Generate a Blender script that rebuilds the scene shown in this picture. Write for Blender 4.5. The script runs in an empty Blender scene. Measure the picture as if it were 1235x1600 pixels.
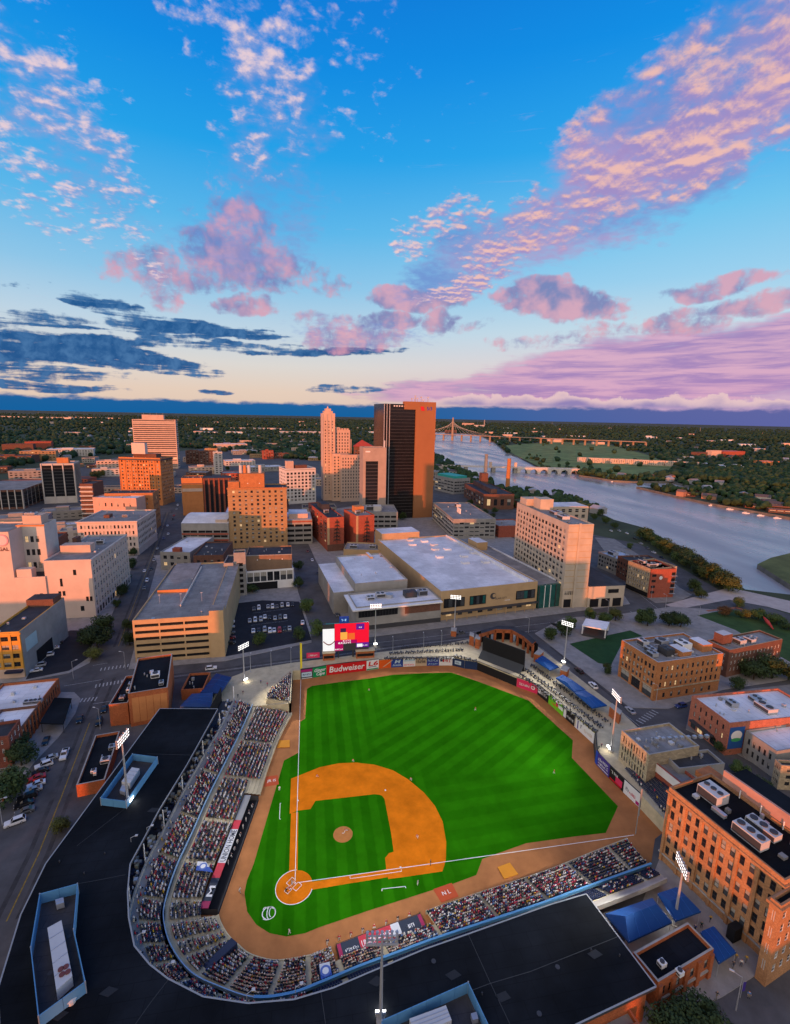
import bpy, bmesh, math, random
from mathutils import Vector, Matrix
from mathutils.geometry import tessellate_polygon
random.seed(11)
SC = bpy.context.scene
COL = SC.collection
R = math.radians

# ------------------------------------------------------------------ camera
FPX, CX, CY = 759.94, 617.5, 800.0
CAM = Vector((4.885, -105.21, 116.62))
YAW, PITCH, ROLL = 0.176977, 0.193779, 0.021403
_f = Vector((math.sin(YAW)*math.cos(PITCH), math.cos(YAW)*math.cos(PITCH), -math.sin(PITCH)))
_r = Vector((math.cos(YAW), -math.sin(YAW), 0))
_u = _r.cross(_f)
CR = _r*math.cos(ROLL) + _u*math.sin(ROLL)
CU = -_r*math.sin(ROLL) + _u*math.cos(ROLL)
cam = bpy.data.cameras.new('camera')
cam.sensor_fit = 'HORIZONTAL'; cam.sensor_width = 36.0; cam.lens = 36.0*FPX/1235.0
cam.clip_start = 1.0; cam.clip_end = 90000.0
cam_o = bpy.data.objects.new('camera', cam); COL.objects.link(cam_o)
cam_o.matrix_world = Matrix(((CR.x, CU.x, -_f.x, CAM.x), (CR.y, CU.y, -_f.y, CAM.y), (CR.z, CU.z, -_f.z, CAM.z), (0, 0, 0, 1)))
SC.camera = cam_o

def ray(px, py):
    d = CR*((px-CX)/FPX) - CU*((py-CY)/FPX) + _f
    return d.normalized()
S = 4.5                                   # street level; the playing field lies at 0
def at(px, py, z=S):                      # where the sight line through a point of the photograph meets height z
    d = ray(px, py)
    t = (z-CAM.z)/d.z
    return CAM + d*t

# ------------------------------------------------------------------ light
SUN_AZ, SUN_EL = R(209), R(1.9)           # low evening sun behind the camera
SUN_DIR = Vector((math.sin(SUN_AZ)*math.cos(SUN_EL), math.cos(SUN_AZ)*math.cos(SUN_EL), math.sin(SUN_EL)))
sun = bpy.data.lights.new('sun', 'SUN'); sun.energy = 5.0; sun.angle = R(0.5); sun.color = (1.0, 0.25, 0.08)
sun_o = bpy.data.objects.new('sun', sun); COL.objects.link(sun_o)
sun_o.rotation_euler = SUN_DIR.to_track_quat('Z', 'Y').to_euler(); sun_o.location = (0, -200, 300)

SC.view_settings.view_transform = 'Standard'
try: SC.view_settings.look = 'None'
except Exception: pass
SC.view_settings.gamma = 1.0; SC.view_settings.exposure = 0.0
SC.view_settings.use_curve_mapping = False
SC.render.engine = 'CYCLES'
SC.cycles.use_denoising = True
SC.cycles.max_bounces = 6; SC.cycles.diffuse_bounces = 3; SC.cycles.glossy_bounces = 3
SC.cycles.sample_clamp_indirect = 6.0
SC.cycles.use_adaptive_sampling = True; SC.cycles.adaptive_threshold = 0.015

# ------------------------------------------------------------------ sky (world)
W = bpy.data.worlds.new('World'); SC.world = W; W.use_nodes = True
NT = W.node_tree
for n in list(NT.nodes): NT.nodes.remove(n)
def nd(t, **kw):
    n = NT.nodes.new(t)
    for k, v in kw.items(): setattr(n, k, v)
    return n
def put(sock, v):
    if hasattr(v, 'is_linked') or isinstance(v, bpy.types.NodeSocket): NT.links.new(v, sock)
    else: sock.default_value = v
def M(op, a, b=0.0, c=0.0, clamp=False):
    n = nd('ShaderNodeMath', operation=op, use_clamp=clamp)
    put(n.inputs[0], a); put(n.inputs[1], b); put(n.inputs[2], c)
    return n.outputs[0]
def mix(f, a, b, blend='MIX'):
    n = nd('ShaderNodeMix', data_type='RGBA', blend_type=blend)
    put(n.inputs[0], f); put(n.inputs[6], a); put(n.inputs[7], b)
    return n.outputs[2]
def mr(v, a, b, c=0.0, d=1.0, smooth=True):
    n = nd('ShaderNodeMapRange', interpolation_type='SMOOTHSTEP' if smooth else 'LINEAR')
    put(n.inputs[0], v)
    for i, q in enumerate((a, b, c, d)): put(n.inputs[1+i], q)
    return n.outputs[0]
def xyz(x, y, z=0.0):
    n = nd('ShaderNodeCombineXYZ'); put(n.inputs[0], x); put(n.inputs[1], y); put(n.inputs[2], z)
    return n.outputs[0]
def noise(vec, scale, detail=6, rough=0.55, dist=0.0):
    n = nd('ShaderNodeTexNoise'); put(n.inputs['Vector'], vec); put(n.inputs['Scale'], scale)
    put(n.inputs['Detail'], detail); put(n.inputs['Roughness'], rough); put(n.inputs['Distortion'], dist)
    return n.outputs[0]
def lin(r, g, b):
    f = lambda c: ((c/255.0+0.055)/1.055)**2.4 if c > 10 else c/255.0/12.92
    return (f(r), f(g), f(b), 1.0)
def ramp(v, stops):
    n = nd('ShaderNodeValToRGB'); put(n.inputs[0], v)
    e = n.color_ramp.elements
    while len(e) < len(stops): e.new(0.5)
    for el, (p, c) in zip(e, stops): el.position = p; el.color = c
    return n.outputs[0]
dirn = nd('ShaderNodeTexCoord').outputs['Generated']
sep = nd('ShaderNodeSeparateXYZ'); NT.links.new(dirn, sep.inputs[0])
dx, dy, dz = sep.outputs
EL = M('MULTIPLY', M('ARCSINE', dz), 57.2958)
AZ = M('MULTIPLY', M('ARCTAN2', dx, dy), 57.2958)
wn = nd('ShaderNodeTexNoise'); put(wn.inputs['Vector'], xyz(M('MULTIPLY', AZ, 0.11), M('MULTIPLY', EL, 0.17))); wn.inputs['Scale'].default_value = 1.0; wn.inputs['Detail'].default_value = 4.0; wn.inputs['Roughness'].default_value = 0.6
wsep = nd('ShaderNodeSeparateColor'); NT.links.new(wn.outputs['Color'], wsep.inputs[0])
WAZ = M('ADD', AZ, M('MULTIPLY', M('SUBTRACT', wsep.outputs[0], 0.5), 12.0))
WEL = M('ADD', EL, M('MULTIPLY', M('SUBTRACT', wsep.outputs[1], 0.5), M('MULTIPLY_ADD', EL, 0.26, 1.4)))
AZEL = xyz(AZ, EL); WARP = xyz(WAZ, WEL)               # ragged outlines for the cloud groups
hz = M('ADD', M('MAXIMUM', dz, 0.0), 0.16)
PL = xyz(M('DIVIDE', dx, hz), M('DIVIDE', dy, hz))      # the cloud deck seen in perspective
def azel(px, py):
    d = ray(px, py)
    return math.degrees(math.atan2(d.x, d.y)), math.degrees(math.asin(d.z))
base = ramp(M('DIVIDE', EL, 44.0), [
    (0.0, lin(232, 205, 185)), (0.055, lin(236, 212, 194)), (0.12, lin(226, 222, 218)), (0.20, lin(196, 219, 236)), (0.30, lin(146, 204, 240)),
    (0.42, lin(92, 188, 242)), (0.56, lin(34, 166, 240)), (0.70, lin(10, 144, 234)), (0.85, lin(6, 122, 222)), (1.0, lin(6, 106, 210))])
base2 = ramp(M('DIVIDE', EL, 44.0), [
    (0.0, lin(196, 160, 200)), (0.055, lin(214, 180, 208)), (0.13, lin(226, 216, 224)), (0.21, lin(202, 226, 240)), (0.31, lin(158, 214, 246)),
    (0.43, lin(116, 202, 246)), (0.57, lin(46, 172, 244)), (0.73, lin(10, 146, 236)), (1.0, lin(6, 108, 212))])
sky = mix(mr(AZ, -5.0, 42.0), base, base2)
# evening glow round the low sun, well behind the camera
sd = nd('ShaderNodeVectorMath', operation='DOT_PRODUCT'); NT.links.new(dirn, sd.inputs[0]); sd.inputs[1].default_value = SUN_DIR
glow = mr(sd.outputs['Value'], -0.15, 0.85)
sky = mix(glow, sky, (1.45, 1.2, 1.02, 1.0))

def blob(*a, **k): return (a, k)          # written down here, turned into nodes inside union()
def blob_(px, py, rx, ry, ang=0.0, amp=1.0, soft=0.25):
    """soft ellipse in the sky round the direction seen at px,py; rx, ry in degrees, ang in degrees"""
    a, e = azel(px, py); c, n = math.cos(R(ang)), math.sin(R(ang))
    u = M('MULTIPLY_ADD', WAZ, c/rx, M('MULTIPLY_ADD', WEL, n/rx, -(a*c+e*n)/rx))
    v = M('MULTIPLY_ADD', WAZ, -n/ry, M('MULTIPLY_ADD', WEL, c/ry, (a*n-e*c)/ry))
    return mr(M('MULTIPLY_ADD', u, u, M('MULTIPLY', v, v)), 1.0, soft*soft, 0.0, amp)
def union(bs):
    o = None
    for a, k in bs:
        b = blob_(*a, **k); o = b if o is None else M('MAXIMUM', o, b)
    return o
# high veils and the pale film between the puffs
n_big = noise(PL, 1.6, 7, 0.6)
n_mid = noise(PL, 5.5, 7, 0.6, 0.3)
n_puff = noise(PL, 19.0, 5, 0.55, 0.15)
sx, sy = math.sin(SUN_AZ), math.cos(SUN_AZ)
off = nd('ShaderNodeVectorMath', operation='ADD'); NT.links.new(PL, off.inputs[0]); off.inputs[1].default_value = (sx*0.020, sy*0.020, 0)
n_puff2 = noise(off.outputs[0], 19.0, 5, 0.55, 0.15)
n_w = noise(PL, 34.0, 4, 0.6, 0.2)
n_heap = noise(PL, 8.5, 6, 0.58, 0.25)
n_heap2 = noise(off.outputs[0], 8.5, 6, 0.58, 0.25)
bigr = mr(AZ, 14.0, 40.0, 0.15, 0.85)
d_small = M('SUBTRACT', n_puff, n_puff2); d_big = M('MULTIPLY', M('SUBTRACT', n_heap, n_heap2), 1.3)
lit = mr(M('ADD', M('ADD', d_small, M('MULTIPLY', M('SUBTRACT', d_big, d_small), bigr)), M('MULTIPLY', M('SUBTRACT', n_mid, 0.5), 0.35)), -0.08, 0.14)
mask_puff = union([
    blob(400, 110, 9, 6.5, 70, 0.60), blob(430, 200, 6, 5, 70, 0.60), blob(130, 190, 11, 5, -40, 0.60), blob(55, 130, 7, 4, -30, 0.62), blob(45, 280, 8, 4, -30, 0.65), blob(190, 340, 9, 3.4, -55, 0.52),
    blob(560, 70, 7, 4, 0, 0.40), blob(620, 150, 12, 7, 0, 0.30), blob(330, 50, 7, 5, 0, 0.52),
    blob(1120, 90, 9, 3.8, 22, 0.62), blob(1200, 40, 9, 5, 25, 0.62), blob(1000, 170, 14, 4.5, 28, 0.62),
    blob(1090, 215, 13, 5.0, 24, 0.95), blob(900, 300, 13, 4.8, 30, 0.72), blob(1010, 265, 11, 3.6, 26, 0.95), blob(780, 400, 9, 2.6, 32, 0.85),
    blob(690, 345, 7, 3.0, 12, 0.75), blob(800, 330, 8, 4, 25, 0.62), blob(730, 440, 8, 1.7, 20, 0.85), blob(640, 375, 4, 1.6, 5, .7), blob(1205, 180, 7, 4.5, 30, .8)])
mask_mauve = union([
    blob(385, 405, 9, 5.2, -15, 1.05), blob(375, 345, 5, 4.0, -20, 0.95), blob(235, 412, 7, 3.0, 10, 0.95), blob(320, 435, 6, 2.0, 10, 0.95), blob(480, 430, 8, 3.2, -10, 0.78), blob(250, 450, 3.6, 3.0, -40, .92),
    blob(880, 478, 10, 2.5, -6, 1.2), blob(830, 458, 7, 2.2, 0, 1.1), blob(655, 462, 9, 2.1, 3, 1.2), blob(600, 500, 7, 1.8, 5, 1.05), blob(690, 500, 4.6, 2.4, 0, 1.05), blob(1055, 505, 6, 1.9, 10, 1.0), blob(1110, 440, 8, 1.5, 4, 0.98),
    blob(545, 530, 8, 2.8, 5, 1.0), blob(375, 477, 6, 1.6, 3, 1.0), blob(1180, 470, 10, 1.7, 0, 1.0), blob(890, 530, 12, 1.9, 5, 0.82), blob(370, 290, 9, 8, 60, .55), blob(740, 505, 6, 1.5, 0, .8), blob(510, 500, 6, 1.5, 0, .8)])
mask_dark = union([
    blob(60, 540, 18, 2.0, 3, 1.12), blob(190, 562, 14, 1.5, -2, 1.12), blob(40, 575, 14, 1.3, -3, 1.0), blob(185, 485, 7, 1.6, -10, 0.98), blob(270, 518, 9, 1.7, 0, 1.05), blob(380, 522, 8, 1.2, 0, 1.0), blob(410, 548, 15, 1.3, 0, 1.0),
    blob(560, 550, 8, 1.0, 0, 0.9), blob(70, 600, 14, 0.8, -2, 1.0), blob(350, 612, 4.0, 0.6, 0, 0.9), blob(335, 585, 5, 0.8, 0, 0.95), blob(545, 605, 9, 0.9, 3, 0.95), blob(60, 505, 10, 1.4, 0, .9), blob(110, 455, 8, 1.0, 0, .85), blob(250, 575, 9, 1.0, 0, 1.0)])
st = nd('ShaderNodeVectorMath', operation='MULTIPLY'); NT.links.new(AZEL, st.inputs[0]); st.inputs[1].default_value = (0.11, 1.15, 1)
n_str = noise(st.outputs[0], 1.0, 7, 0.62, 0.4)
n_fine = noise(AZEL, 0.9, 6, 0.6, 0.3)
n_soft = noise(AZEL, 0.34, 3, 0.5, 0.2)
# right-hand violet veil
mask_veil = union([blob(1200, 560, 34, 4.6, 4, 1.0, 0.35), blob(930, 590, 24, 2.6, 5, 0.9, 0.3), blob(700, 610, 16, 1.8, 3, 0.7, 0.2)])
dv = mr(M('ADD', mask_veil, M('MULTIPLY', M('SUBTRACT', n_str, 0.5), 1.5)), 0.18, 0.75)
veil_c = mix(mr(n_str, 0.36, 0.62), lin(160, 122, 190), lin(222, 170, 202))
sky = mix(M('MULTIPLY', dv, 0.88), sky, veil_c)
dd = mr(M('ADD', M('MULTIPLY_ADD', mask_dark, 0.95, -0.95), M('ADD', M('MULTIPLY', n_str, 1.5), M('MULTIPLY', n_fine, 0.6))), 0.80, 1.06)
dd = M('MULTIPLY', dd, mr(mask_dark, 0.02, 0.25))
dark_c = mix(mr(n_fine, 0.36, 0.70), lin(10, 84, 146), lin(66, 118, 172))
sky = mix(M('MULTIPLY', dd, 0.99), sky, dark_c)
dm = mr(M('ADD', M('MULTIPLY_ADD', mask_mauve, 0.9, -0.9), M('ADD', M('MULTIPLY', n_fine, 0.85), M('ADD', M('MULTIPLY', n_soft, 0.6), M('MULTIPLY', n_mid, 0.45)))), 0.58, 1.02)
dm = M('MULTIPLY', dm, mr(mask_mauve, 0.02, 0.3))
mauve_c = mix(mr(M('ADD', M('MULTIPLY', n_soft, 0.8), M('MULTIPLY', n_fine, 0.2)), 0.38, 0.62), lin(116, 112, 176), lin(226, 158, 180))
sky = mix(M('MULTIPLY', dm, 0.80), sky, mauve_c)
mask_film = union([blob(1090, 190, 22, 8.5, 25, 1.0, 0.2), blob(930, 290, 19, 6.5, 28, 0.95, 0.2), blob(770, 375, 15, 5.0, 27, 0.9, 0.2), blob(420, 190, 9, 8, 70, 0.6, 0.1), blob(100, 200, 13, 6, -35, 0.6, 0.1), blob(400, 370, 12, 7, 20, 0.6, 0.1), blob(560, 520, 14, 3, 0, 0.5, 0.1)])
film_n = M('ADD', M('MULTIPLY', M('SUBTRACT', n_mid, 0.5), 0.9), M('MULTIPLY', M('SUBTRACT', n_puff, 0.5), 0.9))
film = M('MULTIPLY', mr(M('ADD', mask_film, film_n), 0.28, 1.05), 0.85)
sky = mix(film, sky, mix(mr(n_big, 0.4, 0.62), lin(112, 146, 214), mix(mr(AZ, 10.0, 40.0), lin(160, 156, 210), lin(196, 150, 200))))
n_cell = M('ADD', n_puff, M('MULTIPLY', M('SUBTRACT', n_heap, n_puff), bigr))
dp = mr(M('ADD', M('SUBTRACT', M('MULTIPLY', mask_puff, 0.50), 0.5), M('ADD', n_cell, M('ADD', M('MULTIPLY', M('SUBTRACT', n_mid, 0.5), 0.75), M('MULTIPLY', M('SUBTRACT', n_w, 0.5), 0.30)))), 0.20, 0.50)
dp = M('MULTIPLY', dp, mr(mask_puff, 0.03, 0.3))
puff_lo = mix(mr(AZ, 0.0, 25.0), lin(150, 168, 222), lin(166, 146, 204))
puff_hi = mix(mr(AZ, 0.0, 25.0), lin(244, 216, 222), lin(248, 196, 184))
puff_c = mix(lit, puff_lo, puff_hi)
sky = mix(M('MULTIPLY', dp, 0.93), sky, puff_c)
# cloud bank on the horizon: deep blue to the left, a row of lit cumulus heads to the right
n_edge = noise(xyz(M('MULTIPLY', AZ, 0.30), M('MULTIPLY', EL, 0.9)), 1.0, 6, 0.6)
rgt = mr(AZ, 8.0, 22.0)
top = M('ADD', M('MULTIPLY_ADD', n_edge, 1.5, 0.45), M('MULTIPLY', rgt, 0.1))
bank = mr(M('SUBTRACT', EL, top), 0.26, -0.22)
bank_c = mix(mr(AZ, 5.0, 50.0), lin(14, 100, 164), lin(96, 104, 168))
sky = mix(bank, sky, bank_c)
cum_v = nd('ShaderNodeTexVoronoi', feature='SMOOTH_F1'); put(cum_v.inputs['Vector'], xyz(M('MULTIPLY', AZ, 0.34), M('MULTIPLY', EL, 0.62), M('MULTIPLY', n_edge, 0.9)))
cum_v.inputs['Scale'].default_value = 1.0
heads = M('ADD', M('MULTIPLY', M('SUBTRACT', 0.75, cum_v.outputs['Distance']), 2.0), M('MULTIPLY', M('SUBTRACT', n_fine, 0.5), 1.3))
ctop = M('ADD', 1.85, M('MULTIPLY', heads, 1.0))
cum = M('MULTIPLY', mr(M('SUBTRACT', EL, ctop), 0.12, -0.12), mr(EL, 1.2, 1.75))
cum = M('MULTIPLY', cum, mr(AZ, 10.0, 19.0))
cum_c = mix(mr(M('ADD', M('SUBTRACT', EL, ctop), M('MULTIPLY', n_fine, 0.8)), -0.8, 0.35), lin(140, 130, 188), lin(238, 204, 206))
sky = mix(M('MULTIPLY', cum, 0.9), sky, cum_c)
# physical sky of the same low sun underneath it all
nish = nd('ShaderNodeTexSky', sky_type='NISHITA'); nish.sun_disc = False
nish.sun_elevation = SUN_EL; nish.sun_rotation = SUN_AZ; nish.altitude = 200
SKYV = SKYV if 'SKYV' in globals() else 1.0
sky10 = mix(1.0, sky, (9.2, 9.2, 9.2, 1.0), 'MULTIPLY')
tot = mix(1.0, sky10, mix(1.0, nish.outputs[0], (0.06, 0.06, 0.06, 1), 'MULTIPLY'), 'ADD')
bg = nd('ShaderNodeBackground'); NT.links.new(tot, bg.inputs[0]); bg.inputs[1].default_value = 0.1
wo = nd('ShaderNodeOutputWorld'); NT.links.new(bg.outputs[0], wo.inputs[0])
W.cycles.sampling_method = 'MANUAL'; W.cycles.sample_map_resolution = 1024

# ------------------------------------------------------------------ materials
MATS = {}
def rgb(c): return (c[0], c[1], c[2], 1.0)
def mat(name, col, rough=0.85, var=0.18, scale=0.35, metal=0.0, emit=None, estr=0.0, kind='', spec=0.25, bump=0.0, objvar=0.0):
    """plain surface with uneven colour; kind 'brick'/'panel'/'roof'/'leaf' adds the fine pattern of that surface"""
    if name in MATS: return MATS[name]
    m = bpy.data.materials.new(name); m.use_nodes = True; t = m.node_tree
    p = t.nodes['Principled BSDF']
    p.inputs['Roughness'].default_value = rough; p.inputs['Metallic'].default_value = metal
    p.inputs['Specular IOR Level'].default_value = spec
    tc = t.nodes.new('ShaderNodeTexCoord')
    n = t.nodes.new('ShaderNodeTexNoise'); n.inputs['Scale'].default_value = scale; n.inputs['Detail'].default_value = 7; n.inputs['Roughness'].default_value = 0.65
    t.links.new(tc.outputs['Object'], n.inputs['Vector'])
    r = t.nodes.new('ShaderNodeMapRange'); r.inputs[1].default_value = 0.3; r.inputs[2].default_value = 0.7
    r.inputs[3].default_value = 1-var; r.inputs[4].default_value = 1+var
    t.links.new(n.outputs[0], r.inputs[0])
    mx = t.nodes.new('ShaderNodeMix'); mx.data_type = 'RGBA'; mx.blend_type = 'MULTIPLY'; mx.inputs[0].default_value = 1.0
    mx.inputs[6].default_value = rgb(col); t.links.new(r.outputs[0], mx.inputs[7])
    out = mx.outputs[2]
    if kind in ('brick', 'block'):
        sp = t.nodes.new('ShaderNodeSeparateXYZ'); t.links.new(tc.outputs['Object'], sp.inputs[0])
        ad = t.nodes.new('ShaderNodeMath'); ad.operation = 'ADD'; t.links.new(sp.outputs[0], ad.inputs[0]); t.links.new(sp.outputs[1], ad.inputs[1])
        cb = t.nodes.new('ShaderNodeCombineXYZ'); t.links.new(ad.outputs[0], cb.inputs[0]); t.links.new(sp.outputs[2], cb.inputs[1])
        b = t.nodes.new('ShaderNodeTexBrick'); t.links.new(cb.outputs[0], b.inputs['Vector'])
        k = 1.0 if kind == 'brick' else 0.35
        b.inputs['Scale'].default_value = 1.6*k; b.inputs['Mortar Size'].default_value = 0.012
        b.inputs['Color1'].default_value = rgb([min(1, c*1.15) for c in col]); b.inputs['Color2'].default_value = rgb([c*0.72 for c in col]); b.inputs['Mortar'].default_value = rgb([c*0.62+0.03 for c in col])
        t.links.new(b.outputs[0], mx.inputs[6])
    if kind == 'roof':
        bt = t.nodes.new('ShaderNodeTexBrick'); t.links.new(tc.outputs['Object'], bt.inputs['Vector']); bt.inputs['Scale'].default_value = .09; bt.inputs['Mortar Size'].default_value = .006; bt.inputs['Mortar Smooth'].default_value = .3
        bt.inputs['Color1'].default_value = rgb(col); bt.inputs['Color2'].default_value = rgb([c*.93 for c in col]); bt.inputs['Mortar'].default_value = rgb([c*.66 for c in col]); t.links.new(bt.outputs[0], mx.inputs[6])
    if kind == 'roof':       # membrane with patches, ponding stains and streaks
        v = t.nodes.new('ShaderNodeTexNoise'); v.inputs['Scale'].default_value = 0.06; v.inputs['Detail'].default_value = 4; t.links.new(tc.outputs['Object'], v.inputs['Vector'])
        r2 = t.nodes.new('ShaderNodeMapRange'); r2.inputs[1].default_value = 0.42; r2.inputs[2].default_value = 0.62; r2.inputs[3].default_value = 0.82; r2.inputs[4].default_value = 1.07; t.links.new(v.outputs[0], r2.inputs[0])
        m2 = t.nodes.new('ShaderNodeMix'); m2.data_type = 'RGBA'; m2.blend_type = 'MULTIPLY'; m2.inputs[0].default_value = 1.0
        t.links.new(out, m2.inputs[6]); t.links.new(r2.outputs[0], m2.inputs[7]); out = m2.outputs[2]
    if kind == 'leaf' or objvar:
        oi = t.nodes.new('ShaderNodeObjectInfo')
        r3 = t.nodes.new('ShaderNodeMapRange'); a = objvar or 0.3
        r3.inputs[3].default_value = 1-a; r3.inputs[4].default_value = 1+a; t.links.new(oi.outputs['Random'], r3.inputs[0])
        m3 = t.nodes.new('ShaderNodeMix'); m3.data_type = 'RGBA'; m3.blend_type = 'MULTIPLY'; m3.inputs[0].default_value = 1.0
        t.links.new(out, m3.inputs[6]); t.links.new(r3.outputs[0], m3.inputs[7]); out = m3.outputs[2]
    t.links.new(out, p.inputs['Base Color'])
    if bump:
        bp = t.nodes.new('ShaderNodeBump'); bp.inputs['Strength'].default_value = bump; bp.inputs['Distance'].default_value = 0.3
        n2 = t.nodes.new('ShaderNodeTexNoise'); n2.inputs['Scale'].default_value = scale*6; n2.inputs['Detail'].default_value = 5
        t.links.new(tc.outputs['Object'], n2.inputs['Vector']); t.links.new(n2.outputs[0], bp.inputs['Height']); t.links.new(bp.outputs[0], p.inputs['Normal'])
    if emit:
        p.inputs['Emission Color'].default_value = rgb(emit); p.inputs['Emission Strength'].default_value = estr
    MATS[name] = m
    return m
def flat(name, col, rough=0.6, **k): return mat(name, col, rough, var=0.06, **k)

K_ASPH = mat('asphalt', (.085, .082, .082), .9, .34, .10)
K_WALK = mat('pavement_concrete', (.26, .245, .23), .9, .22, .3)
K_CONC = mat('concrete', (.33, .31, .28), .9, .2, .25)
K_TAN = mat('stand_concrete', (.47, .40, .26), .9, .18, .4)
K_WHITE = flat('white_paint', (.72, .71, .69))
K_GLASS = mat('window_glass_dark', (.016, .017, .02), .12, .3, .8, spec=.35)
K_GLASS2 = mat('window_glass_grey', (.05, .055, .06), .15, .3, .8, spec=.4)
K_LITW = flat('lit_window', (.5, .4, .25), .5, emit=(1.0, .62, .28), estr=.55)
K_BLIND = mat('window_blind', (.34, .32, .27), .5, .2, .8, spec=.5)
K_TINT = mat('window_glass_green', (.015, .09, .08), .08, .3, .3, spec=.7)
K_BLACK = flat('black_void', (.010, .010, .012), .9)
K_STEEL = flat('galvanised_steel', (.42, .43, .45), .45, metal=.4)
K_DKMET = flat('dark_metal', (.05, .05, .055), .5)
K_LTMET = flat('light_grey_metal', (.5, .5, .5), .5)
K_ROOFW = mat('roof_white_membrane', (.70, .70, .72), .8, .12, .15, kind='roof')
K_ROOFG = mat('roof_grey_gravel', (.25, .245, .24), .95, .25, .2, kind='roof')
K_ROOFD = mat('roof_dark_tar', (.045, .045, .05), .8, .35, .2, kind='roof')
K_ROOFB = mat('roof_black_membrane', (.0095, .0115, .015), .85, .5, .06, spec=.08, kind='roof')
K_BLUE = flat('sky_blue_paint', (.095, .26, .46), .5)
K_NAVY = flat('navy_seat_plastic', (.018, .024, .055), .5)
K_TENT = flat('royal_blue_canvas', (.006, .058, .22), .7)
K_LAMP = flat('flood_lamp_glass', (.9, .9, .9), .3, emit=(1, .97, .92), estr=2.2)
K_GLOW = flat('flood_lamp_bright', (.9, .9, .9), .3, emit=(1, .96, .88), estr=8.0)
K_CHALK = flat('chalk_white', (.8, .78, .72), .9)
K_YEL = flat('foul_pole_yellow', (.72, .58, .03), .5)

# ------------------------------------------------------------------ mesh helpers
class MB:
    def __init__(s): s.v = []; s.f = []; s.m = []; s.mats = []
    def mi(s, m):
        if m not in s.mats: s.mats.append(m)
        return s.mats.index(m)
    def face(s, pts, m):
        i = len(s.v); s.v += [tuple(p) for p in pts]; s.f.append(tuple(range(i, i+len(pts)))); s.m.append(s.mi(m))
    def box(s, x0, x1, y0, y1, z0, z1, m, top=None, X=None):
        p = [(x0, y0, z0), (x1, y0, z0), (x1, y1, z0), (x0, y1, z0), (x0, y0, z1), (x1, y0, z1), (x1, y1, z1), (x0, y1, z1)]
        if X is not None: p = [tuple(X @ Vector(q)) for q in p]
        i = len(s.v); s.v += p; k = s.mi(m); kt = s.mi(top) if top else k
        for q, mm in (((0, 3, 2, 1), k), ((4, 5, 6, 7), kt), ((0, 1, 5, 4), k), ((1, 2, 6, 5), k), ((2, 3, 7, 6), k), ((3, 0, 4, 7), k)):
            s.f.append(tuple(i+j for j in q)); s.m.append(mm)
    def prism(s, poly, z0, z1, m, top=None, bottom=False):
        n = len(poly); k = s.mi(m); kt = s.mi(top) if top else k
        a = sum(poly[i][0]*poly[(i+1) % n][1]-poly[(i+1) % n][0]*poly[i][1] for i in range(n))
        if a < 0: poly = poly[::-1]
        i = len(s.v); s.v += [(p[0], p[1], z0) for p in poly]+[(p[0], p[1], z1) for p in poly]
        for j in range(n):
            q = (j+1) % n; s.f.append((i+j, i+q, i+n+q, i+n+j)); s.m.append(k)
        for t in tessellate_polygon([[Vector((p[0], p[1], 0)) for p in poly]]):
            t = list(t)
            A, B, C = (poly[x] for x in t)
            if (B[0]-A[0])*(C[1]-A[1])-(B[1]-A[1])*(C[0]-A[0]) < 0: t = t[::-1]
            s.f.append(tuple(i+n+x for x in t)); s.m.append(kt)
            if bottom: s.f.append(tuple(i+x for x in t[::-1])); s.m.append(k)
    def cyl(s, a, b, r0, r1, m, n=8, cap=True):
        a, b = Vector(a), Vector(b); d = (b-a).normalized()
        e = d.orthogonal().normalized(); g = d.cross(e); i = len(s.v); k = s.mi(m)
        for c, r in ((a, r0), (b, r1)):
            for j in range(n):
                t = 2*math.pi*j/n; s.v.append(tuple(c+(e*math.cos(t)+g*math.sin(t))*r))
        for j in range(n):
            q = (j+1) % n; s.f.append((i+j, i+q, i+n+q, i+n+j)); s.m.append(k)
        if cap:
            s.f.append(tuple(i+n+j for j in range(n))); s.m.append(k); s.f.append(tuple(i+j for j in range(n))[::-1]); s.m.append(k)
    def mesh(s, name):
        me = bpy.data.meshes.new(name); me.from_pydata(s.v, [], s.f)
        for m in s.mats: me.materials.append(m)
        if len(s.mats) > 1: me.polygons.foreach_set('material_index', s.m)
        me.update(); return me
    def build(s, name, parent=None, loc=None, rz=0.0, **k): return link(name, s.mesh(name), parent, loc, rz, **k)
def link(name, data, parent=None, loc=None, rz=0.0, label=None, cat=None, group=None, kind=None):
    o = bpy.data.objects.new(name, data); COL.objects.link(o)
    if parent: o.parent = parent
    if loc is not None: o.location = loc
    if rz: o.rotation_euler = (0, 0, rz)
    if label: o['label'] = label
    if cat: o['category'] = cat
    if group: o['group'] = group
    if kind: o['kind'] = kind
    return o
def thing(name, label, cat, loc=(0, 0, 0), rz=0.0, group=None):
    o = link(name, None, None, loc, rz, label, cat, group); o.empty_display_size = 0.5
    return o
def structure(name, mb): return mb.build(name, kind='structure')
RIM = []
def sheet(name, poly, z, m, holes=(), kind='structure'):
    loops = [[Vector((p[0], p[1], 0)) for p in poly]]+[[Vector((p[0], p[1], 0)) for p in h] for h in holes]
    pts = [p for l in loops for p in l]; fs = []
    for t in tessellate_polygon(loops):
        A, B, C = (pts[i] for i in t)
        fs.append(tuple(t) if (B-A).cross(C-A).z > 0 else tuple(t[::-1]))
    me = bpy.data.meshes.new(name); me.from_pydata([(p.x, p.y, z) for p in pts], [], fs); me.materials.append(m); me.update()
    return link(name, me, kind=kind)
def px_poly(l, z=S): return [at(x, y, z).to_2d() for x, y in l]
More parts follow.
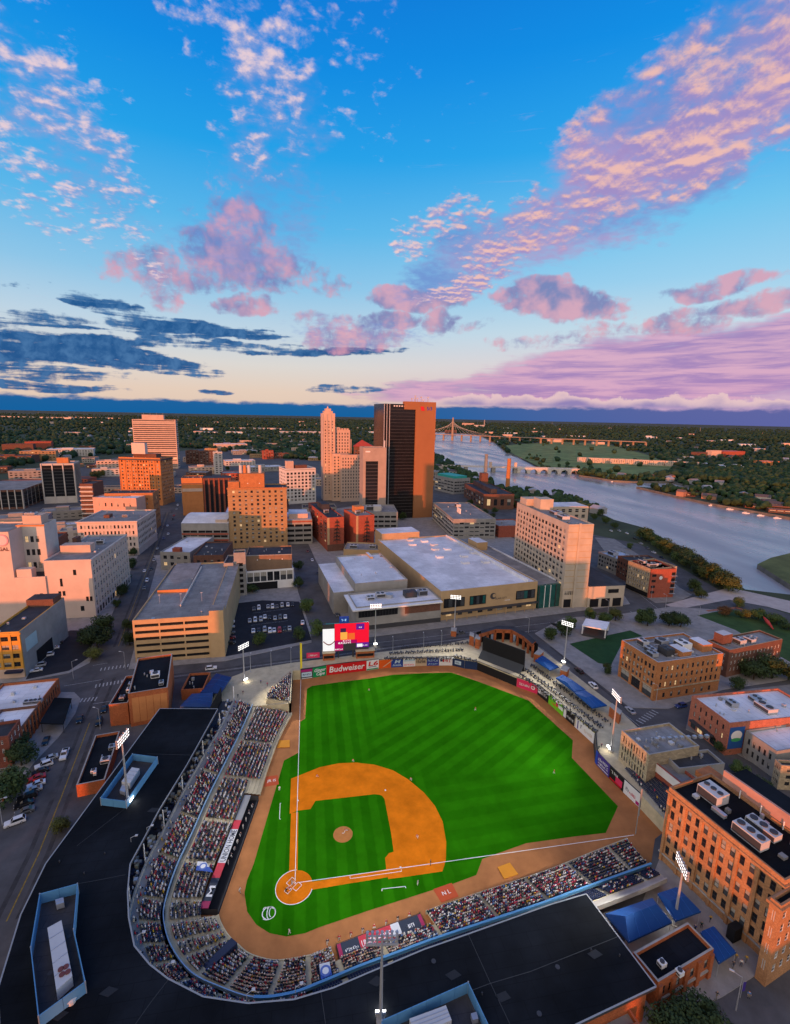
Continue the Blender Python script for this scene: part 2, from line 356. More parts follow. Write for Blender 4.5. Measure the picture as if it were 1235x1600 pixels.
def text(name, body, size, m, parent, loc, rot, sx=1.0, shear=0.0, bold=0.0, align='CENTER', maxw=None, label=None):
    """lettering as a mesh, lying in its own xy plane; a body like ~7 gives that many unreadable strokes, for print too small to read in the photograph"""
    if body[0] == '~':
        rg = random.Random(body+name+str(round(loc[0], 1))); n = int(body[1:]); b = MB(); h = size*.36; w = size*.5; x = -n*w*.6
        for k in range(n):
            for q in range(rg.choice((2, 3))):
                if rg.random() < .55: c = x+rg.uniform(.05, .8)*w; b.box(c-.09*size, c+.09*size, -h, h*rg.choice((1, .55)), 0, .01, m)
                else: c = rg.choice((-h, 0, h*.8)); b.box(x, x+w*.85, c-.07*size, c+.07*size, .011, .02, m)
            x += w*1.2
        o = b.build(name, parent, loc); o.rotation_euler = rot
        if maxw: s_ = min(1.0, maxw/(n*w*1.2)); o.scale = (s_, 1, 1)
        return o
    c = bpy.data.curves.new(name, 'FONT'); c.body = body; c.size = size; c.align_x = align; c.align_y = 'CENTER'
    c.shear = shear; c.offset = bold; c.resolution_u = 2
    o = bpy.data.objects.new(name, c); me = bpy.data.meshes.new_from_object(o)
    bpy.data.objects.remove(o); bpy.data.curves.remove(c)
    me.name = name; me.materials.clear(); me.materials.append(m)
    if maxw and len(me.vertices):
        w = max(v.co.x for v in me.vertices)-min(v.co.x for v in me.vertices)
        sx = min(sx, maxw/max(w, .01)) if sx <= 1 else maxw/max(w, .01)
    o = link(name, me, parent, loc); o.rotation_euler = rot; o.scale = (sx, 1, 1)
    if label: o['label'] = label
    return o

# ------------------------------------------------------------------ windows and buildings
WINC = {}
def win_mesh(w, h, kind, var, part=''):
    w, h = max(.1, round(w, 1)), max(.1, round(h, 1))
    key = (w, h, kind, var, part)
    if key in WINC: return WINC[key]
    b = MB(); g = (K_GLASS, K_GLASS, K_GLASS2, K_BLIND, K_LITW)[var]
    x, z = w/2, h/2
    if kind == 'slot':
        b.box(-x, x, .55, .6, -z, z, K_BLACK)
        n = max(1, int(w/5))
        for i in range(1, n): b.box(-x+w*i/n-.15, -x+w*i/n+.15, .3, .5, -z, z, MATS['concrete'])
    elif kind == 'strip':
        b.box(-x, x, .12, .2, -z, z, g)
        n = max(2, int(w/1.6))
        for i in range(n+1):
            xx = -x+.04+(w-.08)*i/n; b.box(xx-.04, xx+.04, .04, .115, -z, z, K_DKMET)
    elif kind == 'vert':
        b.box(-x, x, .12, .2, -z, z, K_GLASS)
        n = max(2, int(h/3.6))
        for i in range(1, n): b.box(-x, x, .05, .115, -z+h*i/n-.35, -z+h*i/n+.35, K_DKMET)
    else:
        fm = {'w': K_WHITE, 'd': K_DKMET, 'a': K_WHITE}[kind]
        t = .07
        if part != 'frame': b.box(-x, x, .16, .22, -z, z, g)
        if part != 'frame' and var == 2: b.box(-x+.075, x-.075, .13, .155, z*.1, z-.075, K_BLIND)
        if part != 'pane':
            b.box(-x, -x+t, .06, .155, -z, z, fm); b.box(x-t, x, .06, .155, -z, z, fm)
            b.box(-x+t, x-t, .06, .155, z-t, z, fm); b.box(-x+t, x-t, .06, .155, -z, -z+t, fm)
            b.box(-x+t, x-t, .07, .125, -.035, .035, fm)
            if w > 1.3: b.box(-.03, .03, .075, .12, -z+t, z-t, fm)
    WINC[key] = b.mesh(part or 'window'); return WINC[key]

DIMS = []
class Bld: pass
def facade(mb, P0, ux, n, Wd, zb, zt, zones, wm, holes, depth=.3):
    """wall with real openings; P0 lower corner, ux along, n outward. zones: (cols, rows, z0, z1, ml, mr, wf, hf, kind) in metres above the base"""
    def q(xa, xb, za, zb_):
        if xb-xa < 1e-4 or zb_-za < 1e-4: return
        mb.face([P0+ux*xa+Vector((0, 0, za)), P0+ux*xb+Vector((0, 0, za)), P0+ux*xb+Vector((0, 0, zb_)), P0+ux*xa+Vector((0, 0, zb_))], wm)
    z = zb
    for (c, r, z0, z1, ml, mr_, wf, hf, kind) in sorted(zones, key=lambda t: t[2]):
        z0 = max(z0, z); z1 = min(z1, zt-.05)
        q(0, Wd, z, z0)
        q(0, ml, z0, z1); q(Wd-mr_, Wd, z0, z1)
        cw, rh = (Wd-ml-mr_)/c, (z1-z0)/r
        ow, oh = cw*wf, rh*hf
        for j in range(r):
            zc = z0+rh*(j+.5)
            q(ml, Wd-mr_, z0+rh*j, zc-oh/2); q(ml, Wd-mr_, zc+oh/2, z0+rh*(j+1))
            for i in range(c):
                xc = ml+cw*(i+.5)
                q(ml+cw*i, xc-ow/2, zc-oh/2, zc+oh/2); q(xc+ow/2, ml+cw*(i+1), zc-oh/2, zc+oh/2)
                c0, c1, c2, c3 = (P0+ux*xc+Vector((0, 0, zc))+ux*(sx*ow/2)+Vector((0, 0, sz*oh/2)) for sx, sz in ((-1, -1), (1, -1), (1, 1), (-1, 1)))
                dn = -n*(.62 if kind == 'slot' else depth)
                for a, b in ((c0, c1), (c1, c2), (c2, c3), (c3, c0)):
                    mb.face([a, b, b+dn, a+dn], wm)
                holes.append((P0+ux*xc+Vector((0, 0, zc)), ow, oh, kind, ux))
        z = z1
    q(0, Wd, z, zt)
def building(name, label, A, B, C, h, wm, rm=None, S_=(), E_=(), N_=(), W_=(), par=.9, base=S, depth=None, coping=None, group=None, cat='building', wname='wall', world=None):
    """box building from three roof corners seen in the photograph (left, near corner, right) at height h"""
    a, b, c = at(A[0], A[1], h), at(B[0], B[1], h), at(C[0], C[1], h)
    ux = (b-a); w = ux.length; ux.normalize()
    uy = Vector((-ux.y, ux.x, 0))
    d = depth or max(4.0, (c-b).dot(uy))
    rz = math.atan2(ux.y, ux.x)
    if world:                                  # (x, y, width, depth, turn) where the roof is too near eye level to read
        a = Vector((world[0], world[1], h)); w, d, rz = world[2], world[3], R(world[4])
    r = Bld(); r.w, r.d, r.h, r.rz = w, d, h-base, rz
    r.o = thing(name, label, cat, (a.x, a.y, base), rz, group)
    DIMS.append((label[:50], round(a.x), round(a.y), round(w, 1), round(d, 1), round(h), round(math.degrees(rz))))
    H = h-base
    mb = MB(); holes = []
    X, Y = Vector((1, 0, 0)), Vector((0, 1, 0))
    sides = ((Vector((0, 0, 0)), X, -Y, w, S_), (Vector((w, 0, 0)), Y, X, d, E_), (Vector((w, d, 0)), -X, Y, w, N_), (Vector((0, d, 0)), -Y, -X, d, W_))
    for P0, u, n, L, zs in sides: facade(mb, P0, u, n, L, 0, H, zs, wm, holes)
    # parapet: inner faces and top, roof sunk behind it
    t = .4; cp = coping or wm
    for (x0, y0, x1, y1) in ((0, 0, w, t), (0, d-t, w, d), (0, t, t, d-t), (w-t, t, w, d-t)):
        mb.face([(x0, y0, H), (x1, y0, H), (x1, y1, H), (x0, y1, H)], cp)
    zi = H-par
    for pts in (((t, t), (w-t, t)), ((w-t, t), (w-t, d-t)), ((w-t, d-t), (t, d-t)), ((t, d-t), (t, t))):
        (x0, y0), (x1, y1) = pts
        mb.face([(x1, y1, zi), (x0, y0, zi), (x0, y0, H), (x1, y1, H)][::-1], wm)
    mb.build(wname, r.o)
    rb = MB(); rb.face([(t, t, zi), (w-t, t, zi), (w-t, d-t, zi), (t, d-t, zi)], rm or K_ROOFG); rb.build('roof', r.o)
    r.zr = zi
    if len(holes) <= 300:
        for (p, ow, oh, kind, u) in holes: place_win(r.o, p, ow, oh, kind, u)
    else:
        cut = holes[:298]
        for hh in cut: place_win(r.o, *hh)
        rest_windows(r.o, holes[298:])
    return r
def place_win(parent, p, ow, oh, kind, u, name=None):
    var = (random.choice((0, 0, 0, 0, 1, 1, 1, 2, 2, 2, 2, 3, 3, 2, 0, 1, 2, 0, 3, 4) if random.random() < .6 else (0, 2)) if kind not in ('slot', 'vert') else 0)
    near = kind in ('a', 'd', 'w') and (parent.location-CAM).length < 330
    o = link(name or ('opening' if kind == 'slot' else 'window'), win_mesh(ow, oh, kind, var, 'frame' if near else ''), parent, p, math.atan2(u.y, u.x))
    if near: link('pane', win_mesh(ow, oh, kind, var, 'pane'), o)
    o.scale = (ow/max(.1, round(ow, 1)), 1, oh/max(.1, round(oh, 1)))
    return o
def rest_windows(parent, hs):
    b = MB()
    for (p, ow, oh, kind, u) in hs:
        n = Vector((u.y, -u.x, 0)); c = p-n*.16
        for a0, a1, b0, b1, mm, dp in ((-.5, .5, -.5, .5, K_GLASS, 0), (-.5, .5, -.03, .03, K_WHITE, .04)):
            b.face([c+n*dp+u*ow*a0+Vector((0, 0, oh*b0)), c+n*dp+u*ow*a1+Vector((0, 0, oh*b0)), c+n*dp+u*ow*a1+Vector((0, 0, oh*b1)), c+n*dp+u*ow*a0+Vector((0, 0, oh*b1))], mm)
    b.build('windows', parent, kind='stuff')
def unit(r, x, y, sx, sy, sz, m=None, name='hvac_unit', z=None, fans=2):
    """rooftop machine: cased box on skids with grille and fan rings"""
    m = m or K_LTMET; b = MB(); z = r.zr if z is None else z
    b.box(x, x+sx, y, y+sy, z+.25, z+sz, m); b.box(x+.1, x+sx-.1, y+.1, y+.3, z, z+.25, K_DKMET); b.box(x+.1, x+sx-.1, y+sy-.3, y+sy-.1, z, z+.25, K_DKMET)
    b.box(x+.15, x+sx-.15, y-.06, y-.003, z+.5, z+sz-.3, K_DKMET)
    for i in range(fans):
        c = Vector((x+sx*(i+.5)/fans, y+sy/2, z+sz)); b.cyl(c, c+Vector((0, 0, .25)), min(sx/fans, sy)*.38, min(sx/fans, sy)*.38, K_DKMET, 10)
    return b.build(name, r.o)
def vents(r, n, seed=0):
    rn = random.Random(seed)
    for _ in range(n):
        x, y = rn.uniform(1.5, r.w-1.5), rn.uniform(1.5, r.d-1.5); b = MB()
        if rn.random() < .5: b.cyl((x, y, r.zr), (x, y, r.zr+rn.uniform(.6, 1.3)), .22, .22, K_STEEL, 8); nm = 'vent_pipe'
        else:
            s = rn.uniform(.6, 1.4); b.box(x-s/2, x+s/2, y-s/2, y+s/2, r.zr, r.zr+rn.uniform(.5, 1.2), rn.choice((K_LTMET, K_STEEL, K_ROOFG))); nm = 'roof_hatch'
        b.build(nm, r.o)
def block(r, name, x0, x1, y0, y1, z0, z1, m, top=None):
    b = MB(); b.box(x0, x1, y0, y1, z0, z1, m, top); return b.build(name, r.o)
def cornice(r, z, hgt, out, m, name='cornice', sides='SEW'):
    b = MB()
    if 'S' in sides: b.box(-out, r.w+out, -out, -.003, z, z+hgt, m)
    if 'E' in sides: b.box(r.w+.003, r.w+out, 0, r.d, z, z+hgt, m)
    if 'W' in sides: b.box(-out, -.003, 0, r.d, z, z+hgt, m)
    return b.build(name, r.o)
def piers(r, side, n, wd, out, z0, z1, m, name='pier', inset=0.0):
    L = r.w if side == 'S' else r.d
    for i in range(n):
        c = inset+(L-2*inset)*i/(n-1); a, e = max(0, c-wd/2), min(L, c+wd/2); b = MB()
        if side == 'S': b.box(a, e, -out, -.003, z0, z1, m)
        elif side == 'E': b.box(r.w+.003, r.w+out, a, e, z0, z1, m)
        else: b.box(-out, -.003, a, e, z0, z1, m)
        b.build(name, r.o)

# ------------------------------------------------------------------ ground, river, playing field
K_TERR = mat('terrain_scrub', (.045, .055, .028), 1.0, .5, .012)
K_BANK = mat('river_bank_stone', (.16, .15, .13), .95, .3, .1)
K_MEAD = mat('meadow', (.15, .19, .06), 1.0, .45, .02)
def water_mat():
    m = bpy.data.materials.new('river_water'); m.use_nodes = True; t = m.node_tree; p = t.nodes['Principled BSDF']
    p.inputs['Base Color'].default_value = (.30, .295, .30, 1); p.inputs['Roughness'].default_value = .22; p.inputs['Specular IOR Level'].default_value = .55
    tc = t.nodes.new('ShaderNodeTexCoord'); mp = t.nodes.new('ShaderNodeMapping'); mp.inputs['Scale'].default_value = (1, 1, 1); t.links.new(tc.outputs['Object'], mp.inputs[0])
    n = t.nodes.new('ShaderNodeTexNoise'); n.inputs['Scale'].default_value = .12; n.inputs['Detail'].default_value = 8; n.inputs['Roughness'].default_value = .6; t.links.new(mp.outputs[0], n.inputs[0])
    n2 = t.nodes.new('ShaderNodeTexNoise'); n2.inputs['Scale'].default_value = .022; n2.inputs['Detail'].default_value = 6; mp2 = t.nodes.new('ShaderNodeMapping'); mp2.inputs['Rotation'].default_value = (0, 0, .7); mp2.inputs['Scale'].default_value = (1, .22, 1); t.links.new(tc.outputs['Object'], mp2.inputs[0]); t.links.new(mp2.outputs[0], n2.inputs[0])
    r = t.nodes.new('ShaderNodeMapRange'); r.inputs[1].default_value = .35; r.inputs[2].default_value = .65; r.inputs[3].default_value = .12; r.inputs[4].default_value = .46; t.links.new(n2.outputs[0], r.inputs[0]); t.links.new(r.outputs[0], p.inputs['Roughness'])
    b = t.nodes.new('ShaderNodeBump'); b.inputs['Strength'].default_value = .5; b.inputs['Distance'].default_value = .6; t.links.new(n.outputs[0], b.inputs['Height']); t.links.new(b.outputs[0], p.inputs['Normal'])
    return m
K_WATER = water_mat()
river_px = [(1330, 948), (1235, 929), (1165, 921), (1150, 910), (1100, 878), (1050, 848), (1005, 824), (960, 812), (930, 798), (880, 776), (830, 768), (795, 766), (760, 752), (728, 738), (700, 724), (684, 714), (655, 702), (630, 692), (618, 684), (684, 675),
            (705, 676), (728, 677.5), (750, 680), (774, 692), (792, 707), (806, 711.6), (840, 724), (845, 732), (898, 734), (905, 742), (939, 747), (960, 750.5), (992, 752), (1050, 752), (1092, 763), (1076, 768), (1040, 764), (995, 760), (1060, 775), (1121, 788), (1235, 808), (1330, 827)]
river = px_poly(river_px)
wall_base = [(-.1, 98.2), (5.3, 98.8), (11.4, 100.2), (21.7, 101.6), (30, 102.0), (35.9, 102.9), (41.8, 103.2), (47.6, 103.1), (53.5, 102.9), (59, 102.5), (64.9, 102), (71.3, 101.2), (76.2, 97.6), (81.7, 95.4), (94.4, 79.2), (100.9, 72.2), (102.4, 65.2), (103.9, 55.7), (105, 49), (106.6, 38.4), (101.6, 29.4), (101.4, 28), (101.9, 21.8), (102.7, 15.4), (103.7, 9)]
# stations of the seating bowl: front wall (x, y) and the rail at the back of the lower deck
ST = [((-3, 72), (-18, 73)), ((-7, 58), (-20.3, 57)), ((-10, 42), (-23, 42)), ((-12, 27), (-25.7, 27)), ((-14.5, 15), (-27.4, 14.5)), ((-17, 4), (-29, 4)), ((-18, -3), (-29.2, -5)), ((-17, -7), (-28, -10)),
      ((-14.5, -11), (-25, -15.5)), ((-12, -13.5), (-20, -21)), ((-9, -16), (-14, -24.5)), ((-4, -18), (-7, -27.5)), ((1, -18.3), (0, -28)), ((5, -18), (6, -27)), ((12, -16.2), (14, -25.3)), ((20, -15), (22, -24)),
      ((28, -13.3), (30, -22.6)), ((41, -11), (43, -20.8)), ((54, -9), (56, -19)), ((66, -7), (68, -17)), ((80, -4), (80.5, -15)), ((92, -1.5), (90, -13.5))]
hole = [b for f, b in ST][::-1] + [(-3.5, 73), (-3.5, 98.2)] + wall_base + [(104.5, -3), (97, -6)]
big = [(math.cos(2*math.pi*i/64)*42000, math.sin(2*math.pi*i/64)*42000) for i in range(64)]
sheet('terrain', big, S-.02, K_TERR, holes=[river, hole])
rv = MB(); n = len(river)
for i in range(n):
    a, b = river[i], river[(i+1) % n]; rv.face([(a.x, a.y, -.5), (b.x, b.y, -.5), (b.x, b.y, S), (a.x, a.y, S)], K_BANK)
structure('river_bank', rv)
wx0, wx1 = min(p.x for p in river)-60, max(p.x for p in river)+60; wy0, wy1 = min(p.y for p in river)-60, max(p.y for p in river)+60
sheet('river_water', [(150, wy0), (wx1, wy0), (wx1, wy1), (150, wy1)], .9, K_WATER)
K_HEAD = mat('headland_scrub', (.10, .115, .04), 1.0, .4, .05)
hd = MB(); hd.prism([p for p in px_poly([(1184, 882), (1205, 872), (1262, 858), (1275, 935), (1232, 912)])], -.5, S+.3, K_BANK, K_HEAD); structure('headland', hd)
rt_ = MB()
for i in range(len(hole)):
    a, b = hole[i], hole[(i+1) % len(hole)]; rt_.face([(a[0], a[1], -.05), (b[0], b[1], -.05), (b[0], b[1], S+.02), (a[0], a[1], S+.02)], K_TAN)
structure('retaining_wall', rt_)
# downtown asphalt on top of the terrain, then the raised pavement blocks
sheet('asphalt', px_poly([(-200, 1600), (-160, 1150), (-40, 800), (60, 745), (180, 715), (330, 700), (500, 705), (640, 715), (660, 722), (735, 762), (840, 800), (900, 830), (1000, 850), (1130, 925), (1300, 1000), (1330, 1250), (1320, 1640)]), S, K_ASPH, holes=[hole])
def walk(l, z=S, m=None, name='pavement'):
    b = MB(); b.prism(px_poly(l), z+.004, z+.14, K_CONC, m or K_WALK); structure(name, b)
K_PATH = mat('pavement_worn', (.21, .20, .19), .95, .25, .2)
walk([(-60, 1330), (10, 1250), (55, 1190), (92, 1152), (118, 1115), (126, 1092), (116, 1082), (94, 1082), (-60, 1110)])
walk([(-80, 1075), (42, 1064), (108, 1052), (140, 1036), (158, 1000), (206, 888), (232, 835), (215, 815), (110, 815), (-60, 840)])
walk([(201, 1046), (352, 1033), (487, 1004), (486, 985), (466, 925), (455, 862), (240, 868), (246, 880)])
walk([(545, 1000), (690, 981), (868, 960), (985, 944), (964, 915), (880, 880), (800, 840), (700, 800), (560, 790), (488, 800), (480, 845), (492, 872), (520, 925), (537, 975)])
walk([(836, 990), (900, 1040), (985, 1106), (1045, 1108), (1130, 1078), (1235, 1062), (1260, 1010), (1150, 955), (1050, 948), (968, 960), (880, 966)])
walk([(985, 918), (1025, 942), (1060, 940), (1082, 930), (1062, 918), (1000, 868), (960, 842), (930, 840)], m=K_PATH)
walk([(1072, 1140), (1130, 1166), (1235, 1225), (1330, 1300), (1330, 1080), (1235, 1070), (1160, 1078), (1078, 1110)], m=K_PATH)
walk([(1040, 1600), (1130, 1558), (1235, 1490), (1330, 1430), (1330, 1300), (1080, 1200), (1030, 1345), (1000, 1420), (900, 1640)])
sheet('promenade', px_poly([(1040, 945), (1140, 918), (1330, 960), (1330, 985), (1200, 948), (1140, 937), (1060, 952)]), S+.02, mat('promenade_paving', (.42, .36, .33), .9, .15, .2))
sheet('road', px_poly([(1050, 958), (1090, 938), (1160, 936), (1235, 960), (1330, 990), (1330, 1010), (1150, 952)]), S+.012, K_ASPH)
# road markings
def strip(mb, pts, w, z, m):
    for (a, b) in zip(pts[:-1], pts[1:]):
        a, b = Vector(a), Vector(b); d = (b-a).normalized(); nn = Vector((-d.y, d.x))*w/2
        mb.face([(a.x-nn.x, a.y-nn.y, z), (b.x-nn.x, b.y-nn.y, z), (b.x+nn.x, b.y+nn.y, z), (a.x+nn.x, a.y+nn.y, z)], m)
K_RMY = mat('road_paint_yellow', (.26, .17, .03), .8, .5, 1.5); K_RMW = mat('road_paint_white', (.36, .36, .35), .8, .5, 1.5)
mk = MB()
strip(mk, px_poly([(10, 1440), (60, 1335), (98, 1240), (140, 1130)]), .3, S+.01, K_RMY)
strip(mk, px_poly([(185, 1010), (215, 930), (245, 850), (262, 800)]), .25, S+.01, K_RMY)
for l in ([(145, 1100), (172, 1096)], [(100, 1072), (160, 1062)], [(145, 1040), (168, 1036)], [(205, 1065), (300, 1054), (480, 1030), (640, 1008), (840, 985)], [(520, 1012), (690, 993), (860, 973)], [(160, 1005), (176, 968)], [(865, 1010), (985, 1105)], [(845, 1012), (1000, 1135)],
          [(985, 955), (1030, 990)], [(1010, 950), (1075, 975)], [(940, 965), (1020, 955)], [(995, 925), (1040, 960)]):
    strip(mk, px_poly(l), .2, S+.012, K_RMW)
for (c0_, c1_, k_) in (((150, 1072), (196, 1064), 9), ((110, 1096), (150, 1092), 8), ((158, 1046), (200, 1040), 8), ((868, 1002), (848, 992), 6), ((1000, 1128), (1024, 1112), 7), ((1000, 962), (1030, 958), 7), ((505, 1004), (530, 1001), 7)):
    A0, A1 = at(*c0_).to_2d(), at(*c1_).to_2d(); u_ = (A1-A0).normalized(); n_ = Vector((-u_.y, u_.x))
    for j in range(k_): c_ = A0+(A1-A0)*(j/(k_-1)); strip(mk, [c_-n_*1.4, c_+n_*1.4], .45, S+.013, K_RMW)
mk.build('road_markings', kind='structure')
tr = MB(); K_TYRE = mat('tyre_worn_asphalt', (.055, .052, .052), .9, .4, .3)
for l, d in (([(10, 1440), (60, 1335), (98, 1240), (140, 1130), (170, 1060)], 2.2), ([(185, 1010), (215, 930), (245, 850), (262, 800)], 1.8), ([(205, 1065), (300, 1054), (480, 1030), (640, 1008), (840, 985)], 1.7), ([(865, 1010), (985, 1105)], 1.8)):
    for o_ in (-d, d):
        q_ = px_poly(l); pp_ = []
        for j, v_ in enumerate(q_):
            t_ = (q_[min(j+1, len(q_)-1)]-q_[max(j-1, 0)]).normalized(); pp_.append(v_+Vector((-t_.y, t_.x))*o_)
        strip(tr, pp_, 1.1, S+.006, K_TYRE)
tr.build('tyre_tracks', kind='structure')

# field
K_TRACK = mat('warning_track_clay', (.38, .15, .05), 1.0, .22, .16)
K_DIRT = mat('infield_clay', (.64, .165, .008), 1.0, .24, .16, spec=0.0, bump=.15)
K_MOUND = mat('mound_clay', (.44, .17, .045), 1.0, .12, .8)
def grass_mat():
    m = bpy.data.materials.new('mown_turf'); m.use_nodes = True; t = m.node_tree; p = t.nodes['Principled BSDF']; p.inputs['Roughness'].default_value = .9; p.inputs['Specular IOR Level'].default_value = .0
    tc = t.nodes.new('ShaderNodeTexCoord'); sp = t.nodes.new('ShaderNodeSeparateXYZ'); t.links.new(tc.outputs['Object'], sp.inputs[0])
    def mm(op, a, b=0.0):
        k = t.nodes.new('ShaderNodeMath'); k.operation = op
        for i, v in enumerate((a, b)):
            if isinstance(v, bpy.types.NodeSocket): t.links.new(v, k.inputs[i])
            else: k.inputs[i].default_value = v
        return k.outputs[0]
    def rng(v, a, b):
        k = t.nodes.new('ShaderNodeMapRange'); k.interpolation_type = 'SMOOTHSTEP'; t.links.new(v, k.inputs[0]); k.inputs[1].default_value = a; k.inputs[2].default_value = b; return k.outputs[0]
    x, y = sp.outputs[0], sp.outputs[1]
    nz = t.nodes.new('ShaderNodeTexNoise'); nz.inputs['Scale'].default_value = .5; nz.inputs['Detail'].default_value = 6; t.links.new(tc.outputs['Object'], nz.inputs[0])
    jit = mm('MULTIPLY', mm('SUBTRACT', nz.outputs[0], .5), .9)
    def stripes(e, per): return rng(mm('SINE', mm('MULTIPLY', mm('ADD', e, jit), 2*math.pi/per)), -.25, .25)
    sA = stripes(x, 5.4); sB = stripes(mm('SUBTRACT', mm('MULTIPLY', y, .83), mm('MULTIPLY', x, .555)), 6.2); sC = stripes(mm('ADD', y, mm('MULTIPLY', x, -.06)), 6.8)
    right = rng(mm('SUBTRACT', x, mm('MULTIPLY', y, .32)), 2.0, 16.0); low = rng(y, 36.0, 24.0); out = rng(x, 36.0, 46.0)
    def mixv(f, a, b): return mm('ADD', mm('MULTIPLY', a, mm('SUBTRACT', 1.0, f)), mm('MULTIPLY', b, f))
    far = rng(mm('ADD', y, mm('MULTIPLY', x, .3)), 40.0, 50.0)
    v = mixv(mm('MULTIPLY', right, far), sA, sB); v = mixv(mm('MULTIPLY', low, out), v, mm('ADD', mm('MULTIPLY', sC, .6), .2))
    cr = t.nodes.new('ShaderNodeMix'); cr.data_type = 'RGBA'; cr.inputs[6].default_value = (.0150, .124, .0018, 1); cr.inputs[7].default_value = (.0215, .156, .0025, 1); t.links.new(v, cr.inputs[0])  # mowing stripes are a light effect, here put into the base colour
    n2 = t.nodes.new('ShaderNodeTexNoise'); n2.inputs['Scale'].default_value = .12; n2.inputs['Detail'].default_value = 8; n2.inputs['Roughness'].default_value = .7; t.links.new(tc.outputs['Object'], n2.inputs[0])
    r2 = t.nodes.new('ShaderNodeMapRange'); r2.inputs[1].default_value = .3; r2.inputs[2].default_value = .7; r2.inputs[3].default_value = .78; r2.inputs[4].default_value = 1.2; t.links.new(n2.outputs[0], r2.inputs[0])
    fin = t.nodes.new('ShaderNodeMix'); fin.data_type = 'RGBA'; fin.blend_type = 'MULTIPLY'; fin.inputs[0].default_value = 1; t.links.new(cr.outputs[2], fin.inputs[6]); t.links.new(r2.outputs[0], fin.inputs[7])
    t.links.new(fin.outputs[2], p.inputs['Base Color'])
    return m
K_GRASS = grass_mat()
sheet('warning_track', hole, 0.0, K_TRACK)
def P2(l): return px_poly(l, 0.0)
grass = P2([(480, 1076.6), (487.5, 1072), (530, 1066), (575, 1060.6), (615.7, 1054.5), (660, 1052), (706, 1051), (750, 1066), (790, 1081), (826.6, 1095), (861, 1126), (895.5, 1157), (894, 1184.4), (966, 1260), (947, 1301.6), (900, 1307), (822, 1318), (754, 1342.5), (744.6, 1367.7), (707.7, 1381.5), (677, 1390.8),
            (580, 1422), (500, 1449), (477, 1458.5), (447.8, 1463.7), (421.6, 1458.5), (401, 1445.4), (386.6, 1425), (382, 1395.8), (386, 1376), (396.7, 1350), (420, 1270), (444, 1188.5), (467, 1176), (469.6, 1127.7), (477, 1123)])
sheet('lawn_outfield', grass, .02, K_GRASS)
dirt = P2([(455, 1217), (475, 1209), (500, 1199), (529, 1193), (556, 1191.7), (585, 1195), (614, 1203.7), (638.6, 1218.3), (663, 1239), (680, 1259.6), (692, 1284), (697.6, 1315.5), (697, 1344.6), (691.6, 1362), (631, 1371), (607, 1374), (604.6, 1366), (602, 1341), (608, 1333.7), (615.5, 1331),
           (611, 1300), (601, 1248.7), (597, 1243.5), (592.5, 1242), (585, 1241.4), (493, 1251.8), (485.6, 1264.4), (466, 1267), (452.8, 1272)])
sheet('infield_dirt', dirt, .04, K_DIRT)
sheet('base_path', P2([(455, 1271), (466.4, 1269), (465.2, 1362), (451.8, 1366)]), .04, K_DIRT)
sheet('base_path', P2([(484, 1379), (604, 1358.8), (606.5, 1371), (486, 1391)]), .04, K_DIRT)
def disc(cx, cy, r, n=40): return [(cx+r*math.cos(2*math.pi*i/n), cy+r*math.sin(2*math.pi*i/n)) for i in range(n)]
HC = at(460, 1386, 0)
sheet('home_plate_dirt', disc(HC.x, HC.y, 4.55), .06, K_DIRT)
mo = MB(); c0 = (13.0, 12.9)
for k, (ra, za, rb_, zb_) in enumerate(((2.75, .03, 1.6, .2), (1.6, .2, .0, .27))):
    A_, B_ = disc(*c0, ra, 28), disc(*c0, max(rb_, .01), 28)
    for i in range(28):
        j = (i+1) % 28; mo.face([(*A_[i], za), (*A_[j], za), (*B_[j], zb_), (*B_[i], zb_)], K_MOUND)
mo.box(12.74, 13.34, 12.95, 13.1, .26, .3, K_CHALK, X=None)
structure('pitchers_mound', mo)
ck = MB()
strip(ck, [(0, .9), (0, 97.9)], .16, .085, K_CHALK); strip(ck, [(.9, 0), (95.5, 0)], .16, .085, K_CHALK)
strip(ck, [(13.9, -.95), (27.3, -.95)], .12, .085, K_CHALK); strip(ck, [(13.9, -.95), (13.9, -.2)], .12, .088, K_CHALK); strip(ck, [(27.3, -.95), (27.3, -.4)], .12, .088, K_CHALK)
h2 = disc(HC.x, HC.y, 4.6, 64)
arc = [h2[i % 64] for i in range(15, 66)]
arc = [p for p in arc if not (p[0] > 1.5 and -2.2 < p[1] < .5)]
strip(ck, [p for p in arc if p[0] < HC.x+4.5], .18, .085, K_CHALK)
for sx in (-1, 1):                                         # batter's boxes either side of the plate, turned 45 degrees
    ca = math.sqrt(.5)
    def rot(u, v): return (ca*(u+v), ca*(v-u))
    q = [rot(sx*.45, -1.1), rot(sx*1.75, -1.1), rot(sx*1.75, .9), rot(sx*.45, .9)]
    strip(ck, [(a-.15, b-.15) for a, b in q+[q[0]]], .11, .087, K_CHALK)
q = [(-.75, -1.6), (-1.6, -.75), (-2.6, -1.75), (-1.75, -2.6)]
strip(ck, q+[q[0]], .1, .088, K_CHALK)
ck.face([(-.2, -.2, .095), (.25, -.1, .095), (.25, .25, .095), (-.1, .25, .095)], K_WHITE)
def pw(l): return [tuple(p) for p in P2(l)]
strip(ck, pw([(597, 1393), (597, 1389.5), (633.5, 1385.5), (634.5, 1388)]), .16, .05, K_CHALK)
strip(ck, pw([(439.5, 1255.5), (438, 1255.5), (437, 1280), (439, 1280.3)]), .16, .05, K_CHALK)
ck.build('chalk_lines', kind='structure')
lg = MB()                                                  # club emblem painted on the grass behind home plate
E0 = at(420.5, 1427, 0)
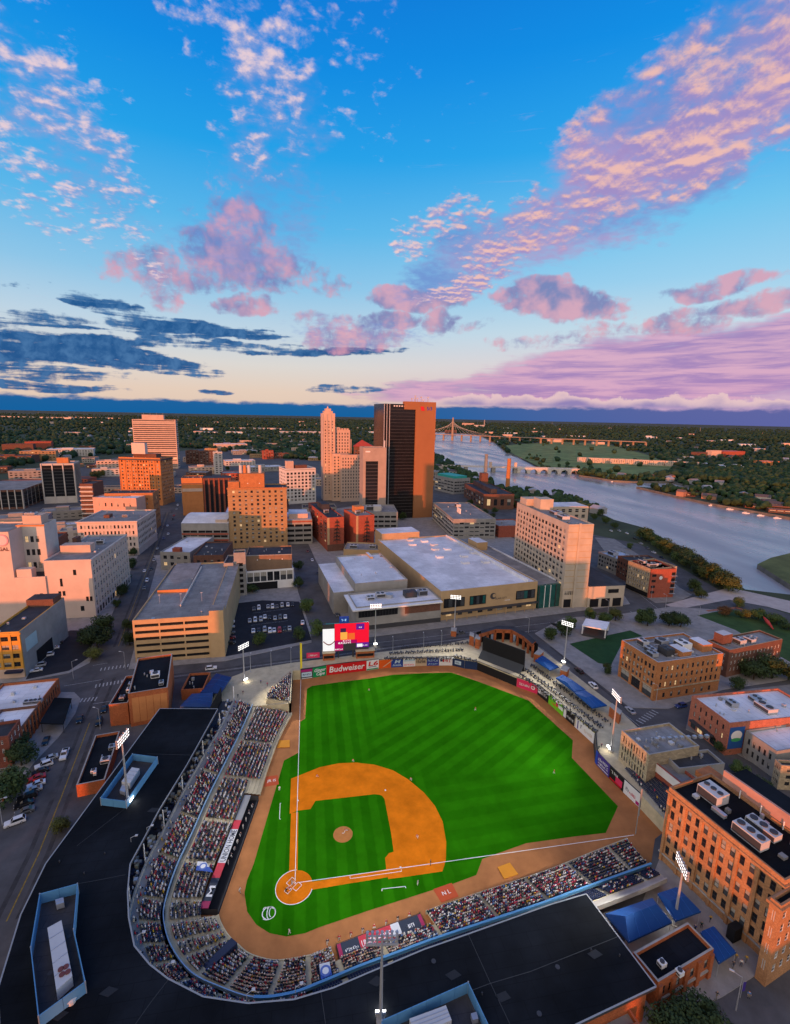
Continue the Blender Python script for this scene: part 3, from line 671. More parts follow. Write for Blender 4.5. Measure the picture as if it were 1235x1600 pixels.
def swirl(cx, cy, rx, ry, a0, a1, w, n=14):
    strip(lg, [(E0.x+cx+rx*math.cos(R(a0+(a1-a0)*i/n)), E0.y+cy+ry*math.sin(R(a0+(a1-a0)*i/n))) for i in range(n+1)], w, .045, K_CHALK)
swirl(0, 0, 1.55, 1.5, 20, 250, .22); swirl(.5, -.1, 1.0, 1.25, -70, 110, .22); swirl(.15, .0, .62, 1.5, 60, 260, .2); swirl(.75, .1, .7, 1.2, 100, 250, .2); swirl(-.2, -1.2, 1.0, .35, 180, 350, .2); swirl(-.9, 1.0, .5, .5, 0, 180, .2)
lg.build('grass_emblem', kind='structure')
for nm, (bx, by) in (('first_base', (27.25, .2)), ('second_base', (27.43, 27.43)), ('third_base', (.2, 27.25))):
    b = MB(); b.box(-.22, .22, -.22, .22, 0, .1, K_WHITE)
    b.build('base', None, (bx, by, .05), 0, label={'first_base': 'white square base bag on the foul line to the right of home plate', 'second_base': 'white square base bag at the far corner of the infield clay', 'third_base': 'white square base bag on the foul line running straight up from home plate'}[nm], cat='base bag')
# red-orange logo mats lying on the track
K_MATR = flat('track_mat_red', (.46, .075, .025), .95)
for l, wds, lab in (([(416, 1214), (434, 1211.5), (436, 1226), (413, 1230)], 'JR IS', 'dark orange printed mat lying on the clay track below third base seats'), ([(677, 1390), (706, 1380), (717, 1401), (690, 1411)], 'N L', 'dark orange printed mat on the clay track by the first base seats')):
    t0 = thing('track_mat', lab, 'mat'); pts = P2(l); c = sum(pts, Vector((0, 0)))/4
    b = MB(); b.prism(pts, .03, .06, K_MATR); t0.location = (0, 0, 0); b.build('mat_sheet', t0)
    u = pts[1]-pts[0]; text('lettering', wds, 1.5, K_CHALK, t0, (c.x, c.y, .08), (0, 0, math.atan2(u.y, u.x)))
for l, lab in (([(437, 1158), (453, 1157), (453, 1168), (433, 1169)], 'yellow tarpaulin laid on the clay beside the left field foul line'), ([(778, 1356), (797, 1349), (810, 1367), (788, 1374)], 'yellow tarpaulin laid on the clay beside the right field foul line')):
    b = MB(); b.prism(P2(l), .03, .22, flat('tarp_yellow', (.62, .24, .02), .9)); b.build('tarpaulin', label=lab, cat='tarpaulin')

# ------------------------------------------------------------------ grandstand
ORD = ['first', 'second', 'third', 'fourth', 'fifth', 'sixth', 'seventh', 'eighth', 'ninth', 'tenth', 'eleventh', 'twelfth', 'thirteenth', 'fourteenth', 'fifteenth', 'sixteenth', 'seventeenth', 'eighteenth', 'nineteenth', 'twentieth',
       'twenty-first', 'twenty-second', 'twenty-third', 'twenty-fourth', 'twenty-fifth', 'twenty-sixth', 'twenty-seventh', 'twenty-eighth', 'twenty-ninth', 'thirtieth', 'thirty-first', 'thirty-second', 'thirty-third', 'thirty-fourth', 'thirty-fifth', 'thirty-sixth', 'thirty-seventh', 'thirty-eighth', 'thirty-ninth', 'fortieth']
def catmull(pts, k=4):
    P = [Vector(p) for p in pts]; out = []
    for i in range(len(P)-1):
        p0, p1, p2, p3 = P[max(0, i-1)], P[i], P[i+1], P[min(len(P)-1, i+2)]
        for j in range(k):
            t = j/k
            out.append(.5*((2*p1)+(p2-p0)*t+(2*p0-5*p1+4*p2-p3)*t*t+(3*p1-p0-3*p2+p3)*t**3))
    out.append(P[-1]); return out
FS = catmull([f for f, b in ST]); BS = catmull([b for f, b in ST])
NS = len(FS)
def lerp(a, b, t): return a+(b-a)*t
def in_poly(x, y, P):
    c = False; n = len(P); j = n-1
    for i in range(n):
        if (P[i].y > y) != (P[j].y > y) and x < (P[j].x-P[i].x)*(y-P[i].y)/(P[j].y-P[i].y)+P[i].x: c = not c
        j = i
    return c
ZF, ZB, NROW = 1.0, 4.5, 12
stand = thing('grandstand', 'ballpark grandstand with packed seating bowl under a wide black roof', 'grandstand')
DUG = [(11.2, 26.5), (54.5, 64.6)]             # station spans (in quarter steps) where a dugout takes the front rows
def in_dug(i): return any(a <= i <= b for a, b in DUG)
def rowpt(i, t): return lerp(FS[i], BS[i], t)
# stepped concrete of the lower deck
tb = MB()
for i in range(NS-1):
    k0 = (4 if i < 40 else 6) if in_dug(i+.5) else 0
    for k in range(k0, NROW):
        t0, t1 = k/NROW, (k+1)/NROW; z = ZF+(ZB-ZF)*k/NROW; zn = ZF+(ZB-ZF)*(k+1)/NROW
        a, b, c, d = rowpt(i, t0), rowpt(i+1, t0), rowpt(i+1, t1), rowpt(i, t1)
        tb.face([(a.x, a.y, z), (b.x, b.y, z), (c.x, c.y, z), (d.x, d.y, z)][::-1] if (b-a).cross(d-a) < 0 else [(a.x, a.y, z), (b.x, b.y, z), (c.x, c.y, z), (d.x, d.y, z)], K_TAN)
        tb.face([(d.x, d.y, z), (c.x, c.y, z), (c.x, c.y, zn), (d.x, d.y, zn)], K_TAN)
tb.build('lower_terrace', stand)
K_PAD = flat('wall_padding_green', (.05, .06, .05), .8)
fw = MB()
for i in range(NS-1):
    if in_dug(i+.5):
        if fw.f: fw.build('front_wall', stand); fw = MB()
        continue
    a, b = FS[i], FS[i+1]; n = Vector((b.y-a.y, a.x-b.x)).normalized()*.25
    a2, b2 = a+n, b+n
    fw.face([(a.x, a.y, 0), (b.x, b.y, 0), (b.x, b.y, 1.15), (a.x, a.y, 1.15)], K_TAN); fw.face([(b2.x, b2.y, 0), (a2.x, a2.y, 0), (a2.x, a2.y, 1.15), (b2.x, b2.y, 1.15)], K_TAN)
    fw.face([(a.x, a.y, 1.15), (b.x, b.y, 1.15), (b2.x, b2.y, 1.15), (a2.x, a2.y, 1.15)], K_TAN)
fw.build('front_wall', stand)
# directions outwards at every station
OUT = [(b-f).normalized() for f, b in zip(FS, BS)]
def off(i, d): return BS[i]+OUT[i]*d
NUP = 6
ut = MB()
for i in range(NS-1):
    for (d0, d1, z0, z1, m) in [(0, .7, ZB, ZB, K_TAN)]+[(.7+.68*k, .7+.68*(k+1), 4.9+.42*k, 4.9+.42*(k+1), K_TAN) for k in range(NUP)]:
        a, b, c, d = off(i, d0), off(i+1, d0), off(i+1, d1), off(i, d1)
        ut.face([(a.x, a.y, z0), (b.x, b.y, z0), (c.x, c.y, z0), (d.x, d.y, z0)], m)
        ut.face([(d.x, d.y, z0), (c.x, c.y, z0), (c.x, c.y, z1), (d.x, d.y, z1)], m)
ut.build('upper_terrace', stand)
ZU = 4.9+.42*NUP
SUITE = []
cw = MB(); sb = MB()
for i in range(NS-1):
    for (d0, d1, z0, z1, m) in [(4.78, 6.4, ZU, ZU, K_CONC), (6.4, 6.41, ZU, ZU+1.1, K_CONC), (6.41, 6.75, ZU+1.1, ZU+1.1, K_CONC), (6.75, 6.76, ZU+1.1, ZU-.2, K_CONC)]:
        a, b, c, d = off(i, d0), off(i+1, d0), off(i+1, d1), off(i, d1)
        cw.face([(a.x, a.y, z0), (b.x, b.y, z0), (c.x, c.y, z1), (d.x, d.y, z1)], m)
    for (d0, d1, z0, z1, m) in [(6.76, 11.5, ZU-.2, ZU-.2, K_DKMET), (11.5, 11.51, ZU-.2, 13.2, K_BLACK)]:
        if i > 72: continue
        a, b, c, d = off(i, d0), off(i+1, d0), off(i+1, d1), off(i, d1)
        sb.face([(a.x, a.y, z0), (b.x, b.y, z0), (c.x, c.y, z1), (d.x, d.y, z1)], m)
cw.build('club_walkway', stand); sb.build('suite_level', stand)
for i in range(0, 73, 4):
    b = MB(); p = off(i, 7.0); b.cyl((p.x, p.y, ZU-.2), (p.x, p.y, 13.3), .16, .16, K_WHITE, 6); b.build('roof_column', stand)
fu = MB(); rs_ = random.Random(17)
for i in range(0, 73):
    for _ in range(7):
        k = min(NS-2, i); f = rs_.random(); p = lerp(off(k, 1), off(k+1, 1), f)+lerp(OUT[k], OUT[k+1], f)*rs_.uniform(6.0, 8.6); s_ = rs_.uniform(.2, .5); zz = ZU-.2+rs_.choice((.5, .9, 1.1))
        fu.box(p.x-s_, p.x+s_, p.y-s_, p.y+s_, ZU-.2, zz, rs_.choice((K_DKMET, K_STEEL, K_WHITE, K_TAN, K_NAVY)))
fu.build('suite_furniture', stand, kind='stuff')
for i in range(0, 72):
    for _ in range(2):
        f = rs_.random(); p = lerp(off(i, 1), off(i+1, 1), f)+OUT[i]*rs_.choice((4.2, 4.8, 6.4, 7.0)); SUITE.append((p.x, p.y, ZU-.2 if _ else ZU, math.atan2(OUT[i].y, OUT[i].x)-math.pi/2, 95, 20, 0))
# rails
def railing(name, idx, dist, z, m, parent, h=1.0, top=.10, panel=True, step=2):
    b = MB(); pts = [off(i, dist) for i in idx]
    for a, c in zip(pts[:-1], pts[1:]):
        u = (c-a).normalized(); n = Vector((-u.y, u.x))*top/2
        if panel: b.face([(a.x, a.y, z+.12), (c.x, c.y, z+.12), (c.x, c.y, z+h-.05), (a.x, a.y, z+h-.05)], m)
        for zz in (z+h,):
            q = [(a.x-n.x, a.y-n.y), (c.x-n.x, c.y-n.y), (c.x+n.x, c.y+n.y), (a.x+n.x, a.y+n.y)]
            b.face([(*p, zz) for p in q], m); b.face([(*p, zz-.08) for p in q][::-1], m)
            b.face([(*q[0], zz-.08), (*q[1], zz-.08), (*q[1], zz), (*q[0], zz)], m); b.face([(*q[2], zz-.08), (*q[3], zz-.08), (*q[3], zz), (*q[2], zz)], m)
    for p in pts[::step]: b.cyl((p.x, p.y, z), (p.x, p.y, z+h), .05, .05, m, 5)
    return b.build(name, parent)
railing('blue_railing', range(0, 45), .05, ZB, flat('railing_pale_blue', (.26, .40, .56), .5), stand, top=.2, h=1.1)
railing('blue_railing', range(44, NS), .05, ZB, K_BLUE, stand, top=.5, h=1.2)
# roof
RIN = [(-28, 58), (-32, 30), (-35, 14), (-37, -2), (-35.2, -9), (-33, -15), (-30, -21), (-26, -25), (-22, -28), (-15, -32), (-7, -34.3), (1, -35), (8, -34.3), (14, -33), (26, -30.5), (36, -29), (55, -26), (64, -25)]
ROUT = [(67, -43.5), (49, -46.5), (36, -52), (20, -60), (0, -66), (-25, -60), (-41, -44), (-48, -31), (-51.5, -25), (-55, -11), (-56, 1), (-48, 61)]
rf = MB(); rf.prism(RIN+ROUT, 13.2, 14.0, K_DKMET, K_ROOFB, bottom=True); roof = rf.build('roof', stand)
ed = MB(); K_EDGE = flat('roof_edge_metal', (.30, .31, .31), .5)
full = RIN+ROUT+[RIN[0]]
for a, b in zip(full[:-1], full[1:]):
    strip(ed, [a, b], .28, 14.05, K_EDGE)
ed.build('edge_flashing', roof)
K_SEAM = flat('roof_seam', (.052, .055, .058), .8)
for l in ([(196, 1367), (150, 1376), (111, 1383)], [(264, 1530), (236, 1566), (212, 1600)], [(501, 1545), (509, 1600)], [(732, 1460), (766, 1535), (797, 1600)], [(766, 1537), (830, 1518), (968, 1463)], [(230, 1178), (300, 1180)], [(120, 1322), (200, 1260)], [(700, 1562), (766, 1537)]):
    sm_ = MB(); strip(sm_, [p for p in px_poly(l, 14.03)], .10, 14.03, K_SEAM); sm_.build('seam', roof)
K_BRICK = mat('brick_orange', (.40, .115, .04), .9, .16, .25, kind='brick')
K_BRICKD = mat('brick_dark_red', (.20, .062, .04), .9, .2, .25, kind='brick')
wl = MB()
inset = [(p[0]*.985, p[1]*.985+.2) for p in ROUT]
for a, b in zip(inset[:-1], inset[1:]): wl.face([(a[0], a[1], S), (b[0], b[1], S), (b[0], b[1], 13.2), (a[0], a[1], 13.2)], K_BRICK)
a, b = (64, -25.6), inset[0]; wl.face([(a[0], a[1], S), (b[0], b[1], S), (b[0], b[1], 13.2), (a[0], a[1], 13.2)], K_BRICK)
wl.build('outer_wall', stand)
rr_ = random.Random(8)
for k in range(26):
    x, y = rr_.uniform(40, 240), rr_.uniform(1180, 1590)
    if k > 13: x, y = rr_.uniform(520, 980), rr_.uniform(1470, 1590)
    c = at(x, y, 14.02).to_2d()
    if not in_poly(c.x, c.y, [Vector(p) for p in RIN+ROUT]): continue
    b = MB(); a_ = rr_.uniform(0, 3)
    if k % 3 == 0: b.cyl((c.x, c.y, 14.02), (c.x, c.y, 14.5), .14, .14, K_DKMET, 6); b.build('vent_pipe', roof)
    elif k % 3 == 1: b.cyl((c.x, c.y, 14.02), (c.x, c.y, 14.05), .45, .45, K_DKMET, 10); b.build('roof_drain', roof)
    else: b.prism([(c.x+1.6*math.cos(a_+q), c.y+.9*math.sin(a_+q)) for q in (0, 1.6, 3.1, 4.7)], 14.01, 14.03, flat('roof_patch', (.022, .024, .028), .8)); b.build('roof_patch', roof)

# plant enclosures on the roof: panels of blue louvre screen round grey machines
def enclosure(pxs, hs, label):
    pts = [at(x, y, 14+hs).to_2d() for x, y in pxs]
    t = thing('plant_enclosure', label, 'roof enclosure', (pts[0].x, pts[0].y, 14.0))
    o = pts[0]; n = len(pts)
    fl = MB(); fl.prism([(p-o) for p in pts], .01, .03, K_ROOFD); fl.build('floor', t)
    for i in range(n):
        a, b = pts[i]-o, pts[(i+1) % n]-o; L = (b-a).length; k = max(1, round(L/3.0)); u = (b-a)/L; nn = Vector((-u.y, u.x))*.07
        for j in range(k):
            p, q = a+u*(L*j/k+.03), a+u*(L*(j+1)/k-.03); m = MB()
            m.prism([p-nn, q-nn, q+nn, p+nn], .15, hs, K_BLUE); m.build('screen_panel', t)
        m = MB(); m.cyl((a.x, a.y, .01), (a.x, a.y, hs+.15), .12, .12, K_STEEL, 6); m.build('corner_post', t)
    return t, o
def machine(t, o, pxs, z, h, m=K_LTMET, nm='air_handler', secs=4):
    """long cased air handler built along the quadrilateral seen from above"""
    q = [at(x, y, z+h).to_2d()-o for x, y in pxs]
    b = MB(); b.prism(q, .3, h, m); b.prism([lerp(q[0], q[2], .08), lerp(q[1], q[3], .08), lerp(q[2], q[0], .08), lerp(q[3], q[1], .08)], .03, .3, K_DKMET)
    for j in range(1, secs):
        t_ = j/secs; a, c = lerp(q[0], q[3], t_), lerp(q[1], q[2], t_); d = (q[3]-q[0]).normalized()*.06
        b.prism([a-d, c-d, c+d, a+d], h+.004, h+.06, K_STEEL)
    ob = b.build(nm, t); return ob, q
t, o = enclosure([(157, 1247), (197, 1252), (246, 1183), (207, 1178)], 2.3, 'blue louvred roof enclosure beside the pole on the left wing of the black roof')
machine(t, o, [(190, 1221), (203, 1224), (218, 1201), (206, 1199)], 14, 2.2); machine(t, o, [(187, 1235), (195, 1238), (200, 1228), (191, 1226)], 14, 1.4, K_STEEL, 'condenser', 2)
t, o = enclosure([(62, 1397), (121, 1381), (115, 1452), (133, 1534), (60, 1588), (48, 1480)], 2.6, 'large bent blue louvred enclosure at the lower left corner of the black roof')
machine(t, o, [(74, 1450), (96, 1438), (113, 1525), (88, 1548)], 14, 2.6, secs=5)
b = MB()
for k, (x, y) in enumerate(((95, 1515), (103, 1511), (97, 1523), (106, 1519))):
    c = at(x, y, 16.65)-Vector((o.x, o.y, 14)); b.cyl(c, c+Vector((0, 0, .14)), .48, .48, flat('fan_rust', (.16, .05, .045)), 10)
b.build('fans', t)
machine(t, o, [(86, 1406), (99, 1402), (100, 1410), (88, 1414)], 14, 1.6, K_STEEL, 'condenser', 2)
t, o = enclosure([(732, 1535), (772, 1620), (600, 1650), (597, 1595)], 2.6, 'blue louvred enclosure by the tall lamp pole at the bottom edge of the picture')
machine(t, o, [(640, 1592), (697, 1571), (706, 1594), (650, 1618)], 14, 2.4)
machine(t, o, [(736, 1584), (745, 1581), (748, 1592), (739, 1594)], 14, 1.3, K_STEEL, 'condenser', 1)
# drum vent on the roof
b = MB(); c = at(112, 1566, 14.0); b.cyl((0, 0, 0), (0, 0, .8), .7, .7, K_LTMET, 12); b.cyl((0, 0, .8), (0, 0, 1.1), .9, .4, K_LTMET, 12)
b.build('roof_vent', stand, (c.x, c.y, 14.0))
# light brackets along the inner roof edge and outer edge
for (x, y) in ((205, 1316), (230, 1300), (215, 1470), (260, 1518), (386, 1562), (462, 1552)):
    c = at(x, y, 14.05); b = MB(); b.cyl((0, 0, 0), (0, 0, 1.2), .06, .06, K_STEEL, 5); b.cyl((0, 0, 1.2), (1.0, .5, 1.3), .05, .05, K_STEEL, 5); b.box(.8, 1.4, .3, .8, 1.15, 1.3, K_LTMET)
    b.build('roof_light', stand, (c.x, c.y, 14.05))

# seats and spectators --------------------------------------------------------
AISLE = [0, 5.2, 9.6, 14.4, 19, 23.6, 27.5, 31, 33.6, 36.4, 40.6, 45.6, 50.4, 54.2, 59, 64.8, 69, 73.2, 77.3, 81.3, NS-1]
SKIN = [(.55, .33, .23), (.42, .24, .16), (.18, .09, .06), (.6, .38, .28)]
CLOTH = [(.02, .025, .05), (.02, .02, .025), (.30, .02, .03), (.62, .60, .58), (.03, .06, .22), (.05, .05, .06), (.12, .12, .13), (.45, .05, .10), (.02, .08, .07), (.5, .42, .30), (.07, .02, .05), (.5, .30, .02), (.10, .20, .42), (.70, .69, .68), (.03, .03, .06)]
HAIR = [(.04, .03, .02), (.14, .08, .04), (.38, .26, .13), (.72, .70, .68), (.42, .03, .03), (.03, .05, .18)]
TROU = [(.02, .025, .05), (.04, .05, .09), (.015, .015, .018), (.22, .19, .14)]
skm = [flat('skin_%d' % i, c, .6) for i, c in enumerate(SKIN)]; clm = [flat('cloth_%d' % i, c, .9) for i, c in enumerate(CLOTH)]
hrm = [flat('hair_or_cap_%d' % i, c, .8) for i, c in enumerate(HAIR)]; trm = [flat('trousers_%d' % i, c, .9) for i, c in enumerate(TROU)]
def seated(nseg=6):
    """one continuous seated figure facing -y: rings from the lap up to the head, thighs and shins drawn out of the front"""
    rings = [(.17, .15, .42, 0, 't'), (.20, .17, .52, .0, 'c'), (.19, .14, .72, .0, 'c'), (.24, .13, .92, .01, 'c'), (.20, .11, 1.02, .01, 'c'), (.07, .07, 1.06, 0, 's'), (.08, .10, 1.12, -.01, 's'), (.095, .115, 1.20, -.01, 's'), (.09, .11, 1.27, 0, 'h'), (.04, .05, 1.32, 0, 'h')]
    v, f, g = [], [], []
    for (rx, ry, z, oy, k) in rings:
        for j in range(nseg):
            t = 2*math.pi*(j+.5)/nseg; v.append((rx*math.cos(t), oy+ry*math.sin(t), z))
    for r in range(len(rings)-1):
        for j in range(nseg):
            q = (j+1) % nseg; f.append((r*nseg+j, r*nseg+q, (r+1)*nseg+q, (r+1)*nseg+j)); g.append(rings[r+1][4] if rings[r+1][4] != 's' or rings[r][4] == 's' else 's')
    f.append(tuple((len(rings)-1)*nseg+j for j in range(nseg))); g.append('h')
    for s in (-1, 1):                              # thigh and shin
        i = len(v); x = s*.1
        for (y, z, w, h) in ((0, .50, .085, .08), (-.42, .50, .07, .065), (-.45, .44, .06, .06), (-.42, .06, .045, .045)):
            v += [(x-w, y, z+h), (x+w, y, z+h), (x+w, y+(0 if z > .3 and y > -.44 else .1), z-h), (x-w, y+(0 if z > .3 and y > -.44 else .1), z-h)]
        for a in range(3):
            for j in range(4):
                q = (j+1) % 4; f.append((i+a*4+j, i+a*4+q, i+a*4+4+q, i+a*4+4+j)); g.append('t')
    for s in (-1, 1):                              # arms resting on the lap
        i = len(v)
        for (px_, py_, pz_, w) in ((s*.22, .0, .96, .055), (s*.27, -.08, .72, .05), (s*.14, -.34, .62, .04)):
            v += [(px_-w, py_, pz_-w), (px_+w, py_, pz_-w), (px_+w, py_, pz_+w), (px_-w, py_, pz_+w)]
        for a in range(2):
            for j in range(4):
                q = (j+1) % 4; f.append((i+a*4+j, i+a*4+q, i+a*4+4+q, i+a*4+4+j)); g.append('c' if a == 0 else 's')
    return v, f, g
SV, SF_, SG = seated(6)
def crude():                                       # a simpler body for the mass of the crowd
    v, f, g = [], [], []
    rings = [(.2, .2, .42, -.1, 't'), (.21, .16, .6, 0, 'c'), (.24, .14, .92, 0, 'c'), (.08, .08, 1.04, 0, 'c'), (.10, .12, 1.18, 0, 's'), (.06, .07, 1.30, 0, 'h')]
    for (rx, ry, z, oy, k) in rings:
        for j in range(5):
            t = 2*math.pi*(j+.5)/5; v.append((rx*math.cos(t), oy+ry*math.sin(t), z))
    for r in range(5):
        for j in range(5):
            q = (j+1) % 5; f.append((r*5+j, r*5+q, r*5+5+q, r*5+5+j)); g.append(rings[r+1][4])
    f.append(tuple(25+j for j in range(5))); g.append('h')
    v += [(-.18, -.05, .55), (.18, -.05, .55), (.16, -.5, .52), (-.16, -.5, .52), (.15, -.5, .05), (-.15, -.5, .05)]
    i = len(v)-6; f += [(i, i+3, i+2, i+1), (i+3, i+5, i+4, i+2)]; g += ['t', 't']
    return v, f, g
CV, CF, CG = crude()
PERS = list(SUITE)          # (x, y, z, facing angle, section, row, seat)
seat = MB()
def add_seat(x, y, z, a):
    c, s = math.cos(a), math.sin(a)
    def T(px_, py_, pz_): return (x+c*px_-s*py_, y+s*px_+c*py_, z+pz_)
    seat.face([T(-.23, .05, .42), T(-.23, -.38, .44), T(.23, -.38, .44), T(.23, .05, .42)][::-1], K_NAVY)
    seat.face([T(-.23, .08, .42), T(.23, .08, .42), T(.23, .16, .86), T(-.23, .16, .86)], K_NAVY)
    seat.face([T(-.23, .13, .42), T(.23, .13, .42), T(.23, .19, .86), T(-.23, .19, .86)][::-1], K_NAVY)
rnd = random.Random(5)
def fill(ptfun, row, z, sec, occ, i0, i1, trim=.42):
    """seats along one row between two aisles"""
    pts = []; i = i0
    while i < i1: pts.append(i); i = math.floor(i)+1
    pts.append(i1)
    def pf(i):
        k = min(NS-2, int(i)); return lerp(ptfun(k), ptfun(k+1), i-k)
    P = [pf(i) for i in pts]
    L = sum((b-a).length for a, b in zip(P[:-1], P[1:])); n = int((L-2*trim)/.57)
    if n < 1: return
    for s in range(n):
        d = trim+(L-2*trim-n*.57)/2+.57*(s+.5)
        for a, b, ia, ib in zip(P[:-1], P[1:], pts[:-1], pts[1:]):
            l = (b-a).length
            if d <= l+1e-6:
                p = lerp(a, b, d/l); ii = min(NS-1, round(lerp(ia, ib, d/l))); break
            d -= l
        o_ = OUT[ii]; ang = math.atan2(o_.y, o_.x)-math.pi/2
        q = p+o_*.12
        add_seat(q.x, q.y, z, ang)
        if rnd.random() < occ: PERS.append((q.x-o_.x*.02, q.y-o_.y*.02, z, ang+rnd.uniform(-.25, .25), sec, row, s))
for sec, (a, b) in enumerate(zip(AISLE[:-1], AISLE[1:])):
    dug = in_dug((a+b)/2)
    occ = .92 if sec < 18 else .5
    for k in range((4 if sec < 8 else 6) if dug else 1, NROW-1):
        fill(lambda i, k=k: rowpt(i, (k+.35)/NROW), k, ZF+(ZB-ZF)*k/NROW, sec, occ*(rnd.uniform(.85, 1.12)), a, b)
    for k in range(NUP):
        if sec < 18: fill(lambda i, k=k: off(i, .7+.68*(k+.35)), 20+k, 4.9+.42*k, sec, .75*rnd.uniform(.7, 1.2), a, b)
        else: fill(lambda i, k=k: off(i, .7+.68*(k+.35)), 20+k, 4.9+.42*k, sec, .3, a, b)
# left field corner block, rows facing the plate
def side_block(x0, dxr, y0, y1f, rows, z0, dz, face, occ, sec):
    for k in range(rows):
        x = x0+dxr*k; y = y0(k)
        while y < y1f(k):
            add_seat(x, y, z0+dz*k, face)
            if rnd.random() < occ: PERS.append((x, y, z0+dz*k, face+rnd.uniform(-.3, .3), sec, k, int(y)))
            y += .56
lfb = MB()
for k in range(11): lfb.box(-4.2-.8*(k+1), -4.2-.8*k, 74, 96-k*1.7, S-.4, 3.6+.2*k+.9, K_TAN)
lfb.box(-4.2, -3.5, 73, 98.2, 0, 4.9, K_TAN)
lfb.build('corner_terrace', stand)
side_block(-4.6, -.8, lambda k: 74.5, lambda k: 95.4-k*1.7, 11, 4.5, .2, math.pi/2, .6, 90)
# right field block by the mill, rows facing left
rfb = MB()
for k in range(9): rfb.box(105.6+.85*k, 105.6+.85*(k+1), -8+k*1.2, 20-k*.5, S-.2, 4.7+.38*k, K_CONC)
rfb.build('right_field_terrace', stand)
side_block(106.0, .85, lambda k: -7.5+k*1.2, lambda k: 19.5-k*.5, 9, 4.7, .38, -math.pi/2, .12, 91)
seat.build('seats', stand, kind='stuff')
# nearest 300 spectators as people of their own, the others as one crowd
BAN = [[at(x, y, z).to_2d() for x, y in q] for q, z in (([(307, 1343), (324, 1344), (336, 1366), (303, 1363)], 4.0), ([(497, 1504), (517, 1500), (523, 1530), (499, 1536)], 4.3), ([(362, 1466), (371, 1474), (317, 1524), (307, 1519)], 3.5))]
PERS = [p for p in PERS if not any(in_poly(p[0], p[1], q) for q in BAN)]
PERS = [p for p in PERS if not (p[5] >= 20 and p[4] >= 12 and p[4] < 18)]
def hiddenkey(p): return (Vector(p[:3])-CAM).length
order = sorted([p for p in PERS if (p[5] < 20 or p[4] < 9) and p[4] < 50], key=hiddenkey)
near = set(id(p) for p in order[:300])
cname = ['navy', 'black', 'red', 'pale grey', 'blue', 'charcoal', 'mid grey', 'crimson', 'dark teal', 'tan', 'plum', 'yellow', 'light blue', 'white', 'dark blue']
hname = ['black hair', 'brown hair', 'fair hair', 'white cap', 'red cap', 'navy cap']
SECN = {}
pm = {}
def person_mesh(ci, hi, si, ti):
    k = (ci, hi, si, ti)
    if k in pm: return pm[k]
    me = bpy.data.meshes.new('person'); me.from_pydata(SV, [], SF_)
    for m in (clm[ci], hrm[hi], skm[si], trm[ti]): me.materials.append(m)
    ix = {'c': 0, 'h': 1, 's': 2, 't': 3}; me.polygons.foreach_set('material_index', [ix[g] for g in SG]); me.update(); pm[k] = me
    return me
def secname(s, row):
    if s <= 2: return ORD[s]+' block under left roof end'
    if s <= 5: return ORD[s-3]+' block beside third base dugout'
    if s <= 7: return ORD[s-6]+' block below third base dugout'
    if s <= 12: return ORD[s-8]+' block behind home plate'
    if s <= 14: return ORD[s-13]+' block behind first base dugout'
    return ORD[s-15]+' block toward right field'
CW = [0, 1, 2, 2, 3, 3, 3, 4, 5, 6, 7, 7, 8, 9, 9, 10, 11, 12, 12, 13, 13, 13, 13, 14, 2, 3]
cv, cf, cm = [], [], []
crowd_m = clm+hrm+skm+trm
offs = {'c': 0, 'h': len(clm), 's': len(clm)+len(hrm), 't': len(clm)+len(hrm)+len(skm)}
for p in PERS:
    x, y, z, a, sec, row, st_ = p
    ci, hi, si, ti = rnd.choice(CW), rnd.randrange(len(hrm)), rnd.choice((0, 0, 1, 2, 3, 3)), rnd.randrange(len(trm))
    if id(p) in near:
        lab = '%s top, %s, %s seat of %s row, %s' % (cname[ci], hname[hi], ORD[min(39, st_)], (ORD[row] if row < 20 else 'upper '+ORD[row-20]), secname(sec, row))
        link('person', person_mesh(ci, hi, si, ti), None, (x, y, z), a, lab, 'spectator', 'spectators seated in the grandstand')
    else:
        i = len(cv); c, s = math.cos(a), math.sin(a); sc_ = rnd.uniform(.98, 1.14)
        cv += [(x+1.12*(c*q[0]-s*q[1]), y+1.12*(s*q[0]+c*q[1]), z+q[2]*sc_) for q in CV]
        cf += [tuple(i+j for j in f) for f in CF]
        mi = {'c': offs['c']+ci, 'h': offs['h']+hi, 's': offs['s']+si, 't': offs['t']+ti}; cm += [mi[g] for g in CG]
me = bpy.data.meshes.new('crowd'); me.from_pydata(cv, [], cf)
for m in crowd_m: me.materials.append(m)
me.polygons.foreach_set('material_index', cm); me.update()
link('crowd', me, None, label='packed crowd of seated spectators filling the stands round the field', cat='crowd', kind='stuff')

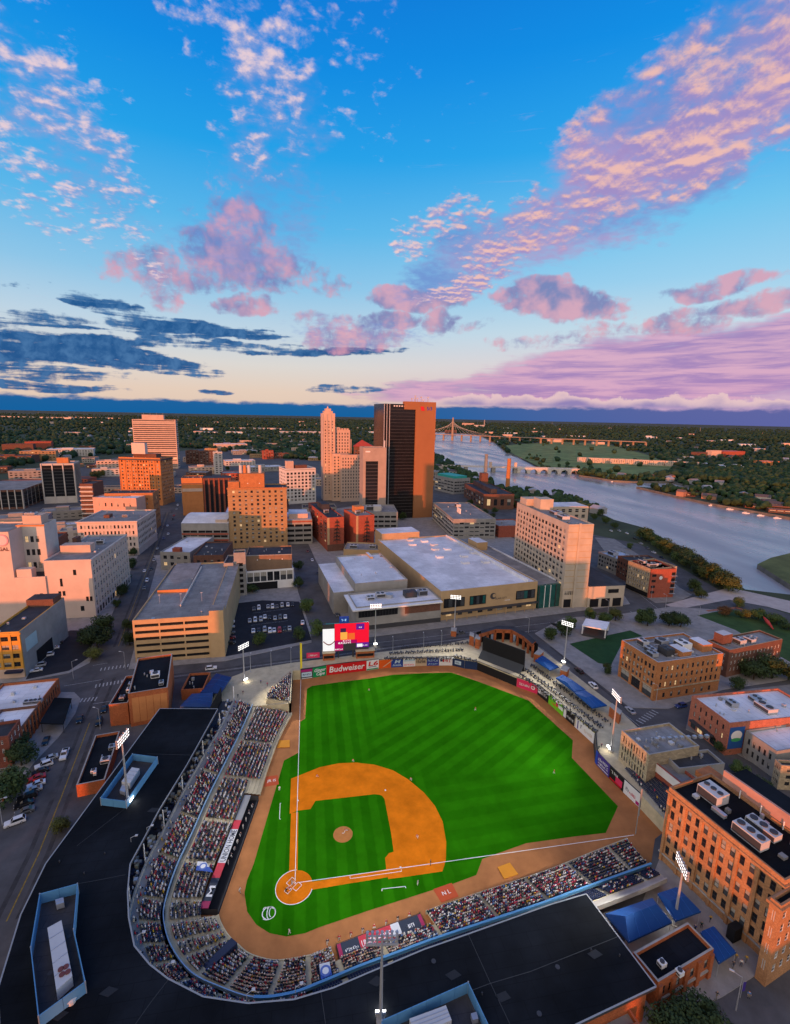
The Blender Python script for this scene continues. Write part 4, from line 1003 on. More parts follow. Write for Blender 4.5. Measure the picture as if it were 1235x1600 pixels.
# dugouts
K_DRED = flat('dugout_roof_red', (.52, .045, .06), .6); K_DSLATE = flat('dugout_roof_slate', (.035, .042, .06), .6); K_DWHT = flat('dugout_roof_white', (.6, .6, .6), .6); K_DCRIM = flat('dugout_roof_crimson', (.36, .03, .09), .6); K_DGREY = flat('dugout_roof_grey', (.25, .25, .25), .7)
def dugout(i0, i1, label, panels, words, rot_t, d0, d1):
    t = thing('dugout', label, 'dugout')
    def fp(i):
        k = min(NS-2, int(i)); return lerp(FS[k], FS[k+1], i-k), lerp(OUT[k], OUT[k+1], i-k).normalized()
    A, oa = fp(i0); B, ob = fp(i1)
    u = (B-A); L = u.length; u.normalize(); n = Vector((u.y, -u.x))
    if n.dot(oa) < 0: n = -n
    b = MB()
    def q(s, d): p = A+u*s+n*d; return (p.x, p.y)
    b.prism([q(0, -.05), q(L, -.05), q(L, 4.4), q(0, 4.4)], .03, .06, K_BLACK)
    b.face([(*q(0, 4.4), .06), (*q(L, 4.4), .06), (*q(L, 4.4), 1.75), (*q(0, 4.4), 1.75)], K_BLACK)
    for s in (0, L): b.face([(*q(s, 0), .06), (*q(s, 4.4), .06), (*q(s, 4.4), 1.75), (*q(s, 0), 1.75)], K_DKMET)
    b.build('dugout_shell', t)
    r = MB(); r.prism([q(.4, 3.2), q(L-.4, 3.2), q(L-.4, 3.6), q(.4, 3.6)], .06, .55, K_NAVY); r.build('bench', t)
    r = MB()
    for s in [L*j/14 for j in range(15)]:
        p = q(s, .1); r.cyl((*p, .06), (*p, 1.05), .04, .04, K_DKMET, 5)
    a, c = q(0, .1), q(L, .1); r.cyl((*a, 1.05), (*c, 1.05), .05, .05, K_DKMET, 5); r.cyl((*a, .6), (*c, .6), .04, .04, K_DKMET, 5); r.build('rail', t)
    for (s0, s1, m) in panels:
        r = MB(); r.prism([q(L*s0+.01, d0), q(L*s1-.01, d0), q(L*s1-.01, d1), q(L*s0+.01, d1)], 1.76, 1.95, m); r.build('roof_panel', t)
    for (s, w, sz, wid, m, d) in words:
        p = q(L*s, d); text('lettering', w, sz, m, t, (*p, 1.97), (0, 0, math.atan2(u.y, u.x)+rot_t), maxw=L*wid, sx=2, bold=.03)
    return t, A, u, n, L
d3 = dugout(11.4, 26.2, 'third base dugout with red and slate roof and players at its rail', [(0, .27, K_DGREY), (.27, .36, K_DRED), (.36, .66, K_DWHT), (.66, .78, K_DRED), (.78, .95, K_DSLATE), (.95, 1, K_DCRIM)],
            [(.51, 'UNION HOME', 2.0, .28, K_DSLATE, 3.1), (.88, 'M', 2.0, .08, K_WHITE, 3.1)], math.pi, 2.3, 4.3)
d1 = dugout(54.6, 64.4, 'first base dugout with red and slate roof crossed by the foot of a lamp head', [(0, .04, K_DCRIM), (.04, .24, K_DSLATE), (.24, .62, K_DRED), (.62, .72, K_DWHT), (.72, .96, K_DSLATE), (.96, 1, K_DCRIM)],
            [(.43, 'UNION HOME', 2.1, .34, K_WHITE, 2.8), (.15, '~9', .9, .15, K_WHITE, 2.8), (.84, '~5', 1.2, .1, K_WHITE, 2.7)], 0.0, .9, 4.7)
# advertising sheets over seats next to the dugouts, and the covered stairway
def banner(pxs, z, m, lab, nm='seat_banner', cat='banner', wd=None, disk=None):
    t = thing(nm, lab, cat); q = [at(x, y, z) for x, y in pxs]
    c = sum(q, Vector((0, 0, 0)))/len(q); t.location = (c.x, c.y, z)
    h = len(q)
    b = MB(); b.face([(p.x-c.x, p.y-c.y, 0) for p in q][::1], m[0]); b.build('sheet', t)
    if len(m) > 1:
        b = MB(); mid = [(q[0]+q[3])/2, (q[1]+q[2])/2]; b.face([(p.x-c.x, p.y-c.y, .02) for p in (q[0], q[1], mid[1], mid[0])], m[1]); b.build('sheet', t)
    if disk:
        b = MB(); b.prism(disc(0, 0, disk, 20), .04, .06, flat('emblem_blue', (.10, .16, .42))); b.build('emblem', t)
        b = MB(); b.prism(disc(0, 0, disk*.6, 20), .065, .075, K_WHITE); b.build('emblem', t)
    return t
banner([(309, 1346), (322, 1347), (333, 1363), (306, 1360)], 4.3, [flat('banner_blue', (.04, .09, .34)), K_DWHT], 'blue and white sheet over seats at the end of the third base dugout', disk=1.0)
banner([(499, 1507), (515, 1503), (520, 1527), (502, 1533)], 4.6, [MATS['banner_blue'], K_DWHT], 'white and blue sheet over seats left of the first base dugout', disk=1.1)
cs = MB(); q = px_poly([(362, 1466), (371, 1474), (317, 1524), (307, 1519)], 3.5); cs.prism(q, 2.2, 3.6, K_NAVY); cs.build('stair_cover', None, label='long navy covered stairway between seating blocks behind home plate', cat='stair cover')

# ------------------------------------------------------------------ downtown buildings
B_CREAM = mat('limestone_cream', (.54, .40, .31), .9, .12, .15)
B_PALE = mat('pale_concrete', (.52, .48, .43), .9, .12, .12)
B_GREY = mat('grey_concrete', (.28, .27, .25), .9, .18, .15)
B_ORNG = mat('brick_tan_orange', (.46, .19, .07), .9, .14, .3, kind='brick')
B_BUFF = mat('brick_buff', (.40, .25, .12), .9, .14, .3, kind='brick')
B_RED = mat('brick_red', (.34, .085, .05), .9, .15, .3, kind='brick')
B_MILL = mat('brick_mill', (.43, .215, .095), .9, .24, .14, kind='brick')
B_BRN = mat('brick_brown', (.16, .075, .05), .9, .18, .3, kind='brick')
B_TAN = mat('panel_tan', (.44, .30, .16), .9, .12, .15)
B_WHT = mat('white_stucco', (.54, .45, .39), .9, .10, .1)
B_DARK = mat('dark_bronze_panel', (.035, .028, .026), .4, .2, .2, spec=.5)
B_STONE = mat('buff_stone', (.42, .34, .22), .9, .16, .2, kind='block')
B_YEL = mat('ochre_paint', (.58, .29, .05), .9, .12, .3)
B_TERRA = mat('terracotta_orange', (.50, .20, .07), .9, .12, .2)
B_TILE = mat('red_roof_tile', (.36, .06, .04), .9, .15, .3)

# striped tower far left of centre
r = building('office_tower', 'tall pale tower with horizontal stripes standing alone on the left skyline', (218.7, 656), (279.6, 656), (281, 655), 101, B_CREAM, K_ROOFG, S_=[(1, 24, 3, 97, .8, .8, .985, .42, 'strip')], E_=[(1, 24, 3, 97, .8, .8, .97, .42, 'strip')], world=(-333, 929, 78, 24, 5))
block(r, 'penthouse', r.w*.22, r.w*.72, 4, 18, r.zr, r.h+9, B_CREAM)
for k in range(4): b = MB(); x = r.w*(.25+.15*k); b.cyl((x, 9, r.h+9), (x, 9, r.h+13), .2, .1, K_STEEL, 5); b.build('antenna', r.o)
# orange brick block with dark cornice
r = building('office_building', 'tall orange brick office block with dark cornice and a pale billboard box on its roof', (185, 714), (250, 715.6), (255.3, 711), 62.2, B_TERRA, K_ROOFD, S_=[(1, 11, 8, 54, 1.2, r.w*0+38, .9, .45, 'd')] if False else [(14, 12, 6, 55, 2, 2, .5, .55, 'd')], E_=[(9, 12, 6, 55, 2, 2, .45, .5, 'd')], depth=30)
cornice(r, r.h-3.2, 1.6, 1.3, K_DKMET); cornice(r, 5, .9, .4, B_TERRA, 'belt_course')
piers(r, 'S', 8, 1.5, .5, 5.9, r.h-3.3, B_TERRA)
block(r, 'penthouse', r.w*.3, r.w*.85, 6, 18, r.zr, r.h+4, B_BRN)
block(r, 'billboard_box', r.w*.3, r.w*.62, 3, 9, r.h+4.01, r.h+17, mat('pale_pink_panel', (.62, .50, .44), .8, .05, .2))
vents(r, 6, 3)
# black glass office with white piers
r = building('office_building', 'dark glass office with white vertical piers on the far left behind the plaza', (62.3, 724.5), (115.3, 723.7), (130.4, 719.4), 52.9, B_PALE, K_ROOFG, S_=[(3, 1, 8, 46.5, .8, .8, .93, .98, 'vert')], E_=[(5, 1, 8, 46.5, .8, .8, .84, .98, 'vert')], depth=34)
piers(r, 'S', 4, 1.2, .7, 0, r.h-.3, B_PALE, inset=.7); piers(r, 'E', 6, 1.2, .6, 0, r.h-.3, B_GREY, inset=.7)
block(r, 'penthouse', r.w*.45, r.w*.8, 8, 18, r.zr, r.h+6, B_TERRA)
r = building('office_building', 'low wide dark office with thin pale piers at the left edge of the skyline', (-60, 767), (34.8, 765), (60, 749), 26.6, B_BRN, K_ROOFG, S_=[(8, 1, 2, 20, .8, .8, .9, .98, 'vert')], E_=[(8, 1, 2, 20, .8, .8, .9, .98, 'vert')])
piers(r, 'S', 9, .9, .5, 0, r.h-.3, B_PALE, inset=.6); piers(r, 'E', 9, .5, .4, 0, r.h-.3, B_GREY, inset=.5)
# balconied block with a plain brown side
r = building('apartment_block', 'brown brick block with stacked white balcony slabs beside the arched window building', (119.8, 757), (139.5, 754.5), (162, 753), 44, B_BRN, K_ROOFD, S_=[(1, 8, 2, 38, .3, .3, .96, .5, 'strip')], world=(-222, 425, 12, 26, 0))
for k in range(8): b = MB(); b.box(-.2, r.w*.98, -1.6, -.01, 4.2+4.5*k, 5.3+4.5*k, B_PALE); b.build('balcony', r.o)
# big white building with tower at the left edge
r = building('department_store', 'big white windowless block with a stepped front wall beside the left street', (67.4, 876.4), (141.4, 874), (174.5, 835), 37.6, B_WHT, K_ROOFG, E_=[(14, 6, 5, 31.5, 1.2, 1.2, .55, .62, 'a'), (14, 1, .3, 4.6, 1.2, 1.2, .6, .8, 'd')], coping=B_PALE)
store = r
for (px_, pz, w_, h_) in ((r.w*.60, 24.6, 1.5, 3), (r.w*.30, 18.5, 1.2, 4.4), (r.w*.24, 13.2, 1.3, 2.6), (r.w*.33, 13.2, 1.3, 2.6), (r.w*.82, 9.5, 1.3, 2.6), (r.w*.9, 9.5, 1.3, 2.6), (r.w*.68, 4, 1.8, 2.8)):
    b = MB(); b.box(px_, px_+w_, -.08, -.003, pz, pz+h_, K_GLASS); b.box(px_-.15, px_+w_+.15, -.14, -.003, pz-.25, pz-.02, B_PALE); b.build('window', r.o)
piers(r, 'E', 15, .7, .3, 4.7, r.h-.9, B_PALE, inset=1.2); cornice(r, r.h-.8, .7, .35, B_PALE, sides='E'); cornice(r, 4.55, .5, .3, B_PALE, 'belt_course', 'E')
b = MB(); b.box(1, r.w*.72, r.d*.30, r.d*.42, r.zr, r.h+3.6, B_CREAM); b.build('roof_house', r.o)
unit(r, r.w*.2, r.d*.5, 5, 4, 2.6); unit(r, r.w*.55, r.d*.62, 4, 3, 2.4); block(r, 'penthouse', r.w*.12, r.w*.22, r.d*.5, r.d*.6, r.zr, r.h+5, B_BRN)
vents(r, 7, 5)
# lower link of the same store, its west part and the windowed tower
r2 = building('store_annex', 'low white link wall with a small parapet box between the store and its tower', (22, 904), (67.2, 900), (75, 880), 29.2, B_WHT, K_ROOFD, world=(-148.7, 169.8, 14.4, 20, 1))
block(r2, 'stair_box', 1.0, 8, .5, 5, r2.zr, r2.h+4.2, B_WHT)
for (fx, pz) in ((.76, 12),):
    b = MB(); b.box(r2.w*fx, r2.w*fx+1.4, -.08, -.003, pz, pz+3.4, K_GLASS); b.build('window', r2.o)
r3 = building('store_annex', 'tall white wall at the left picture edge carrying a round pink sign', (-60, 834), (13.2, 830), (20, 822), 54, B_WHT, K_ROOFG, world=(-176, 169.3, 27.3, 26, 1), coping=B_TERRA)
t = thing('wall_sign', 'round pink sign over dark letters on the white wall at the left picture edge', 'sign'); t.parent = None
ux = Vector((math.cos(r3.rz), math.sin(r3.rz), 0)); nrm = Vector((math.sin(r3.rz), -math.cos(r3.rz), 0))
c = Vector((-152.2, 169, 50))
o3 = r3.o.location; dd_ = (c-o3).dot(ux); base_ = o3+ux*dd_+nrm*.12; t.location = (base_.x, base_.y, 49.6); t.rotation_euler = (0, 0, r3.rz)
b = MB(); b.cyl((0, -.02, 0), (0, -.25, 0), 3.1, 3.1, flat('sign_pink', (.66, .30, .36)), 28); b.build('disc', t)
b = MB(); b.cyl((0, -.251, 0), (0, -.3, 0), 2.6, 2.6, flat('sign_pale_pink', (.72, .50, .52)), 28); b.build('disc', t)
text('lettering', 'GAL', 2.6, flat('sign_letters_dark', (.12, .03, .03)), t, (.4, -.05, -4.9), (R(90), 0, 0), bold=.05)
r4 = building('store_tower', 'grey stair tower with rows of grouped windows rising beside the pink sign', (18.5, 824.4), (46, 823.5), (58.5, 822), 55, B_PALE, K_ROOFG, S_=[(3, 3, 24, 46, 2.6, 2.6, .62, .46, 'd')], world=(-151, 182, 13, 14, 1))
block(r4, 'penthouse', r4.w*.15, r4.w*.85, 2, 10, r4.zr, r4.h+4.6, B_CREAM); cornice(r4, r4.h-.9, .8, .4, B_TERRA, sides='S')
unit(r4, r4.w*.2, 3, 5, 4, 1.2, z=r4.h+4.6)
# yellow building bottom-left of it
r = building('shop_building', 'ochre yellow street front with a blank grey side wall and small mural', (-20, 989.5), (30, 986.8), (68, 934.8), 25.3, B_YEL, K_ROOFD, S_=[(3, 4, 4.2, 19.6, .7, .7, .78, .52, 'd')])
b = MB(); b.box(r.w-.02, r.w+.16, .4, r.d, 0, r.h-.05, B_GREY); b.build('side_wall', r.o)
b = MB(); b.box(r.w+.17, r.w+.2, 3, 12, 10, 16, flat('mural_pale_blue', (.32, .45, .48), .8)); b.build('mural', r.o)
b = MB(); b.box(r.w+.17, r.w+.24, 10, 24, .6, 7, K_BLACK); b.build('shop_window', r.o)
b = MB(); b.prism([(r.w*.45, -2.2), (r.w-.3, -2.2), (r.w-.3, -.02), (r.w*.45, -.02)], 3.0, 3.9, K_NAVY); b.build('awning', r.o)
b = MB(); b.box(0, r.w, -.2, -.003, 0, 4.1, B_CREAM); b.build('shop_front', r.o)
piers(r, 'S', 4, .9, .25, 4.2, r.h-.4, B_YEL); cornice(r, r.h-1.2, .7, .5, B_YEL, sides='S')
b = MB(); b.box(r.w-12, r.w-.6, r.d-9, r.d-1, r.zr, r.h+2.6, B_BRN, K_ROOFD); b.build('roof_house', r.o); vents(r, 4, 8)
# arched window building
r = building('office_building', 'white block with four rows of small dark paired windows at the left street', (119.4, 815.4), (213.5, 814), (234, 796), 32.1, B_WHT, K_ROOFG, S_=[(15, 4, 6.5, 25.5, 1.6, 1.6, .48, .55, 'd'), (8, 1, .4, 4.8, 2, 2, .7, .8, 'd')], E_=[(13, 4, 6.5, 25.5, 1.5, 1.5, .5, .52, 'd')])
cornice(r, r.h-.9, .8, .6, B_WHT); cornice(r, 5.4, .6, .4, B_WHT, 'belt_course'); block(r, 'roof_house', r.w*.3, r.w*.4, r.d*.35, r.d*.5, r.zr, r.h+1.6, B_BRN); vents(r, 6, 9); unit(r, r.w*.6, r.d*.4, 4, 3, 2)
r = building('warehouse', 'pinkish flat topped upper block behind the white block with paired windows', (144.5, 777), (212.6, 778.5), (219, 774), 39, mat('pink_stucco', (.55, .34, .26), .9, .1, .2), K_ROOFW, S_=[(6, 1, 26, 30, 3, 3, .22, .8, 'd')], depth=16); vents(r, 5, 10)
r = building('warehouse', 'orange brick warehouse with a black roof and a deep shaded side wall', (163, 771), (238.5, 770), (248.5, 765.5), 41, B_ORNG, K_ROOFD, S_=[(8, 2, 24, 33, 3, 3, .2, .5, 'd')], E_=[(6, 5, 4, 33, 2, 2, .4, .5, 'd')], depth=24); vents(r, 5, 11)
# parking garage in front
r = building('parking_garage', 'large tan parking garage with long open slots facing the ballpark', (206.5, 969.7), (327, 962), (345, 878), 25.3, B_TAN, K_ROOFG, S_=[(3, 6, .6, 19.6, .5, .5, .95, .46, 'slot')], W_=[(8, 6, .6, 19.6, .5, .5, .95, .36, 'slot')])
gar = r
b = MB(); b.box(r.w+.01, r.w+6.2, -.4, 7, 0, r.h+2.4, B_TAN, K_ROOFG); b.build('stair_tower', r.o)
b = MB(); b.box(r.w+.01, r.w+6.2, 7, r.d, 0, r.h-.2, B_TAN, K_ROOFG); b.build('ramp_wing', r.o)
b = MB(); b.box(2.0, r.w*.52, r.d*.42, r.d*.42+.4, r.zr+.01, r.zr+1.7, B_TERRA); b.box(r.w*.52, r.w*.52+.5, r.d*.18, r.d*.9, r.zr+.01, r.zr+1.2, B_PALE); b.build('ramp_wall', r.o)
b = MB(); b.face([(2, r.d*.42+.5, r.zr+.05), (r.w*.5, r.d*.42+.5, r.zr+.05), (r.w*.5, r.d-2, r.zr+1.6), (2, r.d-2, r.zr+1.6)], K_ROOFG); b.build('ramp', r.o)
for k in range(3): b = MB(); b.cyl((r.w*(.2+.3*k), r.d*.25, r.zr), (r.w*(.2+.3*k), r.d*.25, r.zr+4.5), .1, .07, K_STEEL, 5); b.box(r.w*(.2+.3*k)-.5, r.w*(.2+.3*k)+.5, r.d*.25-.15, r.d*.25+.15, r.zr+4.4, r.zr+4.6, K_LTMET); b.build('roof_lamp', r.o)
vents(r, 4, 12)
# small white-roofed block behind the garage and dark neighbours
r = building('low_building', 'small white roofed block with a red roof hut just behind the parking garage', (250, 862), (297, 863), (306, 838), 18, B_GREY, K_ROOFW, S_=[(4, 2, 2, 12, 1, 1, .5, .5, 'd')], E_=[(3, 2, 2, 12, 1, 1, .4, .5, 'a')])
block(r, 'roof_hut', r.w*.4, r.w*.65, .6, 5, r.zr, r.h+2.4, B_RED); vents(r, 4, 13)
r = building('low_building', 'black roofed brick block wedged between the garage and the tall tan hotel', (302, 868), (349, 867), (352, 846), 20, B_BRN, K_ROOFD, S_=[(4, 3, 2, 13, 1, 1, .4, .5, 'd')]); vents(r, 7, 14)
# tall tan brick hotel
r = building('hotel', 'tall tan brick hotel with nine columns of small windows and an orange top', (355.4, 762.5), (447.8, 761.5), (452, 741), 56.1, B_BUFF, K_ROOFD, S_=[(9, 13, 4, 50, 2.2, 1.8, .38, .56, 'd')], E_=[(5, 13, 4, 50, 2, 2, .3, .5, 'a')], depth=24)
cornice(r, r.h-1.1, 1.0, .5, B_ORNG); cornice(r, r.h-6.5, .5, .25, B_BUFF, 'belt_course')
block(r, 'penthouse', r.w*.20, r.w*.62, 2, 16, r.zr, r.h+11.5, B_ORNG); block(r, 'penthouse', .6, r.w*.195, .7, 8, r.zr, r.h+5, B_ORNG)
for k, (fx, mm) in enumerate(((.22, K_LTMET), (.29, B_TERRA), (.36, K_LTMET), (.55, B_PALE))):
    b = MB(); b.cyl((r.w*fx, 8, r.h+11.5), (r.w*fx, 8, r.h+18), 1.4, 1.3, mm, 10); b.build('roof_tank', r.o)
for fx in (.33, .53): b = MB(); b.box(r.w*fx, r.w*fx+.7, 1.9, 1.997, r.h+3, r.h+3.7, K_WHITE); b.build('wall_lamp', r.o)
vents(r, 5, 15)
# its podium and the frame building
r = building('hotel_podium', 'brown podium with a black roof in front of the tan hotel', (383.9, 868), (456, 865.5), (452, 853), 27, B_BRN if False else mat('podium_brown', (.22, .14, .09), .9, .15, .3), K_ROOFD, depth=22); vents(r, 5, 16); cornice(r, r.h-.5, .5, .2, B_GREY, sides='S')
for k in range(3): b = MB(); x = r.w*(.25+.27*k); b.cyl((x, -.3, r.h-3.2), (x, -.01, r.h-3.2), .35, .35, K_WHITE, 8); b.build('wall_lamp', r.o)
r = building('low_building', 'low block with white framed brown bays facing the car park', (384.7, 893), (458.6, 887.7), (457, 877), 17.5, K_WHITE, K_ROOFD, S_=[(7, 1, 5.6, 11.8, .3, .3, .86, .98, 'd')], depth=12)
b = MB(); b.box(.3, r.w*.65, -.3, -.01, .1, 5, K_BLACK); b.build('entrance_recess', r.o)
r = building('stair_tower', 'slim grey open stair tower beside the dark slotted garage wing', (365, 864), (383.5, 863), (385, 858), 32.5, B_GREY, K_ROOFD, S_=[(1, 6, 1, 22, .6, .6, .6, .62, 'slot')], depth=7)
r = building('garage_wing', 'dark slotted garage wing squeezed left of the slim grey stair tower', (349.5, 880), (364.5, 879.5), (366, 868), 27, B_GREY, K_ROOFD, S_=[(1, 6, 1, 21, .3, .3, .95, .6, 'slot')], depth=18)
# garage with the white roof behind the hotel
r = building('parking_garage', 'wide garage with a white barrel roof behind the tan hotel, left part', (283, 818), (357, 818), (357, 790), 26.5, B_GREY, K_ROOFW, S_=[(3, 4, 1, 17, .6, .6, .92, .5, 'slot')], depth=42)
for k in range(3): b = MB(); b.box(.2, r.w-.2, -.18, -.003, 2+5.2*k, 3.4+5.2*k, B_RED if k else B_CREAM); b.build('spandrel_band', r.o)
b = MB(); n_ = 10
for k in range(n_):
    y0, y1 = r.d*k/n_, r.d*(k+1)/n_; f = lambda y: r.h+.2+4.2*math.sin(math.pi*min(1, max(0, y/r.d)))
    b.face([(0, y0, f(y0)), (r.w, y0, f(y0)), (r.w, y1, f(y1)), (0, y1, f(y1))], K_ROOFW)
b.build('barrel_roof', r.o)
b = MB(); b.box(r.w*.72, r.w-1, 1, 12, r.zr, r.h+3.2, B_CREAM, K_ROOFW); b.build('roof_hut', r.o)
r = building('parking_garage', 'white roofed garage showing right of the tan hotel with stacked grey decks', (446, 812.5), (488, 811.5), (484, 792), 26.5, B_GREY, K_ROOFW, S_=[(3, 4, 1, 19, .6, .6, .9, .5, 'slot')], depth=40)
block(r, 'roof_house', 3, r.w*.85, 8, 30, r.zr, r.h+3.6, B_CREAM, K_ROOFW); b = MB(); b.box(.2, r.w-.2, -.15, -.003, r.h-2.4, r.h-1.2, B_RED); b.build('spandrel_band', r.o)
# orange panel tower with a brown wing
r = building('bank_building', 'orange panelled slab with a lit sign band and brown wing behind the barrel roofed garage', (283, 747), (316, 746.5), (318, 744), 46.1, B_TERRA, K_ROOFD, depth=22)
b = MB(); b.box(.6, r.w-.4, -.5, -.003, r.h-15, r.h-11.6, B_CREAM); b.build('sign_band', r.o); cornice(r, r.h-6.5, .7, .3, K_DKMET, 'belt_course', 'S')
b = MB(); b.box(r.w+.01, r.w+30, 1.0, 22, 0, r.h-.6, B_BRN, K_ROOFD); b.build('brown_wing', r.o)
for k in range(6): b = MB(); x = r.w+1.2+5.2*k; b.box(x, x+.9, .4, .997, 0, r.h-1, B_RED); b.build('pier', r.o)
for k in range(5):
    x = r.w+2.5+5.2*k; b = MB(); b.box(x, x+3, .92, .99, 2, r.h-3, K_GLASS); b.build('window_strip', r.o)
vents(r, 5, 17)
# white gridded block
r = building('office_building', 'white office block with an even grid of square windows left of the stepped tower', (446, 732.5), (493.5, 731), (494.5, 722), 49.7, K_WHITE if False else mat('white_tile', (.62, .60, .57), .8, .06, .2), K_ROOFG, S_=[(8, 9, 3, 41, .8, .8, .58, .62, 'd')], W_=[(4, 9, 3, 41, .8, .8, .4, .5, 'd')], depth=30)
block(r, 'penthouse', r.w*.08, r.w*.3, 4, 12, r.zr, r.h+9, B_CREAM); block(r, 'roof_house', r.w*.36, r.w*.75, 5, 14, r.zr, r.h+3.6, B_BRN); cornice(r, r.h-2, .6, .35, B_GREY)
unit(r, r.w*.7, 15, 4, 3, 2.5)
# stepped art deco tower
r = building('art_deco_tower', 'slender stepped peach stone tower with a narrow crowned shaft', (505.2, 645), (522.4, 645), (523.5, 644), 119, B_CREAM, K_ROOFG, S_=[(3, 26, 8, 106, 1, 1, .28, .55, 'd')], E_=[(3, 26, 8, 106, 1, 1, .28, .55, 'd')], world=(23, 542, 16, 16, 8))
for k in range(4): b = MB(); x = r.w*k/3; b.box(max(0, x-.7), min(r.w, x+.7), -.6, -.003, 0, r.h-1, B_CREAM); b.build('pier', r.o)
b = MB(); b.box(r.w*.15, r.w*.85, 2, 14, r.zr, r.h+3, B_CREAM); b.box(r.w*.28, r.w*.72, 4, 12, r.h+3.003, r.h+6, B_CREAM); b.cyl((r.w/2, 8, r.h+6), (r.w/2, 8, r.h+9), 1.6, .4, B_CREAM, 8); b.build('crown', r.o)
r.w0 = r.w; W2_ = r.w+20
def wing(r, x0, x1, y0, y1, h, cols, rows, name='wing'):
    mb = MB(); hs = []; wd = x1-x0
    facade(mb, Vector((x0, y0, 0)), Vector((1, 0, 0)), Vector((0, -1, 0)), wd, 0, h, [(cols, rows, 4, h-3, 1, 1, .42, .52, 'd')], B_CREAM, hs)
    facade(mb, Vector((x1, y0, 0)), Vector((0, 1, 0)), Vector((1, 0, 0)), y1-y0, 0, h, [(4, rows, 4, h-3, 1, 1, .42, .52, 'd')], B_CREAM, hs)
    mb.face([(x0, y1, 0), (x0, y0, 0), (x0, y0, h), (x0, y1, h)], B_CREAM); mb.face([(x0, y0, h), (x1, y0, h), (x1, y1, h), (x0, y1, h)], K_ROOFG); mb.face([(x1, y1, 0), (x0, y1, 0), (x0, y1, h), (x1, y1, h)], B_CREAM)
    w_ = mb.build(name, r.o); rest_windows(w_, hs)
    return w_
wing(r, r.w+.02, r.w+21, 4, 24, 93.5, 5, 21); wing(r, r.w+21.02, r.w+23.5, 6, 24, 81, 1, 18); wing(r, 11, r.w+16, -7, 3.9, 63, 4, 14); wing(r, r.w+5, r.w+32, -14, -7.1, 62, 7, 13)
b = MB()
for k in range(5): b.box(r.w+2+3.6*k, r.w+4.6+3.6*k, 3.6, 6, 93.52, 95.4, B_CREAM)
b.build('crenellation', r.o, kind='stuff')
# red roofed hotel and grey glass front
r = building('hotel', 'brown tower under a red pyramid roof between the stepped tower and the black tower', (553, 697), (584, 697.5), (586, 696), 77, B_BRN, K_ROOFD, S_=[(6, 18, 3, 68, 1, 1, .5, .5, 'd')], depth=24)
b = MB(); c = Vector((r.w*.42, 12, r.h+8)); q = [Vector((-.8, -.8, r.h-.6)), Vector((r.w+.8, -.8, r.h-.6)), Vector((r.w+.8, 24.8, r.h-.6)), Vector((-.8, 24.8, r.h-.6))]
for i in range(4): b.face([q[i], q[(i+1) % 4], c], B_TILE)
b.build('pyramid_roof', r.o)
r = building('office_building', 'grey office with a dark glass front and pale side piers beside the black tower', (567.5, 698.7), (603, 701), (617, 700), 85, mat('grey_brown_stone', (.36, .29, .24), .9, .12, .12), K_ROOFG, S_=[(1, 1, 4, r.h*0+67, 2.6, 8.5, .98, .98, 'vert')], world=(59.6, 393, 24.5, 20, 5))
b = MB(); b.box(r.w*.1, r.w*.3, -.2, -.003, r.h-5, r.h-3.6, K_WHITE); b.build('sign', r.o)
block(r, 'roof_mast', r.w*.9, r.w*.96, 2, 4, r.zr, r.h+7, K_LTMET)
# black tower with its orange slab
r = building('glass_tower', 'tallest tower of black glass with thin white lines on its left edge', (600, 635.5), (650, 638.5), (655, 634), 130, mat('black_curtain_glass', (.012, .010, .010), .16, .3, .05, spec=.4), K_ROOFD, world=(84.1, 417, 35.8, 40, 8))
gt = r
for k in range(33): b = MB(); b.box(r.w*.2, r.w-.1, -.06, -.003, 6+3.55*k, 6.5+3.55*k, B_DARK); b.build('spandrel', r.o)
for fx in (0, .085, .17): b = MB(); b.box(r.w*fx, r.w*fx+.5, -.35, -.003, 0, r.h-.2, K_LTMET); b.build('fin', r.o)
for k in range(7): b = MB(); b.box(r.w*(.3+.08*k), r.w*(.3+.08*k)+1.6, -.12, -.003, r.h-2.8, r.h-1.6, K_WHITE); b.build('top_lamp', r.o)
a_ = at(650.7, 627.5, 132.9); c_ = at(682, 628.5, 132.9)
K_SLAB = mat('slab_copper_panel', (.31, .135, .055), .75, .08, .05)
r = building('tower_slab', 'bronze orange windowless slab attached to the right side of the black glass tower', (650.7, 627.5), (682, 628.5), (686, 627), 132.9, K_SLAB, K_ROOFG, depth=34)
b = MB(); b.box(-13.2, -.01, 0, 6, r.h-8.4, r.h, K_SLAB); b.build('cap_arm', r.o)
rn = random.Random(3)
for k in range(7): b = MB(); x, y, hh = rn.uniform(1, r.w-2), rn.uniform(3, 20), rn.uniform(3, 8); b.cyl((x, y, r.zr), (x, y, r.h+hh), .35, .25, K_STEEL, 6); b.box(x-1, x+1, y-.4, y+.4, r.h+hh-1.4, r.h+hh-.4, K_LTMET); b.build('antenna', r.o)
s_ = thing('tower_sign', 'small red and blue bank logo high on the orange tower slab', 'sign'); s_.location = r.o.matrix_basis @ Vector((r.w*.5, -.1, r.h-8)); s_.rotation_euler = (0, 0, r.rz)
b = MB(); b.prism([(0, 0), (4, 0), (2.6, 4.6), (-1.0, 4.6)], 0, .2, flat('logo_red', (.55, .02, .03))); o = b.build('shield', s_); o.rotation_euler = (R(90), 0, 0); o.location = (-5.5, 0, -1.5)
text('lettering', '5/3', 5.2, flat('logo_blue', (.02, .06, .36)), s_, (4.0, -.1, .8), (R(90), 0, 0), bold=.08)
